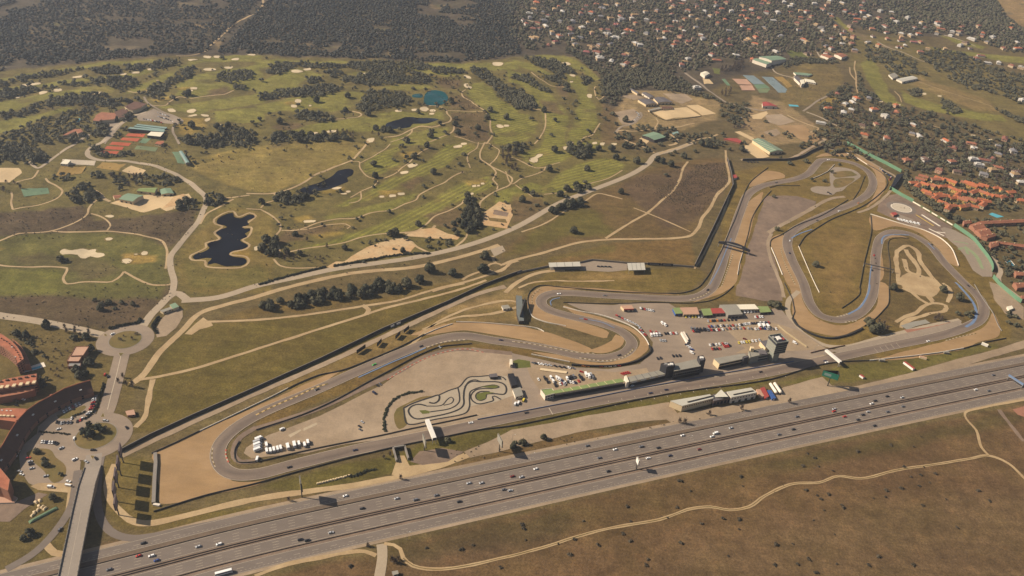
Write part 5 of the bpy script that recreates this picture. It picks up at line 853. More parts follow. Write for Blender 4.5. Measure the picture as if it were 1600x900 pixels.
# residential slopes and the right-hand golf course
grove(t(3, 0, '370 780 200 900 480 1000 700 1000 900 1060 1200 1160 1640 1300 1640 1100 1300 950 1000 800 800 700 600 560 480 520 300 640'), 11, (7, 12), 'oak', .52); grove(t(3, 0, '370 780 200 900 480 1000 700 1000 900 1060 1200 1160 1640 1300 1640 1100 1300 950 1000 800 800 700 600 560 480 520 300 640'), 16, (6, 10), 'bare', .6)
grove(t(3, 0, '560 440 600 560 680 600 640 650 560 560'), 8, (6, 9)); grove(t(3, 0, '880 560 960 560 950 610 880 600'), 8, (7, 10)); grove(t(3, 0, '1080 610 1200 680 1200 720 1080 710'), 8, (7, 10)); grove(t(3, 0, '1390 670 1640 760 1640 800 1480 730'), 8, (7, 10)); grove(t(3, 0, '80 420 160 360 300 370 430 380 430 400 200 400 110 430'), 7, (7, 9)); grove(t(3, 0, '920 340 1020 420 1100 480 1250 560 1400 590 1640 680 1640 480 1400 420 1200 330 1000 300'), 11, (8, 12), 'oak', .66); grove(t(3, 0, '600 260 800 330 940 400 1000 470 940 480 760 470 700 400 600 380'), 11, (8, 12), 'oak', .6)
grove(t(3, 0, '700 640 1000 700 1200 760 1640 900 1640 1000 1200 900 900 780 760 720'), 13, (8, 12), 'oak', .6)
grove(t(3, 1, '620 0 1640 0 1640 230 1500 300 1300 200 1100 150 920 170 860 160 700 60'), 11, (6, 12), 'oak', .55); grove(t(3, 1, '620 0 1640 0 1640 230 1500 300 1300 200 1100 150 920 170 860 160 700 60'), 15, (6, 10), 'bare', .6); grove(t(3, 1, '850 170 920 240 1000 330 1100 420 1200 470 1230 490 1180 500 1040 420 900 320 830 260'), 8, (7, 11), 'oak', .85); grove(t(3, 1, '1280 470 1640 480 1640 620 1500 620 1400 660 1280 540 1180 480'), 9, (6, 9), 'oak', .6); grove(t(3, 1, '1400 640 1640 660 1640 900 1500 900 1440 780 1400 700'), 9, (6, 10), 'oak', .65); grove(t(3, 1, '1280 580 1420 640 1420 740 1390 720 1300 600'), 7, (5, 7), 'oak', .8); grove(zz_(1200, 450, 4, '1440 150 1640 160 1640 300 1540 280 1470 220'), 10, (6, 9), 'oak', .6)
grove(t(0, 1, '-60 20 120 0 240 40 300 110 200 130 60 130 -60 130'), 9, (7, 11), 'oak', .8); grove(t(0, 1, '-20 240 60 230 150 250 140 280 40 290 -20 330'), 9, (6, 9), 'bare', .6); grove(zz_(90, 150, 7.26, '480 640 700 665 830 640 850 690 700 700 480 690 380 640 350 560 480 600'), 8, (7, 10)); grove(zz_(90, 150, 7.26, '700 380 790 370 780 420 700 480 620 510 600 450'), 8, (6, 9)); grove(zz_(90, 150, 7.26, '690 190 820 180 850 240 740 300 660 290'), 8, (6, 10)); grove(zz_(90, 150, 7.26, '400 300 560 350 580 450 480 480 390 420'), 8, (7, 11)); grove(zz_(90, 150, 7.26, '1180 560 1260 540 1290 600 1240 660 1180 620'), 9, (5, 8), 'bare', .8); grove(t(2, 0, '1000 560 1150 570 1240 600 1300 640 1100 590'), 8, (7, 10)); grove(t(2, 1, '640 0 800 60 880 60 900 20 1000 -20 700 -30'), 11, (8, 11), 'oak', .5); grove(t(1, 0, '1600 560 1640 600 1640 720 1600 700'), 9); grove(t(2, 0, '0 560 130 620 150 700 60 690 0 680'), 8); grove(t(1, 1, '1540 60 1640 40 1640 200 1560 150 1530 100'), 10, (7, 10), 'bare', .7); grove(t(3, 1, '880 210 1300 250 1560 330 1560 430 1250 400 1040 420 900 300'), 10.5, (6.5, 10), 'oak', .75)
grove(t(2, 0, '1300 640 1480 640 1480 760 1420 800 1310 740'), 10, (7, 10), 'oak', .7); grove(zz_(1110, 150, 8, '270 400 560 380 560 430 300 440'), 10, (7, 9), 'bare', .6); grove(zz_(1110, 150, 8, '880 460 1000 460 1080 540 980 540'), 9, (7, 9), 'oak', .6); grove(zz_(1110, 150, 8, '100 460 220 480 200 520 100 510'), 9, (7, 9)); grove(zz_(1110, 150, 8, '0 600 180 560 180 640 0 660'), 9, (7, 9), 'oak', .7); singles(zz_(1110, 150, 8, '690 330 420 600 640 510 740 490 540 580 880 780 240 680 1190 830 990 860 1120 650 1140 650 1520 570 1550 560'), (8, 10))
for q in scatter(GOLF, 15, world=True, prob=.42, thr=(60, .42)):
    if not any(inside(G_, q[None])[0] for G_ in FWG): TREES.append((q[0], q[1], RNG.uniform(3.5, 8.5), 'oak' if RNG.uniform() < .8 else 'bare'))
TR = np.array([(a, b, d) for a, b, d, _ in TREES]); KIND = np.array([k for *_, k in TREES]); keep = np.ones(len(TR), bool)
RD = np.hypot(np.hypot(TR[:, 0], TR[:, 1]), CAM_H); size = TR[:, 2] / RD; PXY = W2P(np.column_stack([TR[:, 0], TR[:, 1], hgt(TR[:, 0], TR[:, 1])])); vis = (PXY[:, 0] > -6) & (PXY[:, 0] < 1606) & (PXY[:, 1] > -6) & (PXY[:, 1] < 906)
order = np.argsort(-size * vis); NAME = {'oak': ('oak_tree', 'dark round holm oak', 'tree'), 'pine': ('pine_tree', 'dark green pine', 'tree'), 'bare': ('bare_tree', 'leafless grey tree', 'tree'), 'poplar': ('poplar_tree', 'leafless grey poplar', 'tree'), 'cypress': ('cypress_tree', 'slim dark cypress', 'tree')}
used = np.zeros(len(TR), bool); cnt = {}
for i in order:
    k = KIND[i]; lim = {'oak': 295, 'bare': 70, 'pine': 20, 'poplar': 30, 'cypress': 20}[k]
    if not vis[i] or cnt.get(k, 0) >= lim: continue
    cnt[k] = cnt.get(k, 0) + 1; used[i] = True; x, y, d = TR[i]; nm, lb, ct = NAME[k]
    o = empty(nm, (x, y, float(hgt(x, y))), RNG.uniform(0, 6.28), cat=ct, group={'oak': 'holm oaks dotted over the golf course and fields', 'bare': 'leafless trees', 'pine': 'roundabout pines', 'poplar': 'leafless poplars by the tennis courts', 'cypress': 'cypresses by the clubhouse'}[k]); o.scale = (d, d, d * RNG.uniform(1.0, 1.3))
    obj('trunk', TRUNK_T if k in ('poplar', 'bare') else TRUNK, o); obj('crown', random.choice(BIGC[k]), o)
    if k in ('oak', 'bare'): lb = ('broad ' if d > 10.5 else 'small ' if d < 7.5 else '') + lb
    label_later(o, lb, (x, y))
for k, m in (('oak', 'oak'), ('pine', 'pine'), ('bare', 'bare'), ('poplar', 'bare')):
    q = ~used & (KIND == k); mass({'oak': 'oak_woodland', 'pine': 'pine_woodland', 'bare': 'bare_woodland', 'poplar': 'bare_woodland'}[k], TR[q, :2], TR[q, 2], m, LEAF[m], 3, label={'oak': 'scattered smaller holm oaks of the golf groves and gardens', 'pine': 'smaller pines', 'bare': 'smaller leafless trees in the groves', 'poplar': 'leafless poplars'}[k]) if q.any() else None
# hillside forest and wooded villa slopes
F1 = scatter(p('-160 -60 830 -60 800 30 815 86 760 92 700 98 640 93 560 92 480 88 400 84 330 81 260 84 180 91 130 97 60 111 -160 130'), 7.4, prob=.95, thr=(95, .31))
px1 = W2P(np.column_stack([F1, hgt(F1[:, 0], F1[:, 1])])); drop = (RNG.uniform(0, 1, len(F1)) < .35) & (px1[:, 0] < 360) & (px1[:, 0] > 40) & (px1[:, 1] < 80); trail = np.abs(px1[:, 0] - (330 + (82 - px1[:, 1]) * 1.0)) < 9; F1 = F1[~drop & ~(trail & (RNG.uniform(0, 1, len(F1)) < .85))]
k1 = RNG.uniform(0, 1, len(F1)) < .08; mass('hill_forest', F1[k1], RNG.uniform(4, 8, k1.sum()), 'tiny', LEAF['brush'], 18, label='brown scrub between the oaks on the far hill'); F1 = F1[~k1]; mass('hill_forest', F1, RNG.uniform(5.5, 10.5, len(F1)), 'tiny', LEAF['hill'], 8, label='dense dark scrub oak forest covering the far hill')
F2 = np.concatenate([scatter(t(2, 0, '-20 -80 1640 -80 1640 300 1500 370 1400 370 1290 380 1160 430 1000 470 960 420 820 400 680 450 560 440 450 360 330 300 80 310 -20 200'), 8.6, prob=.86, thr=(60, .26)), scatter(t(3, 0, '-20 -80 1370 -80 1470 100 1640 220 1640 330 1500 330 1300 240 1050 200 900 230 600 190 520 140 420 90 400 180 560 260 480 330 200 330 100 330 60 360 -60 390'), 9, prob=.82, thr=(60, .26)), scatter(t(3, 0, '520 -80 1380 -80 1480 100 1640 210 1640 330 1350 230 1000 150 800 80'), 9, prob=.8)])
F2 = F2[RNG.uniform(0, 1, len(F2)) < .86]; k2 = RNG.uniform(0, 1, len(F2)) < .24; mass('slope_woodland', F2[~k2], RNG.uniform(5.5, 12.5, (~k2).sum()), 'tiny', LEAF['oak'], 9, label='evergreen woodland between the villas on the right hillside'); mass('slope_woodland', F2[k2], RNG.uniform(5, 10, k2.sum()), 'tiny', LEAF['brush'], 19, label='brown winter trees between the villas on the right hillside')
# far slopes that carry on beyond the frame
far = np.column_stack([RNG.uniform(-2600, 3600, 16000), RNG.uniform(2100, 4300, 16000)]); pf = W2P(np.column_stack([far, hgt(far[:, 0], far[:, 1])])); far = far[(pf[:, 1] < -30) | (pf[:, 0] < -100) | (pf[:, 0] > 1700)]; mass('far_forest', far, RNG.uniform(7, 12, len(far)), 'tiny', LEAF['oak'], 10, label='forest carrying on over the far slopes')
# scrub and shrubs
SB = [scatter(t(2, 1, '780 200 1000 160 1330 110 1360 240 1280 330 1180 430 1060 440 900 330 760 260'), 4.2, prob=.5, thr=(30, .40)), scatter(t(2, 1, '1130 130 1330 120 1350 240 1240 300 1100 380 1000 380 880 310 960 260 1060 230'), 3.2, prob=.8, thr=(25, .35)), scatter(p('-60 330 60 330 130 322 150 345 250 335 310 325 300 360 262 390 240 372 150 360 0 380 -60 390'), 4.5, prob=.45, thr=(25, .45)), scatter(p('-60 460 120 456 260 440 270 462 235 490 190 520 100 508 -60 470'), 4.5, prob=.35, thr=(25, .45)), scatter(t(1, 0, '1210 700 1430 700 1460 770 1460 880 1380 890 1240 850'), 5, prob=.3), scatter(t(1, 0, '1210 600 1320 590 1400 680 1220 690'), 4, prob=.3), scatter(t(1, 1, '170 540 560 515 590 525 300 570 200 610'), 4, prob=.4, thr=(20, .45)), scatter(p('700 700 830 690 1000 668 1180 632 1180 640 830 705 700 725'), 4, prob=.15), scatter(t(0, 1, '820 60 1040 40 1060 190 900 150'), 5, prob=.5), scatter(t(3, 0, '0 500 480 420 460 500 300 640 100 640'), 6, prob=.3), scatter(p('-60 480 150 525 150 560 60 560 -60 520'), 5, prob=.3), scatter(p('-100 250 1000 100 1000 260 600 440 280 470 -100 470'), 7, prob=.16, thr=(40, .45)), scatter(p('1140 270 1400 290 1560 440 1380 560 1220 480'), 9, prob=.05), scatter(t(2, 1, '-60 500 0 640 300 800 -200 900'), 9, prob=.03)]
SB = np.concatenate(SB); mass('scrub', SB, RNG.uniform(1.0, 3.0, len(SB)), 'scrub', LEAF['shrub'], 12, label='low dark scrub dotting the rough ground')
HT = scatter(p('-100 930 300 930 700 845 1200 710 1650 620 1800 800 1700 960 900 960 0 960'), 6, prob=.22, thr=(45, .36)); mass('tussocks', HT, RNG.uniform(.4, 1.3, len(HT)), 'scrub', LEAF['shrub'], 14, label='small tussocks in the dry field')
SHR = np.concatenate([t(2, 3, '65 580 72 605 85 675 290 700 390 670 447 557 535 708 360 770 690 637 740 683 720 467 1028 472 970 537 1055 695 848 797 1183 572 1350 775 1420 547 1418 608 1320 540 1440 340 1430 280 1115 370 740 560 835 833 1050 308'), t(3, 3, '245 135 292 165 220 213 315 217 405 245 235 363 305 397 378 390 330 420 660 415 735 408 460 457 350 490 285 553 415 640 155 700 50 705 255 795 40 830 185 828 690 780 630 832 905 830 955 270 1010 317 890 280 850 220 975 220 1045 262 945 340 1110 420 1315 368 955 30 910 92 765 82 560 123 1180 600 965 460 430 827 300 880 1380 432 832 355 740 366 470 475'), t(1, 3, '1065 725 1355 710 1525 848 590 840 700 715 1285 738')])
for i, q in enumerate(G(SHR)):
    o = empty('shrub', (q[0], q[1], 0), RNG.uniform(0, 6.28), cat='shrub', group='dark shrubs in the dry field below the motorway'); d = RNG.uniform(2.2, 5.2); o.scale = (d, d, d * .8); obj('stem', STEM, o); obj('foliage', BIGC['shrub'][i % 4], o); a = SHR[i]
    r0 = np.argsort(SHR[:, 0]).tolist().index(i); 
    base = 'large dark shrub' if d > 4.2 else 'small dark shrub' if d < 3 else 'dark shrub'
    fr = 'above' if a[1] < np.interp(a[0], [640, 720, 850, 960, 1110, 1170, 1240, 1340, 1545, 1605], [884, 886, 855, 824, 792, 792, 756, 746, 712, 752]) else 'below'
    o['_k'] = (base, fr); o['_x'] = a[0]; o['_y'] = a[1]
sh = [o for o in COL.objects if o.name.startswith('shrub') and '_x' in o.keys()]; gb = {}
for o in sh: gb.setdefault((tuple(o['_k'])), []).append(o)
for k, L in gb.items():
    L.sort(key=lambda o: o['_x'])
    for j, o in enumerate(L): o['label'] = f'{k[0]} in the dry field {k[1]} the winding track, {ORDL[j]} from the left'
    for o in L: del o['_k']; del o['_x']; del o['_y']
# ------------------------------------------------------------------ walls, rails and hedges
def wall(name, s, h, th, m, label, cat, world=False, smooth=False, z0=-.2, step=6.0, cap=None, posts=None):
    C = np.asarray(s, float) if world else G(s); C = catmull(C, False, step) if smooth else np.concatenate([C[i] + (C[i + 1] - C[i]) * (np.arange(k := max(1, int(np.linalg.norm(C[i + 1] - C[i]) / 12))) / k)[:, None] for i in range(len(C) - 1)] + [C[-1:]])
    N = normals(C); n = len(C); zg = hgt(C[:, 0], C[:, 1]); L = C + N * th / 2; R = C - N * th / 2
    V = np.concatenate([np.column_stack([R, zg + z0]), np.column_stack([L, zg + z0]), np.column_stack([R, zg + h]), np.column_stack([L, zg + h])]); F = []
    for i in range(n - 1): F += [(i, i + 1, 2 * n + i + 1, 2 * n + i), (n + i + 1, n + i, 3 * n + i, 3 * n + i + 1), (2 * n + i, 2 * n + i + 1, 3 * n + i + 1, 3 * n + i)]
    F += [(0, 2 * n, 3 * n, n), (n - 1, 2 * n - 1, 4 * n - 1, 3 * n - 1)]
    body = mesh_np('panel' if (cap or posts) else name, V, F, m)
    if not (cap or posts): return tag(obj(name, body), label, cat)
    r = empty(name, (0, 0, 0), label=label, cat=cat); obj('panel', body, r)
    if cap:
        mb = MB(); V2 = np.concatenate([np.column_stack([C - N * (th / 2 + .1), zg + h + .003]), np.column_stack([C + N * (th / 2 + .1), zg + h + .003]), np.column_stack([C - N * (th / 2 + .1), zg + h + cap[1]]), np.column_stack([C + N * (th / 2 + .1), zg + h + cap[1]])])
        obj('coping', mesh_np('coping', V2, F, cap[0]), r)
    if posts:
        mb = MB()
        for i in range(0, n, max(1, int(posts / 12))): mb.cyl(C[i][0], C[i][1], zg[i] - .2, zg[i] + h + .4, .09, n=5)
        o = mb.obj('posts', MT['steel'], r); o['kind'] = 'stuff'
    return r
PW = p('187 707 235 682 300 652 400 608 500 563 600 515 700 473 755 447 800 430 815 425'); wall('perimeter_wall', PW, 3.5, .35, MT['dark_wall'], 'long dark perimeter wall from the lower roundabout to the middle grandstand', 'wall', cap=(MT['grey_wall'], .2))
wall('perimeter_wall', p('800 429 857 417 907 411 925 407 980 412 1012 413 1084 418'), 2.6, .4, MT['grey_wall'], 'grey concrete wall behind the two small covered stands', 'wall')
wall('perimeter_wall', p('1085 417 1115 355 1145 291 1142 272 1136 250'), 5.0, .4, MT['dark_wall'], 'dark straight wall climbing beside the back straight field', 'wall', cap=(MT['grey_wall'], .2))
wall('perimeter_wall', zz_(1110, 150, 8, '400 812 640 806 830 808 960 806 1130 770 1260 700 1400 645 1480 628 1640 606'), 4.5, .4, MT['dark_wall'], 'dark wall curving behind the top corner below the riding school', 'wall', smooth=True, cap=(MT['grey_wall'], .2))
wall('boundary_wall', t(3, 1, '490 0 640 80 740 130 830 178'), 6, .6, MT['green_wall'], 'upper green boundary wall above the paddock of parked cars', 'wall'); wall('boundary_wall', t(3, 1, '758 282 830 325 905 365'), 6, .6, MT['green_wall'], 'green boundary wall beside the helipad', 'wall'); wall('boundary_wall', t(3, 1, '905 365 1000 420 1080 468 1160 515'), 3, 1.0, MT['court_green'], 'pale green boundary wall with white banners below the orange townhouses', 'wall')
wall('boundary_wall', t(3, 1, '1160 515 1220 555 1280 600 1330 660 1375 720 1400 770 1400 800'), 6, .6, MT['green_wall'], 'curved green boundary wall beside the training ground', 'wall', smooth=True); wall('boundary_wall', zz_(1440, 340, 6, '665 565 720 630 800 700 880 770 930 800'), 6, .6, MT['green_wall'], 'lowest green boundary wall at the right edge of the circuit', 'wall')
bw = G(t(3, 1, '905 365 1000 420 1080 468 1160 515'))
for k, (a, b) in enumerate(((.0, .17), (.22, .38), (.43, .58), (.66, .78), (.82, .97))):
    C = np.array([[np.interp(a + (b - a) * w, [0, .33, .67, 1], bw[:, j]) for j in (0, 1)] for w in (0, .5, 1)]); wall('banner', C + normals(C) * -.75, 2.6, .12, MT['white_paint'], f'white banner along the pale green wall, {ORDL[k]} from the upper end', 'banner', world=True, z0=.6)
DK, WH, GY, TY = MT['dark_steel'], MT['white_wall'], MT['grey_wall'], MT['tyre']
for s, h, th, m, lab, sm in (
 (t(0, 3, '972 138 975 200 968 300 962 450'), 2.4, 3.2, GY, 'thick pale concrete wall at the left end of the big gravel trap', 0), (t(0, 3, '960 455 1000 462'), 1.6, 2.4, WH, 'short white wall foot at the bottom of the gravel trap', 0),
 (p('312 674 350 656 400 632 425 620 450 607'), 1.3, .5, WH, 'white barrier above the big gravel trap', 1), (p('237 709 275 692 312 674'), 1.6, .5, DK, 'dark barrier at the upper left of the big gravel trap', 0), (t(1, 2, '200 632 240 610 400 545 480 530 560 510 700 455 900 370 1050 292'), 1.5, .5, DK, 'long dark barrier above the straight below the perimeter wall', 1), (t(1, 2, '1050 293 1140 255 1230 225'), 1.2, .5, WH, 'short white barrier before the middle gravel trap', 1), (t(1, 2, '1250 213 1420 220 1600 235 1760 255 1800 275'), 1.3, .5, WH, 'white barrier above the middle gravel trap', 1),
 (t(1, 2, '0 890 300 790 500 700 700 590 850 510 1000 430 1150 370 1250 358 1350 350'), 1.5, .5, DK, 'dark barrier between the long bend and the kart yard', 1), (p('374 690 368 700 366 710 370 722 400 722 450 711 500 700 550 690 600 680 640 671 700 659 745 649'), 1.5, .5, DK, 'dark barrier along the inner side of the start of the main straight', 1),
 (p('240 800 320 775 400 756 460 739 550 715 617 699 650 692 700 682 750 672 800 666 925 640 1050 615 1200 594 1275 572 1312 566 1358 564'), 1.6, .4, DK, 'long dark barrier along the outer side of the main straight', 1), (p('1358 564 1425 557 1465 552 1505 545'), 1.7, .6, WH, 'white barrier at the far end of the main straight', 0), (p('1505 545 1540 535 1572 529'), 1.6, .4, DK, 'dark barrier right of the last white barrier', 0),
 (p('746 656 800 646 900 627 1000 607 1100 589 1200 572 1240 565'), 1.3, .5, M_('pit_wall', (96, 106, 130), ((.3, .1),)), 'blue grey pit wall between the pit lane and the main straight', 0), (p('880 480 907 487 935 492 962 500 990 512 1008 529 1014 540'), 1.3, .7, WH, 'white barrier around the paddock hairpin', 1), (p('1014 541 1017 548 1011 555 992 566 962 572 930 573 893 571'), 2.2, 1.6, TY, 'dark tyre wall around the paddock hairpin', 1), (p('830 554 860 560 890 566'), 1.3, .6, WH, 'short white barrier left of the paddock hairpin tyre wall', 0),
 (p('826 480 824 468 829 455 842 447 875 449 910 452 960 456 1000 458 1040 459 1067 458 1090 450 1102 437 1110 425 1120 405 1128 389 1140 360 1147 345 1158 315 1165 297 1173 284 1200 262'), 1.3, .4, DK, 'dark barrier from the first hairpin along the back straight', 1), (p('826 482 832 495 850 503 884 510'), 1.3, .5, WH, 'pale barrier below the first hairpin', 1), (p('880 473 960 475 1022 473 1079 474 1110 470 1130 461 1146 447'), 1.2, .4, DK, 'dark barrier above the paddock', 1), (p('1152 430 1155 412 1160 395'), 1.2, .6, WH, 'short white barrier by the arched footbridge', 0), (p('1160 395 1168 368 1175 340 1190 315 1205 298'), 1.2, .4, DK, 'dark barrier climbing from the arched footbridge', 1),
 (t(3, 1, '350 30 450 45 540 80 620 130'), 1.3, .6, WH, 'white barrier round the top corner', 1), (t(3, 1, '620 130 700 175 740 220 742 260 700 310 600 385 500 430 400 470 300 530 230 580 190 640'), 1.4, .5, DK, 'dark barrier from the top corner to the infield triangle', 1), (t(3, 1, '190 640 220 710 250 780 290 870 320 930'), 1.1, .4, WH, 'thin white barrier along the left side of the infield triangle', 1), (t(3, 1, '500 350 330 450 180 510 80 570 20 600 10 640'), 1.3, .4, DK, 'dark barrier below the skid pad', 1), (t(3, 1, '20 650 50 720 90 820'), 1.3, .7, WH, 'white barrier at the outer side of the long left bend', 0), (zz_(1200, 450, 4, '100 -30 150 70 165 150 150 190'), 1.3, .4, DK, 'dark barrier above the lower gravel trap', 0),
 (zz_(1200, 450, 4, '152 192 180 235 220 262 270 290 330 310 390 318 450 310 520 290 590 255'), 2.0, 2.2, TY, 'dark tyre wall under the big bottom gravel trap', 1), (zz_(1200, 450, 4, '600 240 660 200 720 140 750 100 755 0') , 1.3, .4, DK, 'dark barrier right of the big bottom gravel trap', 1), (t(3, 1, '757 900 762 760 760 600 820 588 880 590'), 1.0, .3, DK, 'thin dark rail along the inside of the downhill straight', 1),
 (t(3, 1, '640 450 645 540 620 660 600 740 580 850 570 900'), 1.6, .3, DK, 'dark fence between the infield triangle and the downhill straight', 1), (zz_(1200, 450, 4, '575 0 570 40 530 80 460 128'), 1.4, .3, DK, 'short dark fence curving at the tip of the infield', 1), (t(3, 1, '640 440 720 465 800 490 880 513 960 535 1020 560 1080 592 1120 625 1150 660 1172 710 1190 762'), 1.5, .8, WH, 'long white barrier sweeping round the helipad corner', 1), (zz_(1200, 450, 4, '1290 -20 1350 80 1400 150 1440 240 1460 270'), 1.2, .5, GY, 'grey barrier at the far right bend', 1),
 (t(3, 1, '270 220 320 200 370 175 415 130'), 1.3, .6, WH, 'white barrier left of the skid pad', 0), (t(3, 1, '10 275 60 260 130 262 200 262'), 1.2, .4, DK, 'dark rail left of the skid pad', 0), (t(3, 1, '530 350 570 290 605 200'), 1.2, .4, DK, 'dark rail right of the skid pad', 0), (zz_(1200, 450, 4, '60 238 110 280 180 330 240 372'), 2.4, .4, M_('yard_wall', (176, 158, 124), ((.3, .08),)), 'tan yard wall right of the control tower', 0), (zz_(1200, 450, 4, '265 408 330 392 400 378 480 362'), 1.6, .5, M_('low_red_wall', (120, 92, 74), ((.3, .1),)), 'low brown wall before the white footbridge', 1)):
    wall('barrier', s, h, th, m, lab, 'barrier', smooth=bool(sm), step=4)
# motorway rails
def hwall(o, h, th, m, label, name='guard_rail', cat='guard rail'):
    sl = slice(60, len(HCs) - 60); wall(name, (HCs + HN * o)[sl], h, th, m, label, cat, world=True, z0=.3)
hwall(1.1, .9, .25, DK, 'upper dark guard rail in the motorway median'); hwall(-1.3, .9, .25, DK, 'lower dark guard rail in the motorway median'); hwall(17.8, .8, .25, DK, 'guard rail between the collector road and the upper carriageway'); hwall(-16.4, .9, .25, DK, 'guard rail between the lower carriageway and the service road')
# hedges
HM = leafmat('hedge_foliage', (.016, .02, .011, 1), (.03, .034, .018, 1))
def hedge(s, w, h, label):
    C = catmull(G(s), False, 1.2); P_ = np.concatenate([C + RNG.uniform(-w / 3, w / 3, C.shape) for _ in range(3)]); o = mass('hedge', P_, np.full(len(P_), 0) + RNG.uniform(w * .8, w * 1.5, len(P_)), 'scrub', HM, 5, zs=h / w * 1.5); del o['kind']; tag(o, label, 'hedge')
hedge(t(1, 1, '490 765 600 745 700 728 820 705 950 690 1085 685'), 3, 2.5, 'dark clipped hedge below the spoil heap beside the country road'); hedge(t(1, 1, '20 880 120 850 250 815 430 770'), 3, 2.2, 'dark hedge along the country road left of the spoil heap'); hedge(zz_(0, 600, 8, '1300 0 1260 120 1230 220 1190 320 1130 390 1060 440'), 2.2, 2, 'dark hedge between the avenue and the residents car park'); hedge(zz_(140, 495, 11.25, '370 215 520 170 700 140 850 110 900 60'), 3, 3, 'dark hedge behind the upper roundabout')
hedge(zz_(140, 495, 11.25, '1200 20 1160 90 1120 180 1160 260 1190 290'), 3, 3, 'dark hedge beside the gravel apron of the gatehouse'); hedge(zz_(600, 560, 6.667, '10 760 0 640 20 560 60 480 140 410 240 370 400 348'), 2.6, 1.6, 'dark curved bank hedge left of the karting circuit'); hedge(t(2, 0, '860 700 960 752 1080 742 1180 728'), 1.4, 1.3, 'dark low hedge along the near edge of the main riding arena'); hedge(zz_(0, 600, 8, '920 405 1000 375 1050 360'), 2.6, 1.6, 'rounded dark hedge in the residents car park'); hedge(zz_(0, 600, 8, '490 600 620 610 760 615 860 630'), 1.8, 1.4, 'shrub row between two lanes of the residents car park')
hedge(t(1, 3, '580 280 630 272 690 245 745 235'), 2.4, 1.8, 'dark shrub row on the bank left of the stone underpass')
# ------------------------------------------------------------------ buildings
def bld(name, label, cat, P, h, wm, rm, base=0, over=.0, par=.0, px=True, group=None):
    P = ccw(G(P, h)) if px else ccw(P); c = np.mean(P, 0); z = float(hgt(*c)); L = [(q[0] - c[0], q[1] - c[1]) for q in P]
    r = empty(name, (c[0], c[1], z), label=label, cat=cat, group=group); mb = MB(); mb.prism(L, base - .5 if base == 0 else base, h - .25, 0, bottom=base > 0); obj('wall', mb.mesh('wall', wm), r)
    mb = MB(); k = [(q[0] * (1 + over / max(1, math.hypot(*q))), q[1] * (1 + over / max(1, math.hypot(*q)))) for q in L]; mb.prism(k, h - .247, h, 0, bottom=True); obj('roof', mb.mesh('roof', rm), r)
    if par:
        n = len(L); mb = MB()
        for i in range(n):
            a, b = Vector(L[i]), Vector(L[(i + 1) % n]); d = (b - a).normalized(); nn = Vector((d.y, -d.x)); q = [a + nn * .05, b + nn * .05, b - nn * .3, a - nn * .3]; mb.prism(ccw([tuple(x) for x in q]), h + .003, h + par)
        obj('parapet', mb.mesh('parapet', wm), r)
    return r, L
def edge_boxes(r, L, i, n, w, z0, z1, m, name='window', proud=.06, deep=.05, lo=0., hi=1., labels=None):
    a, b = Vector(L[i]), Vector(L[(i + 1) % len(L)]); d = b - a; ln = d.length; d.normalize(); nn = Vector((d.y, -d.x)); mb = MB(); mb.box(-w / 2, w / 2, -proud, deep, 0, z1 - z0); me = mb.mesh(name, m); rot = math.atan2(d.y, d.x); r = ([o for o in r.children if o.name.startswith('wall')] or [r])[0]
    for k in range(n):
        q = a + d * ln * (lo + (hi - lo) * (k + .5) / n); obj(name, me, r, (q.x, q.y, z0), rot)
def side_edge(L, dx, dy):
    """index of the footprint edge that faces a direction, long edges first"""
    def sc(i): a, b = L[i], L[(i + 1) % len(L)]; return (b[1] - a[1]) * dx - (b[0] - a[0]) * dy
    return max(range(len(L)), key=sc)
def near_edge(L): return side_edge(L, 0, -1)
def far_edge(L): return side_edge(L, 0, 1)
def left_edge(L): return side_edge(L, -1, 0)
def roof_box(r, x0, x1, y0, y1, z0, z1, m, name='roof_unit', rz=0):
    mb = MB(); mb.box(x0, x1, y0, y1, 0, z1 - z0); obj(name, mb.mesh(name, m), r, (0, 0, z0), rz)
ZP = lambda s: zz_(800, 560, 8, s)
r, L = bld('pit_garages', 'long low pit garages with moss green roof', 'garages', ZP('510 402 1360 250 1402 290 545 437'), 7.2, MT['cream_wall'], MT['olive_roof'], over=.5)
e = near_edge(L); edge_boxes(r, L, e, 14, 8.6, .1, 4.4, MT['black'], 'dark_garage_opening'); edge_boxes(r, L, e, 14, 5.2, 4.8, 5.8, MT['steel'], 'sign_panel', .12)  # black slabs put the shade inside the open garages into colour
for i in range(7):
    a = Vector(L[(e + 1) % 4]).lerp(Vector(L[e]), (i + 1) / 8); b = Vector(L[(e + 2) % 4]).lerp(Vector(L[(e + 3) % 4]), (i + 1) / 8); mb = MB(); mb.bar((a.x, a.y, 7.25), (b.x, b.y, 7.25), .18); obj('roof_joint', mb.mesh('roof_joint', MT['cream_wall']), r)
r, L = bld('pit_garages', 'two-storey white end block with moss green roof left of the pit garages', 'building', ZP('358 390 500 375 545 436 415 470'), 6.6, MT['white_render'], MT['olive_roof'], par=.5); e = near_edge(L); edge_boxes(r, L, e, 4, 2.6, 1, 2.6, MT['glass']); edge_boxes(r, L, e, 4, 2.6, 4, 5.6, MT['glass'])
r, L = bld('pit_garages', 'low grey-roofed pit garages right of the moss green roof', 'garages', zz_(960, 540, 8, '170 392 580 303 640 352 200 452'), 7.2, MT['cream_wall'], MT['grey_roof'], over=.4); e = near_edge(L); edge_boxes(r, L, e, 7, 7.6, .1, 4.4, MT['black'], 'dark_garage_opening'); edge_boxes(r, L, e, 4, 7.0, 4.8, 6.4, MT['white_panel'], 'sign_panel', .1)  # open garages again: their dark insides painted as black slabs
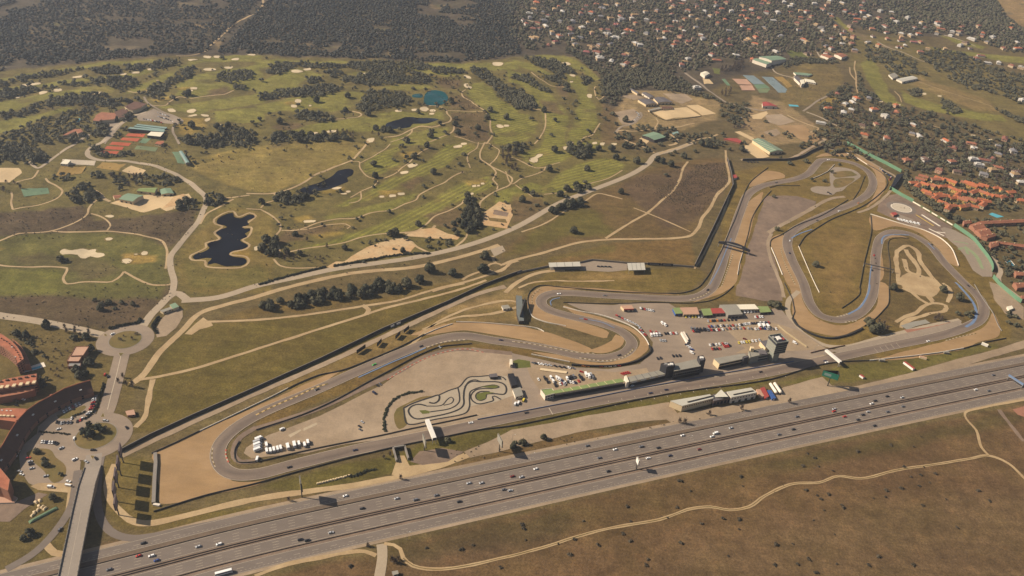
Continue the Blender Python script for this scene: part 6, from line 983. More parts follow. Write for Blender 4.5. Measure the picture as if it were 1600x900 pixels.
for i in range(4):
    a = Vector(L[(e + 1) % 4]).lerp(Vector(L[e]), (i + 1) / 5); b = Vector(L[(e + 2) % 4]).lerp(Vector(L[(e + 3) % 4]), (i + 1) / 5); mb = MB(); mb.bar((a.x, a.y, 7.25), (b.x, b.y, 7.25), .18); obj('roof_joint', mb.mesh('roof_joint', MT['dark_roof']), r)
r, L = bld('stair_tower', 'small white gabled stair block between the green and grey pit roofs', 'building', zz_(960, 540, 8, '125 382 150 372 185 450 150 462'), 8.5, MT['white_render'], MT['white_roof'])
DKB = M_('dark_cladding', (62, 62, 66), ((.3, .1),), rough=.5)
r, L = bld('stair_tower', 'left dark clad tower of the race control block with white roof units', 'tower', zz_(960, 540, 8, '580 230 735 206 758 250 655 268'), 17, DKB, MT['dark_roof'], par=.8); roof_box(r, 1, 4.5, -2, 1.5, 17.01, 18.8, MT['white_panel']); roof_box(r, -5, -2, -1.5, 1.5, 17.01, 18.2, MT['steel']); roof_box(r, -1.6, .2, -2, .4, 17.01, 17.9, MT['white_panel']); edge_boxes(r, L, left_edge(L), 1, 9, 1, 15.5, MT['white_render'], 'side_panel', .15)
r, L = bld('race_control', 'race control block with grey roof between two dark towers', 'building', zz_(960, 540, 8, '745 232 1050 163 1075 255 748 318'), 13, M_('control_glass', (92, 92, 88), ((.3, .06),), rough=.3), MT['grey_roof'], over=.6); e = near_edge(L); edge_boxes(r, L, e, 12, 2.6, 9.6, 12.2, MT['glass'], proud=.1); edge_boxes(r, L, e, 12, 2.6, 5.2, 7.6, MT['glass'], proud=.1); edge_boxes(r, L, e, 8, 6.4, .1, 4.4, MT['black'], 'dark_garage_opening', .1)  # lowest row: black slabs painted for the shade inside open garages
r, L = bld('stair_tower', 'right dark clad tower of the race control block', 'tower', zz_(960, 540, 8, '1040 138 1110 128 1140 182 1072 196'), 18, DKB, MT['dark_roof'], par=.8); roof_box(r, -2, 2, -1.5, 2, 18.01, 19.6, MT['white_panel'])
r, L = bld('media_centre', 'grey-roofed media block right of the dark towers', 'building', zz_(1100, 460, 8, '125 800 500 738 555 790 195 866'), 8.5, MT['cream_wall'], MT['grey_roof'], over=.4); e = near_edge(L); edge_boxes(r, L, e, 12, 3.4, 5.2, 7.6, MT['glass']); edge_boxes(r, L, e, 8, 5.6, .1, 4, MT['black'], 'dark_garage_opening')  # black slabs stand for the shaded inside of open bays
r, L = bld('stair_tower', 'short black clad block at the right end of the media building', 'tower', zz_(1100, 460, 8, '482 782 548 764 560 782 500 800'), 11, DKB, MT['dark_roof'], par=.4)
r, L = bld('podium_building', 'stepped grey block left of the control tower with small rooftop cube', 'building', zz_(1100, 460, 8, '560 710 735 676 810 742 690 765 580 790'), 10, M_('podium_wall', (150, 146, 132), ((.2, .08),)), MT['grey_roof'], par=.6); roof_box(r, -9, -5, 2, 6, 10.01, 15, MT['cream_wall'], 'rooftop_cube'); roof_box(r, 1, 10, -3, 5, 10.01, 11.6, MT['dark_roof'], 'rooftop_block'); e = near_edge(L); edge_boxes(r, L, e, 8, 2.2, 6, 8, MT['glass']); edge_boxes(r, L, e, 8, 2.2, 2, 4, MT['glass'])
r, L = bld('office_block', 'slate-roofed annex behind the control tower', 'building', zz_(1100, 460, 8, '700 585 790 570 850 640 770 665'), 7, MT['cream_wall'], MT['dark_roof'])
# control tower: shaft, flared cab, dark glazed band
cb = g1(1207.5, 564.5); ud = np.array([.937, .349]); rzt = math.atan2(ud[1], ud[0])
r = empty('control_tower', (cb[0], cb[1] + 3, 0), rzt, label='tall grey control tower with overhanging cab beside the pit lane', cat='tower'); tw = M_('tower_concrete', (138, 140, 128), ((.3, .08),))
mb = MB(); mb.box(-4, 4, -4.5, 4.5, -.5, 15); obj('shaft', mb.mesh('shaft', tw), r)
mb = MB(); mb.box(-8, 8, -8, 8, 15.0, 28.0); cab = obj('cab', mb.mesh('cab', tw), r)
for k in range(4):
    for y in (-8.1, 8.1): mb = MB(); mb.box(-7.6, 7.6, y - .05, y + .05, 16.2 + k * 3, 17.7 + k * 3); obj('window_band', mb.mesh('window_band', MT['glass']), cab)
    for x in (-8.1, 8.1): mb = MB(); mb.box(x - .05, x + .05, -7.6, 7.6, 16.2 + k * 3, 17.7 + k * 3); obj('window_band', mb.mesh('window_band', MT['grey_roof']), cab)
mb = MB(); mb.box(-8.3, 8.3, -8.3, 8.3, 28.003, 31.2); obj('glazed_crown', mb.mesh('glazed_crown', DKB), r)
mb = MB(); [mb.box(*q, 31.203, 32.2) for q in ((-8.3, 8.3, -8.3, -7.7), (-8.3, 8.3, 7.7, 8.3), (-8.3, -7.7, -7.69, 7.69), (7.7, 8.3, -7.69, 7.69))]; obj('parapet', mb.mesh('parapet', tw), r); roof_box(r, -3, 2, -3, 3, 31.21, 33, MT['white_panel']); roof_box(r, 3, 6, -4, 0, 31.21, 32.4, MT['red_roof']); roof_box(r, -6.5, -4, 1, 5, 31.21, 32.6, MT['steel'])
# roadside hospitality building
r, L = bld('hospitality_building', 'long white hospitality building by the motorway, left half', 'building', zz_(960, 540, 8, '700 690 1190 608 1240 655 850 752'), 8.5, MT['cream_wall'], MT['metal_roof'], over=.4); e = near_edge(L); edge_boxes(r, L, e, 1, 34, 8.6, 9.6, MT['dark_steel'], 'roof_clerestory', -2.6, 3.4, .25, 1.0); edge_boxes(r, L, e, 14, 1.4, 5, 6.4, MT['glass']); edge_boxes(r, L, left_edge(L), 1, 12, 1, 7.6, MT['white_render'], 'end_panel', .1)
r, L = bld('hospitality_building', 'white hospitality building by the motorway, right half', 'building', zz_(1020, 580, 6.43, '745 205 985 165 1045 212 790 262'), 9.0, MT['white_render'], MT['metal_roof'], over=.4); e = near_edge(L); edge_boxes(r, L, e, 1, 26, 9.1, 10.0, MT['dark_steel'], 'roof_clerestory', -2.6, 3.4, .1, .95); edge_boxes(r, L, e, 9, 1.5, 5.4, 7, MT['glass']); edge_boxes(r, L, e, 4, 3.4, .1, 3, MT['dark_steel'], 'door')
r, L = bld('entrance_block', 'dark glazed entrance block with peaked canopy between the two white halves', 'building', zz_(1020, 580, 6.43, '585 240 740 205 790 262 610 300'), 7.5, M_('entrance_wall', (110, 92, 82), ((.3, .1),)), MT['dark_roof']); mb = MB(); mb.add([(-9, -3, 7.6), (5, 2, 7.6), (1, 7, 11.5), (7, -4, 11)], [(0, 1, 3), (0, 3, 2), (0, 2, 1), (1, 2, 3)]); obj('canopy', mb.mesh('canopy', MT['metal_roof']), r); edge_boxes(r, L, near_edge(L), 5, 3, 1, 5, MT['glass'])
# stair on the left end, tanks on the right
for k, s in enumerate(('1180 118 1245 215', '1222 112 1290 212')):
    a, b = G(zz_(1020, 580, 6.43, s), 3.2); mid = (a + b) / 2; d = b - a; ln = np.linalg.norm(d); r = empty('tank_trailer', (mid[0], mid[1], 0), math.atan2(d[1], d[0]), label=('left' if k == 0 else 'right') + ' long white tank trailer beside the hospitality building', cat='trailer', group='white tank trailers')
    mb = MB(); n = 14
    V = []; F = []
    for x, rr in ((-ln / 2, .9), (-ln / 2 + .8, 1.75), (ln / 2 - .8, 1.75), (ln / 2, .9)): V += [(x, rr * math.cos(2 * math.pi * i / n), 2.6 + rr * math.sin(2 * math.pi * i / n)) for i in range(n)]
    for j in range(3): F += [(j * n + i, j * n + (i + 1) % n, (j + 1) * n + (i + 1) % n, (j + 1) * n + i) for i in range(n)]
    F += [tuple(range(n)), tuple(range(3 * n, 4 * n))]; mb.add(V, F); obj('tank', mb.mesh('tank', MT['white_paint']), r); mb = MB(); mb.box(-ln / 2, ln / 2, -1.1, 1.1, .55, .95); obj('chassis', mb.mesh('chassis', MT['dark_steel']), r)
    for x in (-ln * .38, -ln * .3, ln * .3):
        for y in (-1.0, 1.0): mb = MB(); mb.box(x - .45, x + .45, y - .15, y + .15, 0, .9); obj('wheel', mb.mesh('wheel', MT['rubber']), r)
for k, (s, m, hh, lb) in enumerate((('1080 170 1120 155 1170 250 1130 270', 'red_roof', 3, 'red and white container left of the tank trailers'), ('1150 190 1190 190 1240 270 1200 275', 'blue_wall', 3, 'blue container in front of the tank trailers'), ('1040 180 1080 180 1120 250 1085 255', 'tan_roof', 3, 'tan container right of the white hospitality building'))):
    r, L = bld('container', lb, 'container', zz_(1020, 580, 6.43, s), hh, MT[m], MT[m]); edge_boxes(r, L, near_edge(L), 1, 1.6, .2, 2.5, MT['white_panel'], 'door')
# paddock sheds
ZA = lambda s: zz_(960, 460, 8, s)
for s, h, wm, rm, lb, nd in (('80 140 215 135 240 178 120 182', 4.5, 'cream_wall', 'tan_roof', 'small red-fronted hospitality hut left of the paddock', 2), ('730 170 810 165 860 235 765 240', 4.5, 'blue_wall', 'olive_roof', 'blue paddock shed with moss green roof', 2), ('820 165 1030 160 1060 245 865 248', 4.5, 'cream_wall', 'tan_roof', 'tan-roofed open paddock shed', 5), ('1085 182 1200 175 1225 255 1120 262', 4, 'dark_wall', 'olive_roof', 'moss green shed left of the red roof', 2), ('1205 175 1350 170 1378 232 1228 238', 4.5, 'grey_wall', 'red_roof', 'plain red-roofed paddock shed', 3), ('1315 130 1520 125 1605 245 1425 255', 6, 'grey_wall', 'grey_roof', 'large grey twin-span paddock shed', 4), ('1515 128 1750 122 1805 182 1570 186', 5, 'cream_wall', 'white_roof', 'bright white paddock canopy', 5), ('1790 150 1920 150 1960 215 1830 225', 4, 'dark_wall', 'olive_roof', 'green paddock canopy by the big tree', 2)):
    r, L = bld('paddock_shed', lb, 'shed', ZA(s), h, MT[wm], MT[rm], over=.4); edge_boxes(r, L, near_edge(L), nd, 3.4, .1, 3, MT['dark_steel'], 'door')
    if 'red-fronted' in lb: edge_boxes(r, L, near_edge(L), 1, 13, 3.0, 4.6, MT['red_roof'], 'fascia', .8)
# covered stands
for q, lb in ((zz_(820, 380, 4.444, '165 135 382 128 388 160 170 165'), 'longer pale-roofed covered stand on the far track bank'), (zz_(820, 380, 4.444, '712 138 830 136 838 185 720 188'), 'shorter pale-roofed covered stand on the far track bank')):
    P = ccw(G(q, 6.5)); c = np.mean(P, 0); L = [(a[0] - c[0], a[1] - c[1]) for a in P]; r = empty('grandstand', (c[0], c[1], 0), label=lb, cat='grandstand'); mb = MB(); mb.prism(L, 6.2, 6.5, bottom=True); obj('roof', mb.mesh('roof', MT['metal_roof']), r); B = [(a * .92, b * .92) for a, b in L]
    f = far_edge(L); a, b = Vector(B[f]), Vector(B[(f + 1) % 4]); d = (b - a).normalized(); nn = Vector((d.y, -d.x)); 
    for k in range(5): q2 = [a - nn * (1 + k * 1.6), b - nn * (1 + k * 1.6), b - nn * (2.55 + k * 1.6), a - nn * (2.55 + k * 1.6)]; mb = MB(); mb.prism(ccw([tuple(x) for x in q2]), -.2, 3.2 - k * .6); obj('step', mb.mesh('step', MT['grey_wall']), r)
    for q2 in B: mb = MB(); mb.cyl(q2[0], q2[1], -.2, 6.2, .18); obj('post', mb.mesh('post', MT['steel']), r)
    for k in range(1, 4): e = near_edge(L); a, b = Vector(L[e]).lerp(Vector(L[(e + 1) % 4]), k / 4), Vector(L[(e + 3) % 4]).lerp(Vector(L[(e + 2) % 4]), k / 4); mb = MB(); mb.bar((a.x, a.y, 6.56), (b.x, b.y, 6.56), .12); obj('roof_joint', mb.mesh('roof_joint', MT['dark_steel']), r)
P = zz_(800, 450, 4, '25 45 62 50 75 205 45 205 30 160'); r, L = bld('grandstand', 'slanted dark grey grandstand above the first hairpin', 'grandstand', P, 5, MT['dark_wall'], M_('stand_seats', (112, 116, 112), ((.2, .08), (1.2, .1)))); roof_box(r, 3, 4, -18, 22, 5.01, 9, MT['dark_steel'], 'back_panel', -.12)
def banner_board(a, b, h0, h1, m, label, name='hoarding', strip_m=None):
    A, B = g1(*a), g1(*b); c = (A + B) / 2; d = B - A; ln = np.linalg.norm(d); r = empty(name, (c[0], c[1], float(hgt(*c))), math.atan2(d[1], d[0]), label=label, cat='hoarding'); mb = MB(); mb.box(-ln / 2, ln / 2, -.15, .15, h0, h1); obj('panel', mb.mesh('panel', m), r)
    if strip_m: mb = MB(); mb.box(-ln * .36, ln * .36, -.19, -.152, h0 + (h1 - h0) * .35, h0 + (h1 - h0) * .65); obj('lettering_band', mb.mesh('lettering_band', strip_m), r)
    for x in (-ln * .4, 0, ln * .4): mb = MB(); mb.cyl(x, .3, -.3, h1, .12); obj('post', mb.mesh('post', MT['dark_steel']), r)
banner_board((1012, 414.5), (1032, 415.5), .5, 4.6, MT['black'], 'left black hoarding with a pale band right of the small stand', strip_m=MT['steel']); banner_board((1033, 415.5), (1051, 416.5), .5, 4.6, MT['black'], 'right black hoarding with a pale band right of the small stand', strip_m=MT['steel']); banner_board((611, 512.5), (616, 510), .5, 3, MT['white_panel'], 'lower small white hoarding against the perimeter wall'); banner_board((620, 508.5), (626, 506), .5, 3, MT['white_panel'], 'upper small white hoarding against the perimeter wall')
for k, s in enumerate(('1240 395 1285 378', '1360 360 1395 335', '1470 318 1510 290', '1520 280 1560 258')):
    a, b = t(1, 2, {0: '630 415 685 378', 1: '757 372 785 340', 2: '872 325 902 293', 3: '925 285 957 258'}[k]); banner_board(a, b, 1.0, 6.0, MT['black'], f'dark tilted hoarding inside the perimeter wall, {ORDL[k]} from the left')
# ------------------------------------------------------------------ bridges and gantries
def gantry(a, b, h, th, dep, m, label, name='footbridge', posts=True, arch=False):
    A, B = G([a, b], h); c = (A + B) / 2; d = B - A; ln = np.linalg.norm(d); r = empty(name, (c[0], c[1], 0), math.atan2(d[1], d[0]), label=label, cat='bridge'); mb = MB()
    if arch:
        n = 14; V = []; F = []
        for i in range(n + 1):
            x = -ln / 2 + ln * i / n; zt = h + .8 + 4.6 * math.sin(math.pi * i / n); zb = h - 1.8 + 1.4 * math.sin(math.pi * i / n); V += [(x, -dep / 2, zb), (x, dep / 2, zb), (x, -dep / 2, zt), (x, dep / 2, zt)]
        for i in range(n): o = 4 * i; F += [(o, o + 4, o + 6, o + 2), (o + 1, o + 3, o + 7, o + 5), (o + 2, o + 6, o + 7, o + 3), (o, o + 1, o + 5, o + 4)]
        F += [(0, 2, 3, 1), (4 * n, 4 * n + 1, 4 * n + 3, 4 * n + 2)]; mb.add(V, F); obj('arch', mb.mesh('arch', m), r)
        mb = MB(); mb.box(-ln * .24, ln * .24, -dep / 2 - .06, -dep / 2 - .003, h + 1.6, h + 3.4); obj('lettering_band', mb.mesh('lettering_band', MT['steel']), r)
    else:
        mb.box(-ln / 2, ln / 2, -dep / 2, dep / 2, h - th, h - th + .4); obj('deck', mb.mesh('deck', MT['slab']), r)
        for y in (-dep / 2, dep / 2): mb = MB(); mb.box(-ln / 2, ln / 2, y - .08, y + .08, h - th + .403, h); obj('side_panel', mb.mesh('side_panel', m), r)
        mb = MB(); mb.box(-ln / 2, ln / 2, -dep / 2 + .1, dep / 2 - .1, h - .1, h + .02); obj('canopy', mb.mesh('canopy', m), r)
    for x in (-ln / 2 + .6, ln / 2 - .6):
        for y in (-dep / 2 + .3, dep / 2 - .3): mb = MB(); mb.cyl(x, y, -.3, h - th, .28); obj('post', mb.mesh('post', MT['steel']), r)
    return r
gantry((667.5, 655), (679, 684), 9, 3.6, 4, MT['white_panel'], 'white start gantry bridge over the main straight near the karting circuit', 'gantry'); gantry((1291, 546), (1314, 565), 8, 2.8, 3.4, MT['white_panel'], 'white covered footbridge over the far end of the main straight'); gantry((1123, 378), (1172, 392), 7.5, 3, 3.0, MT['black'], 'black arched footbridge over the back straight', arch=True); gantry((1350, 411), (1397, 421), 6, 1.0, 1.5, MT['dark_steel'], 'thin dark gantry over the downhill straight', 'gantry')
r = gantry((1577, 585), (1600, 600), 8, 2.6, 1.2, MT['blue_paint'], 'blue sign gantry over the motorway at the right edge', 'gantry')
# the dark bridge on the right boundary
r, L = bld('covered_bridge', 'dark covered crossing over the right boundary road', 'bridge', t(3, 1, '805 190 850 182 790 265 765 270'), 6, MT['black'], MT['black'])
# stone underpass
u0 = g1(624, 703); r = empty('underpass', (u0[0], u0[1], 0), .36, label='stone underpass mouth under the main straight', cat='underpass'); 
for k, (x0, x1) in enumerate(((-6.5, -5), (5, 6.5))): mb = MB(); mb.prism([(x0, -16), (x1, -16), (x1, 2), (x0, 2)], -.3, 3.4); obj('wing_wall', mb.mesh('wing_wall', MT['grey_wall']), r)
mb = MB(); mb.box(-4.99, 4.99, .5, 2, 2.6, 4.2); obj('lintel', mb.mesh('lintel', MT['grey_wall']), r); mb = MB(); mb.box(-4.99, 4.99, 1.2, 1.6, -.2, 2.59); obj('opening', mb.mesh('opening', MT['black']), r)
# motorway overpass
A0, A1 = G([(135, 757), (106, 900)], 7.5); d = (A1 - A0) / np.linalg.norm(A1 - A0); A2 = A1 + d * 160; c0 = A0 - d * 0; ramp0 = A0 - d * 30
LNb = np.linalg.norm(A2 - ramp0); r = empty('overpass', (ramp0[0], ramp0[1], 0), math.atan2(d[1], d[0]), label='pale concrete road overpass crossing the motorway', cat='bridge'); wB = 14.5
mb = MB(); V = []
for x, z in ((0, .3), (30, 6.2), (60, 7.3), (LNb, 7.6)): V += [(x, -wB / 2, z - 1.2), (x, wB / 2, z - 1.2), (x, -wB / 2, z), (x, wB / 2, z)]
V[0] = (0, -wB / 2, -.5); V[1] = (0, wB / 2, -.5); V[4] = (30, -wB / 2, -.5) ; V[5] = (30, wB / 2, -.5); F = []
for i in range(3): o = 4 * i; F += [(o, o + 4, o + 6, o + 2), (o + 1, o + 3, o + 7, o + 5), (o + 2, o + 6, o + 7, o + 3), (o, o + 1, o + 5, o + 4)]
mb.add(V, F); obj('deck', mb.mesh('deck', MT['slab']), r)
for y in (-wB / 2 + .25, wB / 2 - .25):
    mb = MB(); pts_ = [(0, .3), (30, 6.2), (60, 7.3), (LNb, 7.6)]
    for (xa, za), (xb, zb) in zip(pts_[:-1], pts_[1:]): mb.add([(xa, y - .2, za + .004), (xb, y - .2, zb + .004), (xb, y + .2, zb + .004), (xa, y + .2, za + .004), (xa, y - .2, za + 1.1), (xb, y - .2, zb + 1.1), (xb, y + .2, zb + 1.1), (xa, y + .2, za + 1.1)], [(0, 1, 5, 4), (2, 3, 7, 6), (4, 5, 6, 7)])
    obj('parapet', mb.mesh('parapet', MT['grey_wall']), r)
    mb = MB(); mb.box(.0, .22, -.12, .12, 0, 1.5); me_ = mb.mesh('railing_post', MT['steel'])
    for k in range(34): x = 8 + k * 5.0; obj('railing_post', me_, r, (x, y, float(np.interp(x, [0, 30, 60, LNb], [.3, 6.2, 7.3, 7.6])) + .9))
for y in (-.0,): mb = MB(); mb.add([(60, y - .12, 7.33), (LNb, y - .12, 7.63), (LNb, y + .12, 7.63), (60, y + .12, 7.33)], [(0, 1, 2, 3)]); obj('centre_line', mb.mesh('centre_line', MT['white_line']), r)
for x in (78, 112, 146):
    for y in (-3.5, 3.5): mb = MB(); mb.cyl(x, y, -.3, 6.1, .6, n=10); obj('pier', mb.mesh('pier', MT['grey_wall']), r)
strip('avenue', np.array([RB2 + (ramp0 - RB2) / np.linalg.norm(ramp0 - RB2) * 26, ramp0 + d * 3]), 14, MT['slab'], .24, world=True, smooth=False)
# ------------------------------------------------------------------ billboards and lamps
def billboard(base, z0, z1, w, dr, m, label, back=None):
    b = g1(*base); b2 = g1(base[0] + dr[0], base[1] + dr[1]); az = math.atan2(b2[1] - b[1], b2[0] - b[0]); r = empty('billboard', (b[0], b[1], 0), az, label=label, cat='billboard'); mb = MB(); mb.cyl(0, 0, -.3, z1 - 1, .55, .45, 10); obj('pole', mb.mesh('pole', MT['dark_steel']), r)
    mb = MB(); mb.box(-w / 2, w / 2, -.55, -.3, z0, z1); obj('panel', mb.mesh('panel', m), r); mb = MB(); mb.box(-w / 2, w / 2, .3, .55, z0, z1); obj('panel', mb.mesh('panel', back or m), r)
    pn = [o for o in r.children if o.name.startswith('panel')][0]; mb = MB(); mb.box(-w / 2 - .1, w / 2 + .1, -.297, .297, z0 + .2, z0 + .6); mb.box(-w / 2 - .1, w / 2 + .1, -.297, .297, z1 - .6, z1 - .2); mb.box(-w / 2, w / 2, -1.2, -.56, z0 - .4, z0 - .25); obj('frame', mb.mesh('frame', MT['dark_steel']), pn); return r
BP = M_('poster_grey', (150, 130, 128), ((.3, .1),))
for k, (x, y) in enumerate(((193, 723), (189.5, 743), (186, 762), (183.5, 784), (186, 805))): billboard((x, y), 12, 20.5, 12, (1.5, -13), BP, f'tall edge-on billboard left of the gravel trap, {ORDL[k]} from the top')
billboard((780, 705.3), 10.5, 19, 12, (-7.5, -14), MT['grey_roof'], 'tall edge-on billboard by the dirt road right of the start gantry'); billboard((472, 777), 12, 23, 10, (-1.5, -10), MT['grey_roof'], 'tall edge-on billboard beside the motorway near the left bend'); billboard((663, 704), 9, 17, 13, (-5, -16), MT['grey_roof'], 'edge-on billboard standing just below the start gantry'); billboard((994, 733), 8, 14, 6, (-4, -9), MT['white_panel'], 'white edge-on sign between the lower motorway and service road')
# green wedge billboard: height from the place of its shadow
best = None
for h in np.arange(6, 30, .5):
    b = g1(1299, 586, h); q = W2P([b[0] + h / math.tan(SUN_EL), b[1] - .02 * h, 0]); e_ = abs(q[0] - 1324)
    if best is None or e_ < best[0]: best = (e_, h, b)
_, hh, b = best; r = empty('billboard', (b[0], b[1], 0), label='green wedge-shaped billboard on a tall pole beside the motorway', cat='billboard'); mb = MB(); mb.cyl(0, 0, -.3, hh - 2, .7, .6, 10); obj('pole', mb.mesh('pole', MT['dark_steel']), r)
GP = M_('green_poster', (44, 120, 96), ((.3, .1),))
for nm, q, m in (('panel', [(-9, 3), (7, -4)], GP), ('panel', [(7.2, -4), (9, 4)], MT['black']), ('panel', [(-9, 3.4), (8.6, 4.2)], MT['black'])):  # right-hand panel is black: the shade on that face put into colour
    a, c = Vector((*q[0], 0)), Vector((*q[1], 0)); mb = MB(); dd = (c - a); mb.box(0, dd.length, -.15, .15, hh - 4, hh + 3.5, 0, Matrix.Translation(a) @ Matrix.Rotation(math.atan2(dd.y, dd.x), 4, 'Z')); obj(nm, mb.mesh(nm, m), r)
mb = MB(); mb.box(2, 9.5, -.19, -.155, hh - 2, hh + 1.4, 0, Matrix.Translation((-9, 3, 0)) @ Matrix.Rotation(math.atan2(-7, 16), 4, 'Z')); obj('lettering_band', mb.mesh('lettering_band', MT['teal_roof']), r)
for (a, b, w, h, m1, m2, lb) in (((1412, 568), (1427, 579), 3.2, 3, 'white_panel', 'red_roof', 'long white and red trailer on the grass by the motorway'), ((1343, 588), (1349, 592), 3, 2.6, 'white_panel', 'red_roof', 'short white and red cabin on the grass by the motorway'), ((1533, 538), (1543, 542), 3, 3, 'white_panel', 'white_roof', 'white container beyond the last white barrier'), ((1436, 559), (1447, 562), 3, 2.6, 'cream_wall', 'tan_roof', 'tan container below the white barrier'), ((1373, 564), (1382, 565), 3, 2.6, 'grey_wall', 'grey_roof', 'grey container at the left end of the white barrier'), ((1474, 552), (1482, 553), 3, 2.6, 'grey_wall', 'grey_roof', 'grey container behind the white barrier middle')):
    A, B = G([a, b]); d = B - A; ln = np.linalg.norm(d); c = (A + B) / 2; r = empty('container', (c[0], c[1], 0), math.atan2(d[1], d[0]), label=lb, cat='container'); mb = MB(); mb.box(-ln / 2, ln / 2, -w / 2, w / 2, .3, h); obj('body', mb.mesh('body', MT[m1]), r); mb = MB(); mb.box(-ln / 2, ln / 2, -w / 2 + .3, w / 2, h + .003, h + .25); obj('roof', mb.mesh('roof', MT[m2]), r); mb = MB(); mb.box(-ln / 2 + .8, ln / 2 - .8, -1, 1, 0, .297); obj('base', mb.mesh('base', MT['dark_steel']), r)
def lamp(px, h, label, arm=2.2, az=0):
    b = g1(*px); r = empty('street_lamp', (b[0], b[1], 0), az, label=label, cat='street lamp', group='motorway lamp posts'); mb = MB(); mb.cyl(0, 0, -.2, h, .14, .09, 6); obj('pole', mb.mesh('pole', MT['steel']), r); mb = MB(); mb.bar((0, 0, h), (arm, 0, h + .3), .08); obj('arm', mb.mesh('arm', MT['steel']), r); mb = MB(); mb.box(arm - .2, arm + .7, -.2, .2, h + .2, h + .42); obj('lamp_head', mb.mesh('lamp_head', MT['white_panel']), r)
for k, q in enumerate(((636, 844), (1334, 662), (1444, 640), (1145, 703), (1075, 693), (800, 692), (1272, 551), (830, 720))): lamp(q, 11, f'tall grey lamp post at the motorway and circuit, {ORDL[sorted([636, 1334, 1444, 1145, 1075, 800, 1272, 830]).index(q[0])]} from the left')
# ------------------------------------------------------------------ apartment blocks on the left
def dormers(r, pts, z, m, name='skylight', s=(1.6, 1.0, .5), rz=0):
    r = [o for o in r.children if o.name.startswith('roof')][0]
    mb = MB(); mb.box(-s[0] / 2, s[0] / 2, -s[1] / 2, s[1] / 2, 0, s[2]); me = mb.mesh(name, m)
    for q in pts: obj(name, me, r, (q[0], q[1], z), rz)
def bpx(P, h, c): return [(a[0] - c[0], a[1] - c[1]) for a in G(P, h)]
Z1 = lambda s: zz_(0, 500, 8, s)
r, L = bld('apartment_block', 'curved terracotta apartment block with a tiled crescent roof', 'building', Z1('-40 150 40 190 140 260 210 330 265 410 298 490 210 555 180 460 110 395 50 345 -40 300'), 14, MT['brick'], MT['terracotta'], over=.3, par=.6); c = np.array(r.location)[:2]
dormers(r, bpx(Z1('20 235 50 255 85 272 120 300 150 325 178 352 200 380 220 408 237 440 250 468 258 498'), 14, c), 14.01, MT['brown_tiles'], 'chimney', (1.0, 1.0, 1.2)); dormers(r, bpx(Z1('190 465 150 340'), 14, c), 14.01, MT['white_panel'])
for i in range(len(L)):
    if Vector(L[i]).length > 1: 
        for z in (1.5, 4.6, 7.7, 10.6): edge_boxes(r, L, i, 3, 1.5, z, z + 1.4, MT['glass'])
r, L = bld('apartment_block', 'brick wing wrapping the outside of the curved crescent block', 'building', Z1('150 240 200 270 270 340 325 420 360 500 380 560 300 560 300 490 265 405 212 325'), 8, MT['brick'], MT['old_tiles'], par=.8)
r, L = bld('apartment_block', 'straight terracotta apartment block with terraces and white awnings', 'building', Z1('-80 790 60 740 250 705 455 670 448 770 250 800 60 840 -80 870'), 13, MT['brick'], MT['terracotta'], over=.3); c = np.array(r.location)[:2]; dormers(r, bpx(Z1('10 775 90 755 170 745 250 735 330 720 410 705'), 13, c), 13.01, MT['brown_tiles'], 'dormer', (2.6, 2, 1.4), .2)
dormers(r, bpx(Z1('20 835 90 828 175 815 260 800 345 788 425 775'), 13, c), 11.6, MT['cream_wall'], 'awning', (3.2, 4.5, 1.6), .2); e = near_edge(L)
for z in (1.5, 4.8, 8.0): edge_boxes(r, L, e, 8, 2.2, z, z + 1.5, MT['glass']); edge_boxes(r, L, (e + 1) % len(L), 3, 2.2, z, z + 1.5, MT['glass'])
r, L = bld('terrace', 'lower brick terrace along the front of the straight terracotta block', 'building', Z1('-60 880 250 815 440 785 430 880 250 930 -60 985'), 7.5, MT['brick'], MT['old_tiles'], par=.9)
r, L = bld('brick_villa', 'flat-roofed brick villa left of the upper roundabout', 'house', Z1('945 335 1115 330 1040 445 880 450'), 7, MT['brick'], MT['tan_roof'], par=.5); r, L = bld('brick_villa', 'front wing of the flat-roofed brick villa', 'house', Z1('870 448 1030 445 985 518 835 518'), 6, MT['brick'], MT['tan_roof'], par=.4); edge_boxes(r, L, near_edge(L), 4, 1.6, 2, 4, MT['glass']); r, L = bld('brick_villa', 'glass-roofed porch of the brick villa', 'house', Z1('860 540 1010 530 1005 575 845 580'), 4, MT['brick'], MT['steel'], par=.3); edge_boxes(r, L, near_edge(L), 4, 1.4, .8, 2.6, MT['glass'])
# curved dark-roofed block, mono-pitch falling to the shaded side
CV = catmull(G(p('143 601 125 606 105 613 85 624 66 634 50 645 36 660 25 677 14 697 0 716 -22 745'), 12), step=9); NV = normals(CV); n = len(CV)
r = empty('apartment_block', (CV[n // 2][0], CV[n // 2][1], 0), label='long curved apartment block with dark shaded roof facing the car park', cat='building'); o0 = CV[n // 2]; I, O = CV + NV * 4.8 - o0, CV - NV * 4.8 - o0
if np.mean(I[:, 1] - I[:, 0]) < np.mean(O[:, 1] - O[:, 0]): I, O = O, I
def quadstrip(A, za, B, zb): return [(x, y, za) for x, y in A] + [(x, y, zb) for x, y in B], [(i, i + 1, n + i + 1, n + i) for i in range(n - 1)]
mb = MB(); mb.add(*quadstrip(I, -.3, I, 13.8)); mb.add(*quadstrip(O, -.3, O, 5.4)); mb.add([(*I[0], -.3), (*O[0], -.3), (*O[0], 5.4), (*I[0], 13.8)], [(0, 1, 2, 3)]); mb.add([(*I[-1], -.3), (*O[-1], -.3), (*O[-1], 5.4), (*I[-1], 13.8)], [(0, 1, 2, 3)]); obj('wall', mb.mesh('wall', MT['brick']), r)
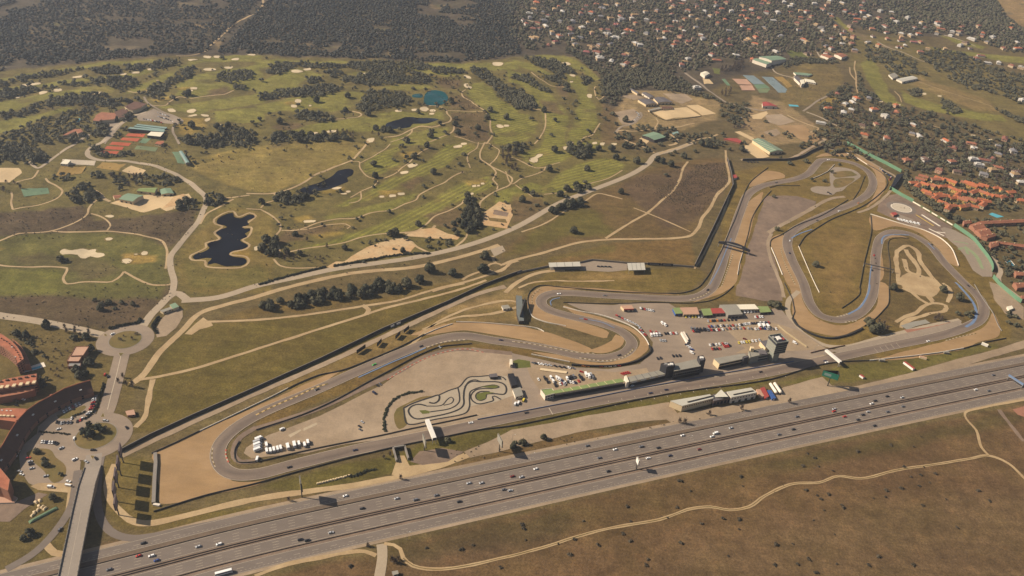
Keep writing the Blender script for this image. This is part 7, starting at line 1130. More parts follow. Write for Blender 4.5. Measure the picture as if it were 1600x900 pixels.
I2 = I + (I - O) * .03; O2 = O - (I - O) * .05; mb = MB(); mb.add(*quadstrip(I2, 13.95, O2, 5.2)); obj('roof', mb.mesh('roof', MT['brown_tiles']), r)
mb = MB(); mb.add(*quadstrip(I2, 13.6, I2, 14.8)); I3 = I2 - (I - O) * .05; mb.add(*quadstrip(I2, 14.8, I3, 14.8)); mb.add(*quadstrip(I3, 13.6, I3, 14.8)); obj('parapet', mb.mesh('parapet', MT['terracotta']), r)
for i in range(1, n - 1):
    d = O[i + 1] - O[i]; az = math.atan2(d[1], d[0])
    for z in (.9, 3.3): mb = MB(); mb.box(-1.3, 1.3, -.1, .1, 0, 1.6); obj('window', mb.mesh('window', MT['glass']), r, (O[i][0], O[i][1], z), az)
    if i % 2: q = I[i] * .45 + O[i] * .55; mb = MB(); mb.box(-1.1, 1.1, -.7, .7, 0, .7); obj('skylight', mb.mesh('skylight', MT['white_panel']), r, (q[0], q[1], 9.3), az)
    if i % 3 == 0: mb = MB(); mb.box(-.9, .9, -.9, .9, 0, 2.2); obj('chimney', mb.mesh('chimney', MT['terracotta']), r, (I3[i][0], I3[i][1], 13.4), az)
r, L = bld('apartment_block', 'terracotta apartment block at the left edge above the curved roof', 'building', zz_(0, 600, 8, '-120 320 100 300 330 310 270 400 190 470 -120 430'), 12, MT['brick'], MT['terracotta'], over=.2); c = np.array(r.location)[:2]; dormers(r, bpx(zz_(0, 600, 8, '10 405 55 405 105 408 160 410'), 12, c), 12.01, MT['cream_wall'], 'dormer', (2.6, 2, 1.4)); dormers(r, bpx(zz_(0, 600, 8, '25 330 85 335 135 335'), 12, c), 12.01, MT['white_panel'])
r, L = bld('apartment_block', 'tall terracotta corner block at the lower left edge', 'building', t(0, 3, '-80 220 0 225 62 300 50 370 0 345 -80 330'), 14, MT['brick'], MT['terracotta'], over=.2, par=.5); r, L = bld('terrace', 'pink paved terrace below the lower left corner block', 'terrace', t(0, 3, '-60 370 60 385 110 410 90 440 -60 445'), 1.2, MT['white_render'], MT['tan_roof'])
# gatehouse, club and riding buildings
def simple(name, label, q, h, wm, rm, cat='building', nw=4, nd=0, over=.3, par=0):
    r, L = bld(name, label, cat, q, h, MT[wm], MT[rm], over=over, par=par); e = near_edge(L)
    if nw: edge_boxes(r, L, e, nw, 1.6, h * .4, h * .4 + 1.3, MT['glass'])
    if nd: edge_boxes(r, L, e, nd, 3.2, .1, 2.8, MT['dark_steel'], 'door')
    return r, L
simple('gatehouse', 'small green-roofed gatehouse on the country road junction', t(0, 2, '1060 105 1095 92 1118 115 1080 130'), 4, 'cream_wall', 'green_roof', nw=2)
simple('gatehouse', 'grey flat canopy beside the green-roofed gatehouse', t(0, 2, '1000 140 1060 120 1075 130 1020 150'), 3.6, 'cream_wall', 'grey_roof', nw=2)
def hall(name, label, q, h, rise, wm, rm, cat='building', along=None, nd=0, bays=0):
    """pitched shed: traced eaves outline, ridge along its long axis"""
    P = ccw(G(q, h)); c = np.mean(P, 0); z = float(hgt(*c)); L = [Vector((a[0] - c[0], a[1] - c[1], 0)) for a in P]; r = empty(name, (c[0], c[1], z), label=label, cat=cat)
    k = 0 if (L[1] - L[0]).length + (L[3] - L[2]).length > (L[2] - L[1]).length + (L[0] - L[3]).length else 1
    A, B, Cc, D = [L[(k + i) % 4] for i in range(4)]; R0, R1 = (A + D) / 2, (B + Cc) / 2; up = Vector((0, 0, 1))
    mb = MB(); V = [v + up * zz for v in (A, B, Cc, D) for zz in (-.5, h)] + [R0 + up * (h + rise), R1 + up * (h + rise)]; mb.add(V, [(0, 2, 3, 1), (4, 6, 7, 5), (2, 4, 5, 9, 3), (6, 0, 1, 8, 7)]); obj('wall', mb.mesh('wall', MT[wm]), r)
    ex = 1.04; mb = MB(); t_ = .18
    for (a, b, r0, r1) in ((A, B, R0, R1), (Cc, D, R1, R0)):
        q4 = [a * ex + up * (h - .1), b * ex + up * (h - .1), r1 * ex + up * (h + rise + .02), r0 * ex + up * (h + rise + .02)]; mb.add(q4 + [v + up * t_ for v in q4], [(0, 3, 2, 1), (4, 5, 6, 7), (0, 1, 5, 4), (1, 2, 6, 5), (3, 0, 4, 7)])
    obj('roof', mb.mesh('roof', MT[rm]), r)
    for i in range(bays):
        u_ = (i + .5) / bays
        for (a, b, r0, r1) in ((A, B, R0, R1), (D, Cc, R0, R1)): s0 = a.lerp(b, u_) + up * (h + .16); s1 = r0.lerp(r1, u_) + up * (h + rise + .26); mb = MB(); mb.bar(s0, s1, .3); obj('roof_joint', mb.mesh('roof_joint', MT['white_roof']), [o for o in r.children if o.name.startswith('roof')][0])
    Ls = [(v.x, v.y) for v in L]
    if nd: edge_boxes(r, Ls, near_edge(Ls), nd, 3.2, .1, 2.8, MT['dark_steel'], 'door')
    return r
hall('maintenance_shed', 'large green-roofed maintenance shed on the pale yard', t(0, 1, '745 345 800 305 895 325 830 362'), 5, 1.6, 'cream_wall', 'green_roof', nd=3); hall('maintenance_shed', 'long pale green shed at the back of the maintenance yard', t(0, 1, '855 290 880 275 985 282 965 308'), 4, 1.2, 'cream_wall', 'olive_roof', nd=2); hall('maintenance_shed', 'pale green shed right of the long maintenance shed', t(0, 1, '995 285 1065 275 1085 305 1010 312'), 4, 1.2, 'cream_wall', 'green_roof', nd=2); hall('maintenance_shed', 'small brown-roofed shed left of the green maintenance shed', t(0, 1, '705 325 750 315 760 330 715 340'), 3.5, 1, 'cream_wall', 'old_tiles')
hall('driving_range_shelter', 'narrow pale shelter beside the putting green', t(0, 1, '1120 50 1140 48 1185 122 1162 124'), 3.5, .6, 'grey_wall', 'teal_roof')
for k, q in enumerate(('905 310 1240 338 1225 352 890 322', '880 335 1215 362 1200 378 865 350', '830 362 1220 382 1200 398 800 378')): r, L = bld('court_canopy', f'long teal canopy over the club courts, {("farthest", "middle", "nearest")[k]} of three', 'canopy', zz_(90, 150, 7.26, q), 6, MT['dark_wall'], MT['teal_roof'], over=.3)
simple('court_canopy', 'bright white square canopy beside the clay courts', zz_(90, 150, 7.26, '1060 404 1205 412 1165 465 1015 450'), 5, 'dark_wall', 'white_roof', 'canopy', 0); simple('pavilion', 'small terracotta-roofed pavilion right of the club courts', zz_(90, 150, 7.26, '1130 510 1200 508 1205 530 1165 552 1105 540'), 4, 'cream_wall', 'terracotta', nw=3)
for k, (q, h) in enumerate((('430 215 500 185 690 205 640 265 500 270', 6), ('640 190 740 130 800 160 760 230 690 240', 7), ('760 120 880 70 1010 85 940 130 850 160 800 150', 7), ('400 280 440 225 500 262 470 290', 5))): r, L = simple('golf_clubhouse', f'{("wide red", "central brown", "long brown", "small red")[k]}-tiled wing of the golf clubhouse', zz_(90, 150, 7.26, q), h, 'cream_wall', 'old_tiles' if k in (0, 3) else 'brown_tiles', nw=6)
for k, q in enumerate(('60 450 150 390 200 365 215 390 110 450', '190 370 260 370 290 410 230 430')): simple('golf_villa', f'{("long", "short")[k]} red-tiled villa below the clubhouse pool', zz_(90, 150, 7.26, q), 5, 'cream_wall', 'old_tiles', 'house', 4)
simple('pool_house', 'white terrace building beside the bowling green', zz_(90, 150, 7.26, '30 760 90 722 150 735 110 775'), 4, 'white_render', 'white_roof', nw=3)
hall('riding_stable', 'left grey-roofed stable beside the main riding arena', zz_(960, 130, 8, '295 205 440 192 530 255 395 265'), 5, 1.6, 'cream_wall', 'dark_roof', nd=4); hall('riding_stable', 'right grey-roofed stable beside the main riding arena', zz_(960, 130, 8, '490 185 620 178 725 238 545 245'), 5, 1.6, 'cream_wall', 'dark_roof', nd=4); hall('riding_stable', 'narrow stable at the back left of the riding centre', zz_(960, 130, 8, '195 78 220 70 310 120 285 130'), 4, 1.2, 'cream_wall', 'dark_roof'); hall('riding_stable', 'mid-sized stable behind the two big grey roofs', zz_(960, 130, 8, '345 120 400 112 500 160 440 172'), 4.5, 1.4, 'white_render', 'dark_roof', nd=2); simple('riding_stable', 'low dark stable row on the far edge of the main arena', zz_(960, 130, 8, '585 290 720 285 730 310 590 318'), 3.5, 'cream_wall', 'brown_tiles', nw=5); simple('riding_stable', 'low pale stable row left of the main arena', zz_(960, 130, 8, '420 330 560 300 585 318 440 345'), 3.2, 'cream_wall', 'grey_roof', nw=4)
hall('riding_hall', 'green-roofed hall among trees south of the riding arena', zz_(960, 130, 8, '350 650 490 608 640 670 500 708'), 6, 1.5, 'dark_wall', 'green_roof'); hall('riding_hall', 'long striped pale green riding hall by the top corner', zz_(1110, 150, 8, '525 550 660 540 905 680 745 700'), 6, 2.4, 'cream_wall', 'green_roof', bays=9, nd=3); simple('canopy', 'small turquoise canopy right of the green-roofed hall', zz_(960, 130, 8, '720 620 790 600 805 625 740 640'), 3, 'dark_wall', 'teal_roof', 'canopy', 0)
hall('sports_hall', 'front white span of the sports hall with green roof', zz_(1100, 60, 8, '608 265 680 245 850 300 780 335'), 8, 1.2, 'white_render', 'green_roof'); hall('sports_hall', 'rear long green-roofed span of the sports hall', zz_(1100, 60, 8, '690 235 900 205 1030 245 845 290'), 11, 1.8, 'white_render', 'green_roof'); hall('white_hall', 'small white hall left of the poplars', t(2, 0, '1178 455 1205 447 1235 460 1205 478'), 6, 1.4, 'white_render', 'white_roof')
hall('red_shed', 'long pink-red-roofed shed by the narrow pool', zz_(1110, 150, 8, '650 80 730 75 840 130 655 128'), 5, 1.4, 'white_render', 'red_roof', nd=2); hall('red_shed', 'low dark red stable row left of the striped riding hall', zz_(1110, 150, 8, '165 535 330 528 390 560 370 585 200 555'[:-8]), 3.5, .8, 'brick', 'red_roof'); hall('school_building', 'red-roofed building with white front near the football pitch', zz_(1100, 60, 8, '1460 205 1540 190 1640 225 1560 245'), 6, 1.4, 'white_render', 'old_tiles', nd=3); hall('school_building', 'second red-roofed building right of the football pitch', t(3, 0, '415 340 450 325 495 345 460 365'), 6, 1.4, 'white_render', 'old_tiles')
simple('tennis_club', 'white tennis club house with dark roof and terraces', zz_(1100, 60, 8, '1130 450 1180 470 1260 540 1200 560 1130 490'), 6, 'white_render', 'dark_roof', nw=5); simple('tennis_club', 'white cube annex of the tennis club house', zz_(1100, 60, 8, '1200 520 1250 510 1260 560 1220 570'), 8, 'white_render', 'white_roof', nw=2); simple('tennis_club', 'green-edged terrace building above the tennis club house', zz_(1100, 60, 8, '1120 420 1250 425 1360 440 1300 465 1150 450'), 4, 'white_render', 'green_roof', nw=4); simple('tennis_club', 'low white changing rooms right of the tennis club house', zz_(1100, 60, 8, '1260 495 1370 520 1400 560 1280 540'), 4, 'white_render', 'white_roof', nw=4)
hall('golf_pavilion', 'pale flat-roofed pavilion on the right golf course', t(3, 0, '805 492 900 475 935 490 840 510'), 5, .8, 'white_render', 'metal_roof', nd=3); simple('golf_pavilion', 'white workshop row left of the pale pavilion', t(3, 0, '755 465 790 455 815 475 780 490'), 4, 'white_render', 'grey_roof')
simple('kart_hut', 'dark kart hut at the top of the karting circuit', zz_(600, 560, 6.667, '1095 165 1170 155 1185 190 1110 195'), 3.5, 'dark_wall', 'dark_roof', nw=2); simple('kart_hut', 'tall white and black cabin beside the small green lawn', zz_(600, 560, 6.667, '1310 10 1335 8 1340 60 1315 62'), 5, 'white_render', 'white_roof', nw=2); simple('kart_hut', 'white truck workshop right of the karting circuit', zz_(600, 560, 6.667, '1290 160 1350 155 1395 270 1330 285'), 4, 'dark_wall', 'black', nw=2); simple('kart_hut', 'grey open workshop with white side right of the karting circuit', zz_(600, 560, 6.667, '1340 320 1420 300 1450 380 1370 400'), 4, 'white_render', 'grey_roof', nw=2)
sheet('lawn', zz_(600, 560, 6.667, '1340 30 1400 10 1520 30 1530 95 1380 105'), MT['lawn'], .28); simple('track_hut', 'grey hut beside the first hairpin service track', t(1, 2, '1535 110 1575 105 1590 125 1545 132'), 3, 'white_render', 'grey_roof', nw=2); simple('track_hut', 'red and white hut at the top of the dark straight wall', t(2, 1, '1375 195 1400 190 1408 208 1385 214'), 3.5, 'white_render', 'red_roof', nw=2); simple('track_hut', 'red shed beside the helipad', zz_(1370, 295, 15, '330 560 440 545 490 590 400 620'), 3.5, 'brick', 'red_roof', nw=2); simple('track_hut', 'white hut beside the lower yard at the right edge', zz_(1440, 340, 6, '800 835 845 825 860 850 820 865'), 3, 'white_render', 'white_roof', nw=2); simple('field_hut', 'small stone hut in the field right of the avenue', t(0, 2, '785 770 835 760 845 790 795 795'), 3, 'brick', 'tan_roof', nw=2); simple('field_hut', 'tiny dark hut at the bottom edge beside the field road', t(1, 3, '850 872 885 865 890 885 860 892'), 3, 'grey_wall', 'grey_roof', nw=1)
# ------------------------------------------------------------------ houses
WALLM, TILEM = M_obj('house_render', .9, .06), M_obj('house_tiles', .9, .16)
def house_proto(kind):
    r = bpy.data.objects.new('house', None); link(r); Lx, Ly, H, R = {'villa': (15, 11, 5.5, 2.6), 'long': (22, 10, 4.5, 2.2), 'tall': (12, 11, 7.5, 2.4), 'flat': (17, 11, 6, 0), 'ell': (17, 9, 5, 2.2), 'row': (17, 10, 6.0, 2.8)}[kind]; a, b = Lx / 2, Ly / 2
    mb = MB(); mb.box(-a, a, -b, b, -1.2, H); 
    if kind == 'ell': mb.box(a - 7, a - .02, -b - 7, -b - .003, -1.2, H - .6)
    wl = obj('wall', mb.mesh('wall', WALLM), r); mb = MB(); o = .6
    if R:
        k = a - b * .8 if kind != 'row' else a + .4; V = [(-a - o, -b - o, H - .2), (a + o, -b - o, H - .2), (a + o, b + o, H - .2), (-a - o, b + o, H - .2), (-k, 0, H + R), (k, 0, H + R)]
        mb.add(V, [(0, 1, 5, 4), (2, 3, 4, 5), (1, 2, 5), (3, 0, 4), (3, 2, 1, 0)])
        if kind == 'ell': V = [(a - 7.5, -b - 7.5, H - .75), (a + .5, -b - 7.5, H - .75), (a + .5, -b + .5, H - .75), (a - 7.5, -b + .5, H - .75), (a - 3.5, -b - 5, H + 1.1), (a - 3.5, -.5, H + 1.1)]; mb.add(V, [(0, 1, 4), (1, 2, 5, 4), (3, 0, 4, 5), (0, 3, 2, 1)])
    else: mb.box(-a - .2, a + .2, -b - .2, b + .2, H + .003, H + .5); mb.box(-a + 2, a - 7, -b + 2, b - 3, H + .503, H + 2.6)
    rf = obj('roof', mb.mesh('roof', TILEM), r); mb = MB(); mb.box(-.5, .5, -.4, .4, -1.5, 1.2); obj('chimney', mb.mesh('chimney', WALLM), rf, (a * .45, b * .3, H + R * .75 + .8))
    mb = MB(); mb.box(-.75, .75, -.06, .04, 0, 1.3); w = mb.mesh('window', MT['glass'])
    xs = [-a * .65, 0, a * .6] if kind != 'ell' else [-a * .65, -a * .15]
    for x in xs: obj('window', w, wl, (x, -b, H * .45))
    for y in (-b * .4, b * .4): obj('window', w, wl, (-a, y, H * .45), -math.pi / 2)
    mb = MB(); mb.box(-.55, .55, -.07, .04, 0, 2.1); obj('door', mb.mesh('door', MT['brown_tiles']), wl, (-a * .3, -b, 0)); return r
HP = {k: house_proto(k) for k in ('villa', 'long', 'tall', 'flat', 'ell', 'row')}; HUSED = set()
RC = {'t': (lin((160, 100, 72)), 'orange-tiled'), 'o': (lin((178, 102, 64)), 'bright orange-tiled'), 'r': (lin((138, 86, 68)), 'dull red-tiled'), 'b': (lin((104, 80, 68)), 'brown-roofed'), 'w': (lin((192, 186, 176)), 'white-roofed'), 'g': (lin((128, 124, 124)), 'grey-roofed'), 'p': (lin((156, 92, 88)), 'pink-roofed'), 'y': (lin((172, 140, 98)), 'sand-coloured')}
WC = {'w': lin((196, 188, 176)), 'c': lin((184, 162, 130)), 'y': lin((206, 164, 92)), 'k': lin((196, 156, 128))}
def house(px, kind, rc, wc, s=1.0, az=None, group=None, noun='house'):
    b = g1(*px); z = float(hgt(*b)); proto = HP[kind]; az = RNG.uniform(0, 6.28) if az is None else az
    if kind in HUSED: r = copy_tree(proto, (b[0], b[1], z), az)
    else: HUSED.add(kind); r = proto; r.location = (b[0], b[1], z); r.rotation_euler = (0, 0, az)
    r.scale = (s, s, s); j = RNG.uniform(.88, 1.12)
    for ch in list(r.children) + [q for x_ in r.children for q in x_.children]:
        nm = ch.name.split('.')[0]
        if nm in ('wall', 'chimney'): ch.color = tuple(min(.85, v * ALB) for v in WC[wc]) + (1,)
        elif nm == 'roof': ch.color = tuple(min(.85, v * ALB * j) for v in RC[rc][0]) + (1,)
    r['category'] = 'house'; r['group'] = group; size = {'villa': '', 'long': 'long ', 'tall': 'tall ', 'flat': 'flat-topped ', 'ell': 'L-shaped ', 'row': ''}[kind]; wl = {'w': 'white', 'c': 'cream', 'y': 'yellow', 'k': 'pinkish'}[wc]
    label_later(r, f'{size}{RC[rc][1]} {wl} {noun}', b)
# orange townhouses beside the circuit (8x enlargement at 1400,250)
for x, y, k, az in ((330, 225, 'row', -.5), (290, 260, 'row', -.5), (210, 300, 'row', .2), (260, 340, 'row', .9), (350, 320, 'row', -.9), (430, 340, 'row', -.9), (490, 345, 'row', -.8), (480, 260, 'row', .1), (530, 250, 'row', -.7), (640, 270, 'row', -.8), (690, 290, 'row', -.8), (590, 345, 'row', .3), (640, 340, 'row', .5), (690, 370, 'row', -.8), (750, 400, 'row', -.8), (800, 410, 'row', -.2), (760, 450, 'row', .9), (850, 300, 'row', -.7), (900, 310, 'row', -.6), (940, 340, 'row', -.6), (1010, 340, 'row', -.3), (1080, 340, 'row', -.6), (1000, 400, 'row', .4), (950, 420, 'row', .6), (1090, 430, 'row', -.8), (1150, 455, 'row', -.8), (1200, 465, 'row', -.2), (1240, 360, 'ell', .3), (370, 420, 'row', -.8), (400, 450, 'row', -.5), (510, 450, 'row', .4), (560, 470, 'row', .2), (480, 490, 'row', .8), (600, 460, 'row', -.4), (700, 490, 'row', .3), (760, 490, 'row', -.6), (820, 515, 'row', -.6), (570, 550, 'row', -.8), (630, 575, 'row', -.8), (690, 590, 'row', .3), (640, 620, 'row', .9), (880, 500, 'row', -.3), (930, 520, 'row', -.7), (1000, 525, 'row', .3), (1070, 520, 'row', -.4), (1110, 540, 'row', .2), (820, 600, 'row', .4), (880, 590, 'row', .5), (960, 600, 'row', -.4), (1070, 580, 'row', .8), (1350, 470, 'row', .4), (1420, 420, 'row', .3), (1310, 480, 'row', .7), (1400, 470, 'row', .4), (1540, 520, 'row', 0), (1590, 530, 'row', -.2)):
    house((1400 + x / 8, 250 + y / 8 + 1.5), k, 'o' if RNG.uniform() < .7 else 't', 'y' if RNG.uniform() < .6 else 'c', RNG.uniform(.82, 1.0), az, 'orange-tiled townhouses beside the circuit', 'townhouse')
for x, y, k, rc, wc, az in ((530, 160, 'tall', 'r', 'k', -.7), (760, 170, 'villa', 'b', 'c', -.3), (690, 40, 'villa', 't', 'w', .3), (1260, 110, 'long', 't', 'c', -.4), (1200, 140, 'villa', 'y', 'c', .2), (1030, 85, 'flat', 'w', 'w', -.2), (960, 15, 'flat', 'w', 'w', 0), (1100, 20, 'long', 'r', 'w', -.3), (1090, 200, 'villa', 'g', 'w', -.4), (1480, 200, 'villa', 'y', 'w', .2), (1550, 300, 'villa', 'w', 'c', 0), (1500, 170, 'villa', 'b', 'c', .3), (120, 20, 'villa', 't', 'k', .4)): house((1400 + x / 8, 250 + y / 8), k, rc, wc, 1.0, az, 'villas right of the circuit')
# tiled terraces at the right edge
def terrace(pts, label, h=5.5, nw=12):
    r = hall('terraced_houses', label, pts, h, 2.2, 'brick', 'old_tiles', 'houses'); w0, r0 = list(r.children)[:2]; P = ccw(G(pts, h)); L = [(a[0] - r.location[0], a[1] - r.location[1]) for a in P]; edge_boxes(r, L, near_edge(L), nw, 1.5, 3, 4.4, MT['glass']); edge_boxes(r, L, near_edge(L), max(2, nw // 2), 1.2, .1, 2.2, MT['brown_tiles'], 'door')
    for k in range(max(2, nw // 3)): u = (k + .5) / max(2, nw // 3); q = [sum(L[i][j] * wt for i, wt in zip(range(4), (1 - u, u, u, 1 - u))) / 2 for j in (0, 1)]; roof_box(r0, q[0] - .5, q[0] + .5, q[1] - .5, q[1] + .5, h + 1, h + 3.4, MT['cream_wall'], 'chimney')
terrace(zz_(1400, 250, 8, '1040 765 1680 735 1680 775 1090 800'), 'long salmon-tiled terrace under the pale blue pool'); terrace(zz_(1440, 340, 6, '390 30 450 25 470 50 400 60'), 'short tiled house left of the long salmon terrace', nw=3); terrace(zz_(1440, 340, 6, '450 70 540 40 600 90 500 110'), 'upper block of the stepped tiled terrace', nw=4); terrace(zz_(1440, 340, 6, '500 115 600 95 660 145 560 170'), 'middle block of the stepped tiled terrace', nw=4); terrace(zz_(1440, 340, 6, '560 172 660 150 700 170 620 195'), 'lower block of the stepped tiled terrace', nw=3); terrace(zz_(1440, 340, 6, '720 225 1100 270 1100 300 740 245'), 'thin tiled terrace above the dark courtyards'); terrace(zz_(1440, 340, 6, '640 230 710 220 725 260 650 285'), 'sand-toned corner house of the thin tiled terrace', nw=3); terrace(zz_(1440, 340, 6, '870 500 940 510 1000 545 890 540'), 'tiled house below the rectangular pool', nw=3); terrace(zz_(1440, 340, 6, '860 610 960 610 1060 640 900 660'), 'pink-tiled house near the lowest green wall', nw=4); terrace(zz_(1440, 340, 6, '930 730 1060 740 1060 770 940 760'), 'red-tiled house at the right edge by the green wall', nw=3)
def villas(s, c):
    for it in s.split(','):
        x, y, rc, k = it.split(); wc = 'w' if RNG.uniform() < .6 else 'c'; rc = {'k': 't', 'c': 'y'}.get(rc, rc); house(c(float(x), float(y)), {'v': 'villa', 'l': 'long', 't': 'tall', 'f': 'flat', 'e': 'ell'}[k], rc, wc, RNG.uniform(.85, 1.12), None, 'villas on the wooded slope', 'villa')
villas(V1, C1); villas(V2, C2); villas(V3, C3)
for q in HX: house(q, random.choice(('villa', 'long', 'tall', 'ell', 'villa')), random.choice('rrtbgyowr'), random.choice('wcck'), RNG.uniform(.8, 1.05), None, 'villas on the wooded slope', 'villa')
house((1088, 140), 'flat', 'w', 'w', 1.1, .3, 'villas on the wooded slope', 'villa')
# ------------------------------------------------------------------ vehicles
def hull(mb, secs, m):
    """lofted closed hull from rectangles (z, x0, x1, y)"""
    V = []; F = []
    for z, x0, x1, y in secs: V += [(x0, -y, z), (x1, -y, z), (x1, y, z), (x0, y, z)]
    for i in range(len(secs) - 1):
        for k in range(4): a = 4 * i + k; b = 4 * i + (k + 1) % 4; F.append((a, b, b + 4, a + 4))
    n = 4 * (len(secs) - 1); F += [(n, n + 1, n + 2, n + 3), (3, 2, 1, 0)]; mb.add(V, F, m)
SH = {'car': ([(.22, -2.05, 2.0, .80), (.55, -2.2, 2.2, .9), (.82, -2.15, 2.1, .88), (.95, -2.0, 1.2, .82)], [(.953, -1.9, 1.05, .80), (1.38, -1.45, .35, .64)], [(1.383, -1.45, .35, .65), (1.47, -1.35, .2, .58)]),
      'estate': ([(.22, -2.2, 2.1, .82), (.6, -2.35, 2.3, .92), (.9, -2.3, 2.2, .9), (1.02, -2.25, 1.3, .85)], [(1.023, -2.2, 1.15, .83), (1.5, -1.95, .4, .70)], [(1.503, -1.98, .4, .71), (1.6, -1.9, .25, .64)]),
      'van': ([(.25, -2.6, 2.5, .92), (.8, -2.7, 2.65, .98), (1.2, -2.7, 2.5, .98), (1.25, -2.7, 1.7, .97)], [(1.253, -2.68, 1.65, .96), (1.7, -2.66, 1.1, .9)], [(1.703, -2.68, 1.1, .92), (2.25, -2.6, .8, .84)]),
      'race': ([(.12, -2.1, 2.2, .82), (.45, -2.15, 2.2, .92), (.62, -2.1, 1.9, .9), (.7, -1.6, 1.0, .8)], [(.703, -1.2, .7, .62), (1.05, -.7, .1, .5)], [(1.053, -.7, .1, .5), (1.12, -.6, .05, .45)]),
      'home': ([(.4, -3.3, 3.2, 1.05), (.9, -3.4, 3.3, 1.1), (1.25, -3.4, 3.1, 1.1), (1.3, -3.4, 2.6, 1.1)], [(1.303, -3.38, 2.6, 1.08), (1.9, -3.36, 1.9, 1.06)], [(1.903, -3.4, 2.3, 1.1), (2.9, -3.35, 2.0, 1.06)]),
      'truck': ([(.5, -5.4, 5.4, 1.1), (1.0, -5.5, 5.5, 1.22), (1.6, -5.5, 5.5, 1.22)], [(1.603, -5.4, 5.45, 1.2), (2.2, -5.4, 5.3, 1.2)], [(2.203, -5.5, 3.6, 1.24), (3.7, -5.5, 3.5, 1.24)]),
      'coach': ([(.4, -6.2, 6.1, 1.15), (1.0, -6.3, 6.3, 1.25), (1.7, -6.3, 6.3, 1.25)], [(1.703, -6.25, 6.25, 1.22), (2.7, -6.2, 6.0, 1.18)], [(2.703, -6.25, 6.05, 1.2), (3.2, -6.1, 5.8, 1.05)])}
WX = {'car': (1.35, .78, .32), 'estate': (1.45, .8, .34), 'van': (1.7, .86, .36), 'race': (1.4, .82, .32), 'home': (2.1, .95, .38), 'truck': (3.9, 1.0, .5), 'coach': (3.8, 1.05, .5)}
VM = {}
for k, (a, b, c) in SH.items():
    mb = MB(); hull(mb, a, 0); body = mb.mesh('body', MT['car_paint']); mb = MB(); hull(mb, b, 0); gl = mb.mesh('window', MT['car_glass']); mb = MB(); hull(mb, c, 0)
    if k == 'race': mb.box(-2.15, -1.75, -.85, .85, .95, 1.02)
    roof = mb.mesh('roof', MT['car_paint']); x, y, rad = WX[k]; mb = MB(); n = 10; V = [(rad * math.cos(6.283 * i / n), s_ * .12, rad + rad * math.sin(6.283 * i / n)) for s_ in (-1, 1) for i in range(n)]; mb.add(V, [(i, (i + 1) % n, n + (i + 1) % n, n + i) for i in range(n)] + [tuple(range(n, 2 * n)), tuple(reversed(range(n)))]); wh = mb.mesh('wheel', MT['rubber'])
    one = MB(); hull(one, a, 0); hull(one, b, 1); hull(one, c, 0)
    for sx in (-x, x):
        for sy in (-y, y): one.add([(v[0] + sx, v[1] + sy, v[2]) for v in V], mb.F, 2)
    VM[k] = (body, gl, roof, wh, one.mesh(k if k != 'home' else 'motorhome', [MT['car_paint'], MT['car_glass'], MT['rubber']]))
VN = {'car': 'car', 'estate': 'car', 'van': 'van', 'race': 'race_car', 'home': 'motorhome', 'truck': 'lorry', 'coach': 'coach'}; VC = {'race_car': 'race car', 'motorhome': 'motorhome'}
CLR = {'w': ((.80, .78, .74), 'white'), 's': ((.42, .42, .42), 'silver'), 'g': ((.13, .13, .14), 'dark grey'), 'k': ((.02, .02, .024), 'black'), 'r': ((.42, .035, .025), 'red'), 'b': ((.03, .06, .22), 'blue'), 'n': ((.02, .025, .06), 'navy'), 'o': ((.6, .2, .03), 'orange'), 'y': ((.65, .5, .06), 'yellow'), 'e': ((.05, .32, .06), 'green'), 'm': ((.16, .02, .02), 'maroon')}
def vehicle(kind, c, xy, az, parts, z=0.0, group=None, label=None, scale=1.0):
    nm = VN[kind]; col = CLR[c][0] + (1,); body, gl, roof, wh, one = VM[kind]
    if parts:
        r = empty(nm, (xy[0], xy[1], z), az); r.scale = (scale,) * 3
        for n_, me in (('body', body), ('window', gl), ('roof', roof)): o = obj(n_, me, r); o.color = col
        x, y, _ = WX[kind]
        for sx in (-x, x):
            for sy in (-y, y): obj('wheel', wh, r, (sx, sy, 0))
    else: r = obj(nm, one, None, (xy[0], xy[1], z), az); r.color = col; r.scale = (scale,) * 3
    tag(r, label, VC.get(nm, nm), group); return r
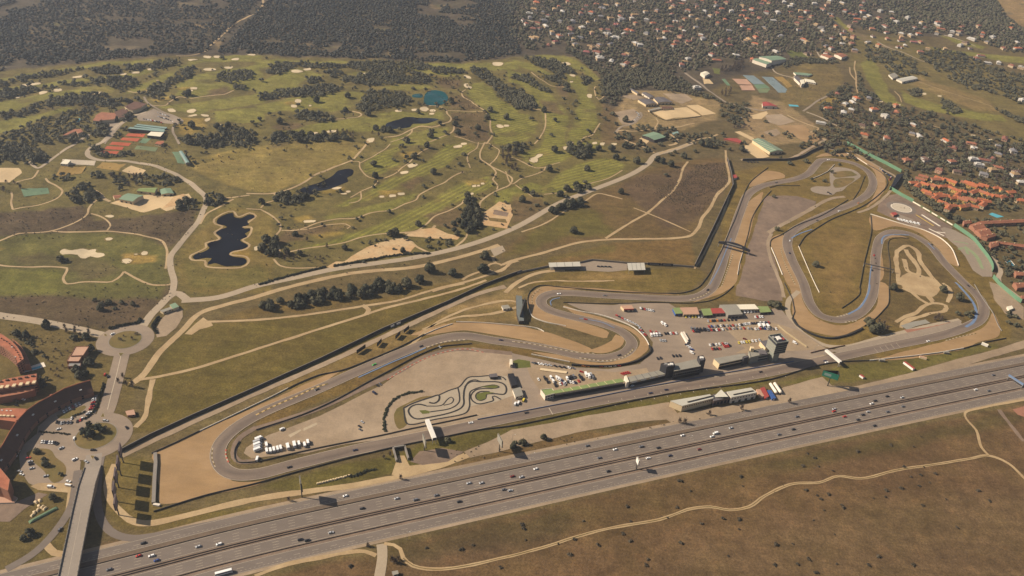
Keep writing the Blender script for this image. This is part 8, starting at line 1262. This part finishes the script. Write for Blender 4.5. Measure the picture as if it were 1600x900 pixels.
# motorway traffic
MOT = [(217, 869, 'r', 'car'), (237, 868.5, 'w', 'estate'), (245, 873.5, 'b', 'car'), (310, 852, 's', 'car'), (342.5, 850, 'w', 'estate'), (171, 890, 'g', 'car'), (224, 837, 'k', 'car'), (540, 775, 'w', 'car'), (620, 778.5, 's', 'car'), (649.5, 780.5, 'g', 'estate'), (682, 774, 'g', 'car'), (566.5, 796, 'k', 'car'), (732, 753, 's', 'car'), (752, 753.5, 's', 'car'), (800, 742.5, 'm', 'car'), (517, 830, 's', 'car'), (469, 841, 'k', 'car'), (480.5, 844.5, 'k', 'car'), (787, 763.5, 'g', 'car'), (797, 765.5, 's', 'car'), (917, 695, 'g', 'car'), (962, 703.5, 'w', 'car'), (935.5, 713.5, 'g', 'car'), (1003, 699, 'g', 'estate'), (1028, 698.3, 'k', 'car'), (1067.5, 681.5, 'w', 'car'), (1117, 676, 'w', 'van'), (1112, 681.2, 'w', 'car'), (838, 734, 'w', 'car'), (814.5, 744.5, 's', 'car'), (950, 735.3, 'k', 'car'), (1013, 716, 'w', 'car'), (1046.5, 711, 'n', 'car'), (1092, 701.5, 'm', 'car'), (1141.5, 668, 's', 'car'), (1218, 679.5, 'g', 'car'), (1240, 671, 'k', 'car'), (1245.5, 651, 'g', 'car'), (1304, 643.7, 'r', 'car'), (1304.5, 640, 's', 'car'), (1319.5, 650.6, 'r', 'car'), (1340, 654.8, 'k', 'car'), (1349.3, 648.8, 'k', 'car'), (1357, 643.7, 's', 'car'), (1367, 665.3, 'k', 'car'), (1386, 642, 'g', 'car'), (1411, 635, 'g', 'car'), (1363, 631.6, 'w', 'car'), (1368, 626.6, 'k', 'car'), (1387, 619.8, 'k', 'car'), (1410, 621.3, 's', 'car'), (1522, 606.5, 'w', 'car'), (1544, 609.5, 'g', 'car'), (1552, 586, 'g', 'car'), (350, 894.5, 'w', 'coach'), (718, 784.5, 'k', 'car')]
Q = G([(m[0], m[1] + 1) for m in MOT]); lanes = {}
for (px_, py_, c, k), q in zip(MOT, Q):
    i = int(np.argmin(np.hypot(*(HCs - q).T))); d = HCs[min(i + 1, len(HCs) - 1)] - HCs[i - 1]; off = float((q - HCs[i]) @ HN[i]); az = math.atan2(d[1], d[0]) + (math.pi if off > 0 else 0)
    L_ = [27.4, 25.0] if off > 21 else [14.9, 11.4, 8.4, 5.2] if off > 0 else [-5.2, -8.0, -10.8, -13.4] if off > -17 else [-22.5, -26.2]; o2 = min(L_, key=lambda v: abs(v - off)) if abs(off) < 40 else off
    q2 = q + HN[i] * (o2 - off); r = vehicle(k, c, q2, az, True, .16, 'cars driving on the motorway', None, 1.08); ln = 'collector road beside the motorway' if off > 21 else 'upper motorway carriageway' if off > 0 else 'lower motorway carriageway' if off > -17 else 'lower service road of the motorway'
    lanes.setdefault((ln, CLR[c][1] + ' ' + r['category']), []).append((px_, r))
for (ln, cn), L_ in lanes.items():
    L_.sort(key=lambda v: v[0])
    for j, (_, r) in enumerate(L_): r['label'] = f'{cn} on the {ln}' + (f', {ORDL[j]} from the left' if len(L_) > 1 else '')
# cars on the race track
RT = [(657, 542, 'k'), (782, 532, 'n'), (584, 570.5, 'e'), (496, 609, 'k'), (734, 661.5, 'w'), (876, 459.5, 'w'), (947, 462.5, 'g'), (1105, 454, 'k'), (915, 499.5, 'r'), (965, 556.5, 'k'), (1015, 615, 'n'), (1039, 610, 'n'), (1189, 581.5, 'k'), (825, 645, 'k'), (1287, 565, 'n'), (1292.5, 569, 'w'), (1450, 534, 'w'), (1234, 397, 'n'), (1234, 377, 'w'), (1277, 345, 'k'), (1312, 330, 'w'), (1344, 319.5, 'o'), (1293, 250, 'w'), (1365.5, 399, 'r'), (1362.5, 422, 'k'), (1459, 382.5, 'k'), (1212, 286, 'k'), (1514, 448, 'k'), (451, 731, 'k'), (555, 704, 'n')]
for px_, py_, c in RT:
    q = g1(px_, py_); i = int(np.argmin(np.hypot(*(TW - q).T))); d = TW[(i + 1) % len(TW)] - TW[i - 1]; s_ = (q - TW[i]) @ TN[i]; q = TW[i] + TN[i] * float(np.clip(s_, -5, 5)); r = vehicle('race', c, q, math.atan2(d[1], d[0]), True, .31, 'race cars lapping the circuit', None, 1.1); label_later(r, CLR[c][1] + ' race car on the track', q)
# parked and slow cars around the left roundabouts
ROWQ = {}
def pv(px_, kind, c, dpx, parts, group, base, z=.24, s=1.0):
    a, b = G([px_, (px_[0] + dpx[0], px_[1] + dpx[1])]); d = b - a; r = vehicle(kind, c, a, math.atan2(d[1], d[0]), parts, z, group, None, s); ROWQ.setdefault(f'{CLR[c][1]} {base}', []).append((px_[0], r))
GR = 'cars around the lower left roundabouts'
for x, y, c, dx, dy, k in ((165, 658, 's', 5, .4, 'estate'), (198, 669, 'k', 2, 3, 'car'), (127, 671, 'k', 3, -3, 'car'), (116, 686, 'w', .6, -4, 'car'), (96, 701, 's', 4, -2, 'car'), (146, 704, 'k', 5, 0, 'estate'), (117, 718.5, 'w', 4, -2, 'estate'), (135, 722, 's', 3, 2, 'car'), (150, 717, 'k', 2, 3, 'car'), (126, 751, 'n', -.8, 4, 'car'), (107, 753, 'w', 4, 1, 'car'), (176, 522.5, 'w', 4, -2, 'car'), (164, 586, 'r', 1, -4, 'car'), (169, 589, 'k', 1, -4, 'car'), (94, 828, 'g', 3, -4, 'car'), (80, 762, 'w', 5, .3, 'van')): pv((x, y), k, c, (dx, dy), True, GR, VN[k] + ' driving on the residential roads', s=1.1)
pv((108, 760), 'truck', 'w', (6, 1), True, GR, 'lorry at the overpass ramp', s=.62)
for x, y, c in zip((66, 70, 74, 77.5, 82, 86, 89), (691, 691.3, 691.8, 692, 692.2, 692.6, 694), 'wsnwwkk'): pv((x, y), 'car', c, (-1.6, 4), True, GR, 'car parked in the nose-in row of the residents car park')
for x, y, c in zip((89, 92.5, 96, 100, 106, 111, 121, 126, 112), (660, 661, 662, 661, 661, 661, 659, 657, 654.5), 'kksgggkrw'): pv((x, y), 'car', c, (-1.4, 4), True, GR, 'car parked beside the planted island of the car park')
for x, y, c in zip((107, 112, 118, 121, 125, 102, 91, 83, 100, 104, 109, 114, 119, 124), (628, 627, 625.6, 624, 623, 635, 636, 641, 644, 641.5, 639, 636.5, 634, 632), 'wwsssnwwwswrws'): pv((x, y), 'car', c, (2.4, 3.4), True, GR, 'car parked along the curved apartment block')
for x, y, c in zip((147, 147, 145.5, 145, 144, 142, 140, 137, 130), (624, 627, 630, 633, 636, 639.5, 645, 647.8, 654), 'wsrkrrwsw'): pv((x, y), 'car', c, (4, -1.4), True, GR, 'car parked beside the avenue hedge')
for x, y, c in ((50, 732.5, 's'), (49, 726, 'k'), (47.5, 722, 's'), (44.5, 716.5, 'r'), (72, 744.5, 's'), (92, 671, 'w')): pv((x, y), 'car', c, (4, -1.2), True, GR, 'car parked by the lower planted island')
for k, (x, y) in enumerate(((28, 705), (26, 709), (24, 713), (31, 737), (34, 742), (30, 697), (13, 624), (26, 627), (37, 625), (26, 634))): pv((x, y), 'car', 'wswswgsgwk'[k], (4, 1), True, GR, 'car in the shade below the curved block')
# paddock
PG = 'vehicles parked in the paddock'
def row(pts, n, cols, dpx, c0, k='car', base='car parked in the paddock', jit=.3):
    P = np.array(pts, float); t_ = np.linspace(0, 1, n) * (len(P) - 1)
    for i in range(n):
        a = int(min(t_[i], len(P) - 2)); q = P[a] + (P[a + 1] - P[a]) * (t_[i] - a); q = c0(*q); q = (q[0] + RNG.uniform(-jit, jit), q[1] + RNG.uniform(-jit, jit) * .6); pv(q, k, random.choice(cols), dpx, False, PG, base, z=.27, s=1.1)
za = lambda x, y: (960 + x / 8, 460 + y / 8); zb = lambda x, y: (1100 + x / 8, 460 + y / 8); zc = lambda x, y: (800 + x / 8, 560 + y / 8); MIXC = 'wwwsssgkkkrrnnb'
row([(30, 270), (120, 315), (210, 350), (300, 400), (340, 470), (380, 510)], 14, 'ssrwgkr', (2.4, 1.3), za, base='car parked along the paddock hairpin fence'); row([(325, 180), (480, 210)], 7, 'wsrkw', (1.2, 2.2), za, base='car parked near the red-fronted hut'); row([(455, 470), (525, 480)], 2, 'r', (1.5, 2.4), za, base='car in the left paddock cluster'); row([(460, 520), (565, 510)], 4, 'wsw', (1.2, 2.6), za, 'van', 'van in the left paddock cluster'); row([(635, 495), (770, 490)], 5, 'rkwkg', (1.3, 2.6), za, base='car in the short middle paddock row'); row([(575, 580), (630, 585)], 3, 'sgs', (1.2, 2.6), za, base='car parked alone left in the paddock'); row([(600, 370), (635, 390)], 2, 'wk', (1.6, 2), za, 'van', 'van left of the marquee lanes')
row([(905, 635), (970, 695)], 4, 'nwwb', (2.6, .6), za, base='car below the white canopy strips'); row([(965, 735), (970, 740)], 1, 'w', (2, 1), za, 'van', 'van alone near the dark tower'); row([(730, 775), (815, 770)], 3, 'k', (1.3, 2.6), za, base='car parked above the race control block'); row([(540, 808), (575, 800)], 2, 'kw', (1.3, 2.4), za, base='car by the left dark tower'); row([(970, 440), (1060, 452), (1160, 450)], 6, 'kkgwn', (1.6, 2.6), za, 'van', 'van at the left end of the long paddock rows'); row([(985, 468), (1050, 470)], 3, 'rgk', (1.5, 2.4), za, base='car at the left end of the long rows')
row([(60, 408), (190, 400), (330, 395), (465, 386), (545, 372), (655, 365), (735, 360), (805, 358)], 26, MIXC, (1.2, 2.5), zb, base='car in the upper long paddock row'); row([(20, 442), (110, 455), (190, 447), (310, 436), (410, 430), (540, 430), (655, 442), (730, 428), (800, 440), (900, 437)], 24, MIXC, (1.5, 2.7), zb, base='car in the lower long paddock row'); row([(50, 340), (145, 335), (240, 330), (390, 320)], 11, 'gkrowskk', (.9, 2.6), zb, base='car in the row before the paddock sheds'); row([(75, 640), (180, 628), (285, 622), (320, 645)], 9, 'kswwnkr', (1.4, 2.6), zb, base='car in the isolated lower paddock row'); row([(100, 688), (195, 685)], 4, 'krrk', (1.4, 2.4), zb, base='car in the short row under the isolated row'); row([(255, 656), (300, 652)], 3, 'rkr', (1.4, 2.4), zb, base='car right of the isolated row')
row([(435, 610), (545, 600), (690, 578)], 8, 'kwyowwsk', (1.2, 2.4), zb, base='car parked behind the podium building'); row([(505, 563), (506, 563)], 1, 'm', (2, .6), zb, base='car alone in the pale yard'); row([(640, 290), (725, 285)], 4, 'wrr', (1.3, 2.4), zb, base='car before the bright white canopy'); row([(500, 226), (600, 220), (690, 210)], 6, 'wws', (1.6, 1.6), zb, 'van', 'van under the edge of the white canopy'); row([(690, 405), (800, 410)], 3, 'w', (1.6, 2.2), zb, 'home', 'motorhome among the paddock rows')
row([(740, 232), (742, 232)], 1, 'y', (2, 1), zb, 'van', 'van by the green paddock canopy'); row([(890, 285), (1090, 285)], 6, 'wyws', (1.2, 2), za, base='car under the tan-roofed shed front'); row([(1130, 612), (1150, 608)], 1, 'w', (2, 1), zb, 'van', 'van by the tan yard wall')
row([(265, 65), (355, 75), (475, 90), (635, 118), (760, 126)], 11, 'kwwsrkgw', (2.2, 1.1), zc, base='car parked above the pit garages'); row([(895, 100), (945, 100)], 2, 'ro', (2.4, .3), zc, base='car near the hairpin tyre wall'); row([(1055, 104), (1190, 105), (1335, 96)], 6, 'wwsrwn', (2.4, .2), zc, base='car along the hairpin tyre wall'); row([(330, 268), (335, 272)], 1, 'w', (1, 2), zc, base='car left of the pit garages'); row([(410, 260), (440, 300)], 2, 'k', (1.3, 2.6), zc, 'van', 'van left behind the pit garages'); row([(490, 250), (520, 300), (540, 345)], 3, 'kww', (1.4, 2.6), zc, 'truck' if 0 else 'van', 'van behind the pit garages left'); row([(565, 255), (620, 290), (650, 330)], 6, 'wsgns', (1.5, 2.4), zc, 'van', 'van in the cluster behind the pit garages'); row([(600, 325), (700, 300), (790, 310)], 7, 'nkswrs', (1.3, 2.4), zc, base='car behind the green pit roof'); row([(690, 265), (770, 240)], 4, 'wkkg', (1.5, 2.6), zc, 'van', 'van behind the middle of the pit garages'); row([(845, 235), (870, 265)], 2, 'k', (1.4, 2.6), zc, 'van', 'dark van behind the pit garages'); row([(835, 290), (850, 285)], 1, 'r', (1.4, 2.4), zc, base='car beside the dark vans'); row([(925, 215), (960, 235)], 2, 'w', (1.3, 2.6), zc, 'home', 'motorhome behind the pit garages'); row([(985, 215), (1015, 255)], 3, 'gws', (1.4, 2.6), zc, 'van', 'van right of the motorhomes'); row([(870, 173), (872, 175)], 1, 'r', (2, .6), zc, base='car alone above the pit garages'); row([(1380, 200), (1415, 190), (1455, 183)], 4, 'rbr', (2, .8), zc, base='car by the white stair block'); row([(1500, 348), (1502, 348)], 1, 'w', (2.4, -.6), zc, base='car in the pit lane'); row([(40, 575), (80, 562)], 2, 'w', (1, -2.4), zc, 'van', 'van right of the karting circuit'); row([(143, 528), (145, 530)], 1, 'y', (1.2, -3), zc, 'van', 'box van right of the karting circuit')
for (x, y, k, c, d) in ((687, 130, 'van', 'w', (3, -1.6)), (250, 655, 'home', 'w', (1, -3))): pv((380 + x / 11.25, 660 + y / 11.25), k, c, d, True, 'motorhomes and lorries in the kart yard', VN[k] + ' standing apart in the kart yard', z=.23)
for k, (x, y) in enumerate(((283, 300), (252, 352), (257, 402), (263, 452), (260, 492))): pv((380 + x / 11.25, 660 + y / 11.25), 'home', 'w' if k % 2 == 0 else 's', (4, -1.6), True, 'motorhomes and lorries in the kart yard', 'motorhome in the stacked left row of the kart yard', z=.23, s=1.2)
for k, (x, y) in enumerate(((410, 405), (415, 510), (480, 505), (540, 490), (605, 475), (660, 460), (785, 440), (900, 405), (980, 385), (1080, 405), (1137, 360))): pv((380 + x / 11.25, 660 + y / 11.25), 'home', 'w', (-1, -4.4), True, 'motorhomes and lorries in the kart yard', 'motorhome in the nose-out row of the kart yard', z=.23, s=1.3 if k in (6, 7) else 1.05)
for x, y, k, c in ((585, 615, 'van', 'n'), (590, 603, 'car', 'k'), (594, 601, 'car', 'g'), (562, 667, 'car', 'k'), (563, 672, 'car', 'g'), (566, 660, 'car', 's'), (687, 543, 'car', 's')): pv((x, y), k, c, (3, 2), True, 'cars in the kart yard', VN[k] + ' parked in the open kart yard', z=.24)
row([(540, 768), (610, 770)], 4, 'kgk', (2, .3), lambda x, y: (800 + x / 4, 225 + y / 4), base='car between the two small covered stands')
row([(700, 155), (735, 185), (770, 205), (760, 225)], 12, MIXC, (1.6, -1), lambda x, y: (1200 + x / 4, 225 + y / 4), base='car in the little lot under the green boundary wall'); row([(815, 475), (870, 488), (940, 502)], 7, 'wwws', (2, .9), lambda x, y: (1200 + x / 4, 225 + y / 4), 'van', 'van parked below the helipad'); row([(375, 305), (390, 315)], 2, 'k', (2, .3), lambda x, y: (1200 + x / 4, 225 + y / 4), base='car on the skid pad loop')
row([(960, 720), (1080, 760)], 10, 'ggwskr', (1, 1.2), lambda x, y: (x / 4, y / 4), base='car in the clubhouse car park'); row([(900, 745), (1010, 770)], 9, 'gwkrs', (1, 1.2), lambda x, y: (x / 4, y / 4), base='car in the near row of the clubhouse car park'); row([(985, 705), (1050, 730)], 5, 'wsgk', (1, 1.2), lambda x, y: (x / 4, y / 4), base='car in the far row of the clubhouse car park')
row([(270, 360), (310, 400), (280, 445), (230, 480)], 8, 'wwsgw', (2.4, .5), lambda x, y: (960 + x / 8, 130 + y / 8), base='car in the riding centre car park'); row([(385, 275), (455, 265)], 3, 'skw', (2, -.5), lambda x, y: (1110 + x / 8, 150 + y / 8), base='car near the riding school'); row([(470, 830), (590, 832)], 4, 'k', (1, .6), lambda x, y: (1110 + x / 8, 150 + y / 8), base='car beside the dark curved wall')
# loose things on the banks and verges
for k in range(13):
    q = g1(497 + k * 4.1, 756 - k * 1.05); mb = MB(); hull(mb, [(-.1, -1.3, 1.3, .9), (1.0, -1.2, 1.2, .8), (1.5, -.7, .8, .5)], 0); tag(mb.obj('concrete_block', MT['cream_wall'], None, (q[0], q[1], 0), RNG.uniform(-.2, .8)), f'pale rubble block on the grass bank beside the dirt road, {ORDL[k]} from the left', 'block', 'row of pale blocks on the bank')
sheet('paved_yard', t(0, 3, '-60 440 100 440 240 380 300 390 150 480 60 560 -60 560'), MT['mauve'], .18, rag=.6)
for k, (x, y) in enumerate(((225, 440), (245, 465), (265, 470), (215, 505), (235, 490), (250, 430), (205, 520), (280, 480))):
    q = g1(x / 4, 675 + y / 4); mb = MB(); hull(mb, [(-.1, -2, 2, 1.2), (.9, -1.6, 1.8, 1.0), (1.5, -.8, .6, .5)], 0); tag(mb.obj('rubble', MT['cream_wall'], None, (q[0], q[1], 0), RNG.uniform(0, 3)), f'pale rubble heap below the lower left car park, {ORDL[sorted([225, 245, 265, 215, 235, 250, 205, 280]).index(x)]} from the left', 'rubble', 'rubble heaps')
A, B = G(t(0, 3, '215 550 330 490')); q = (A + B) / 2; dv = B - A; mb = MB(); hull(mb, [(-.1, -12, 12, 1.8), (1.0, -11, 11, 1.5), (1.6, -8, 9, .6)], 0); tag(mb.obj('tarpaulin', MT['green_paint'], None, (q[0], q[1], 0), math.atan2(dv[1], dv[0])), 'long green tarpaulin-covered heap near the overpass ramp', 'tarpaulin')
for q in (zz_(100, 640, 11.25, '690 55 720 130 640 135'), zz_(100, 640, 11.25, '460 810 540 815 500 880'), zz_(140, 495, 11.25, '510 640 610 640 540 700'), zz_(140, 495, 11.25, '250 310 300 300 310 340 260 345')): sheet('splitter_island', q, MT['turf'], .33); strip('kerb', q, .5, MT['kerb_pale'], .36, closed=True, smooth=False)
# white canopy strips in the paddock
for k, q in enumerate((zz_(960, 460, 8, '830 470 848 465 925 590 905 598'), zz_(960, 460, 8, '858 465 872 462 930 560 918 566'))): r, L = bld('canopy_strip', ('left', 'right')[k] + ' of two white canopy strips in the paddock', 'canopy', q, 2.8, MT['white_panel'], MT['white_paint'])
r, L = bld('white_barrier_block', 'long pale block row above the pit garages', 'barrier', zz_(800, 560, 8, '355 118 520 140 690 160 680 188 500 165 350 145'), 1.2, MT['cream_wall'], MT['cream_wall'])
for bs, L_ in ROWQ.items():
    L_.sort(key=lambda v: v[0])
    for j, (_, r) in enumerate(L_): r['label'] = bs + (f', {ORDL[j]} from the left' if len(L_) > 1 else '')
flush_labels()
for o in COL.objects:
    if 'label' in o.keys() and not 4 <= len(o['label'].split()) <= 16: print('LABEL', len(o['label'].split()), o['label'])
# ------------------------------------------------------------------ air
if HAZE:
    mb = MB(); mb.box(-22600, 22600, -22600, 25000, -12, 566); o = mb.obj('haze', [], kind='stuff'); m = bpy.data.materials.new('haze'); m.use_nodes = True; nt = m.node_tree; nt.nodes.remove(nt.nodes['Principled BSDF']); v = nt.nodes.new('ShaderNodeVolumePrincipled'); v.inputs['Color'].default_value = (.74, .83, 1.0, 1); v.inputs['Density'].default_value = HAZE; v.inputs['Anisotropy'].default_value = .3
    nt.links.new(v.outputs[0], nt.nodes['Material Output'].inputs['Volume']); o.data.materials.append(m)
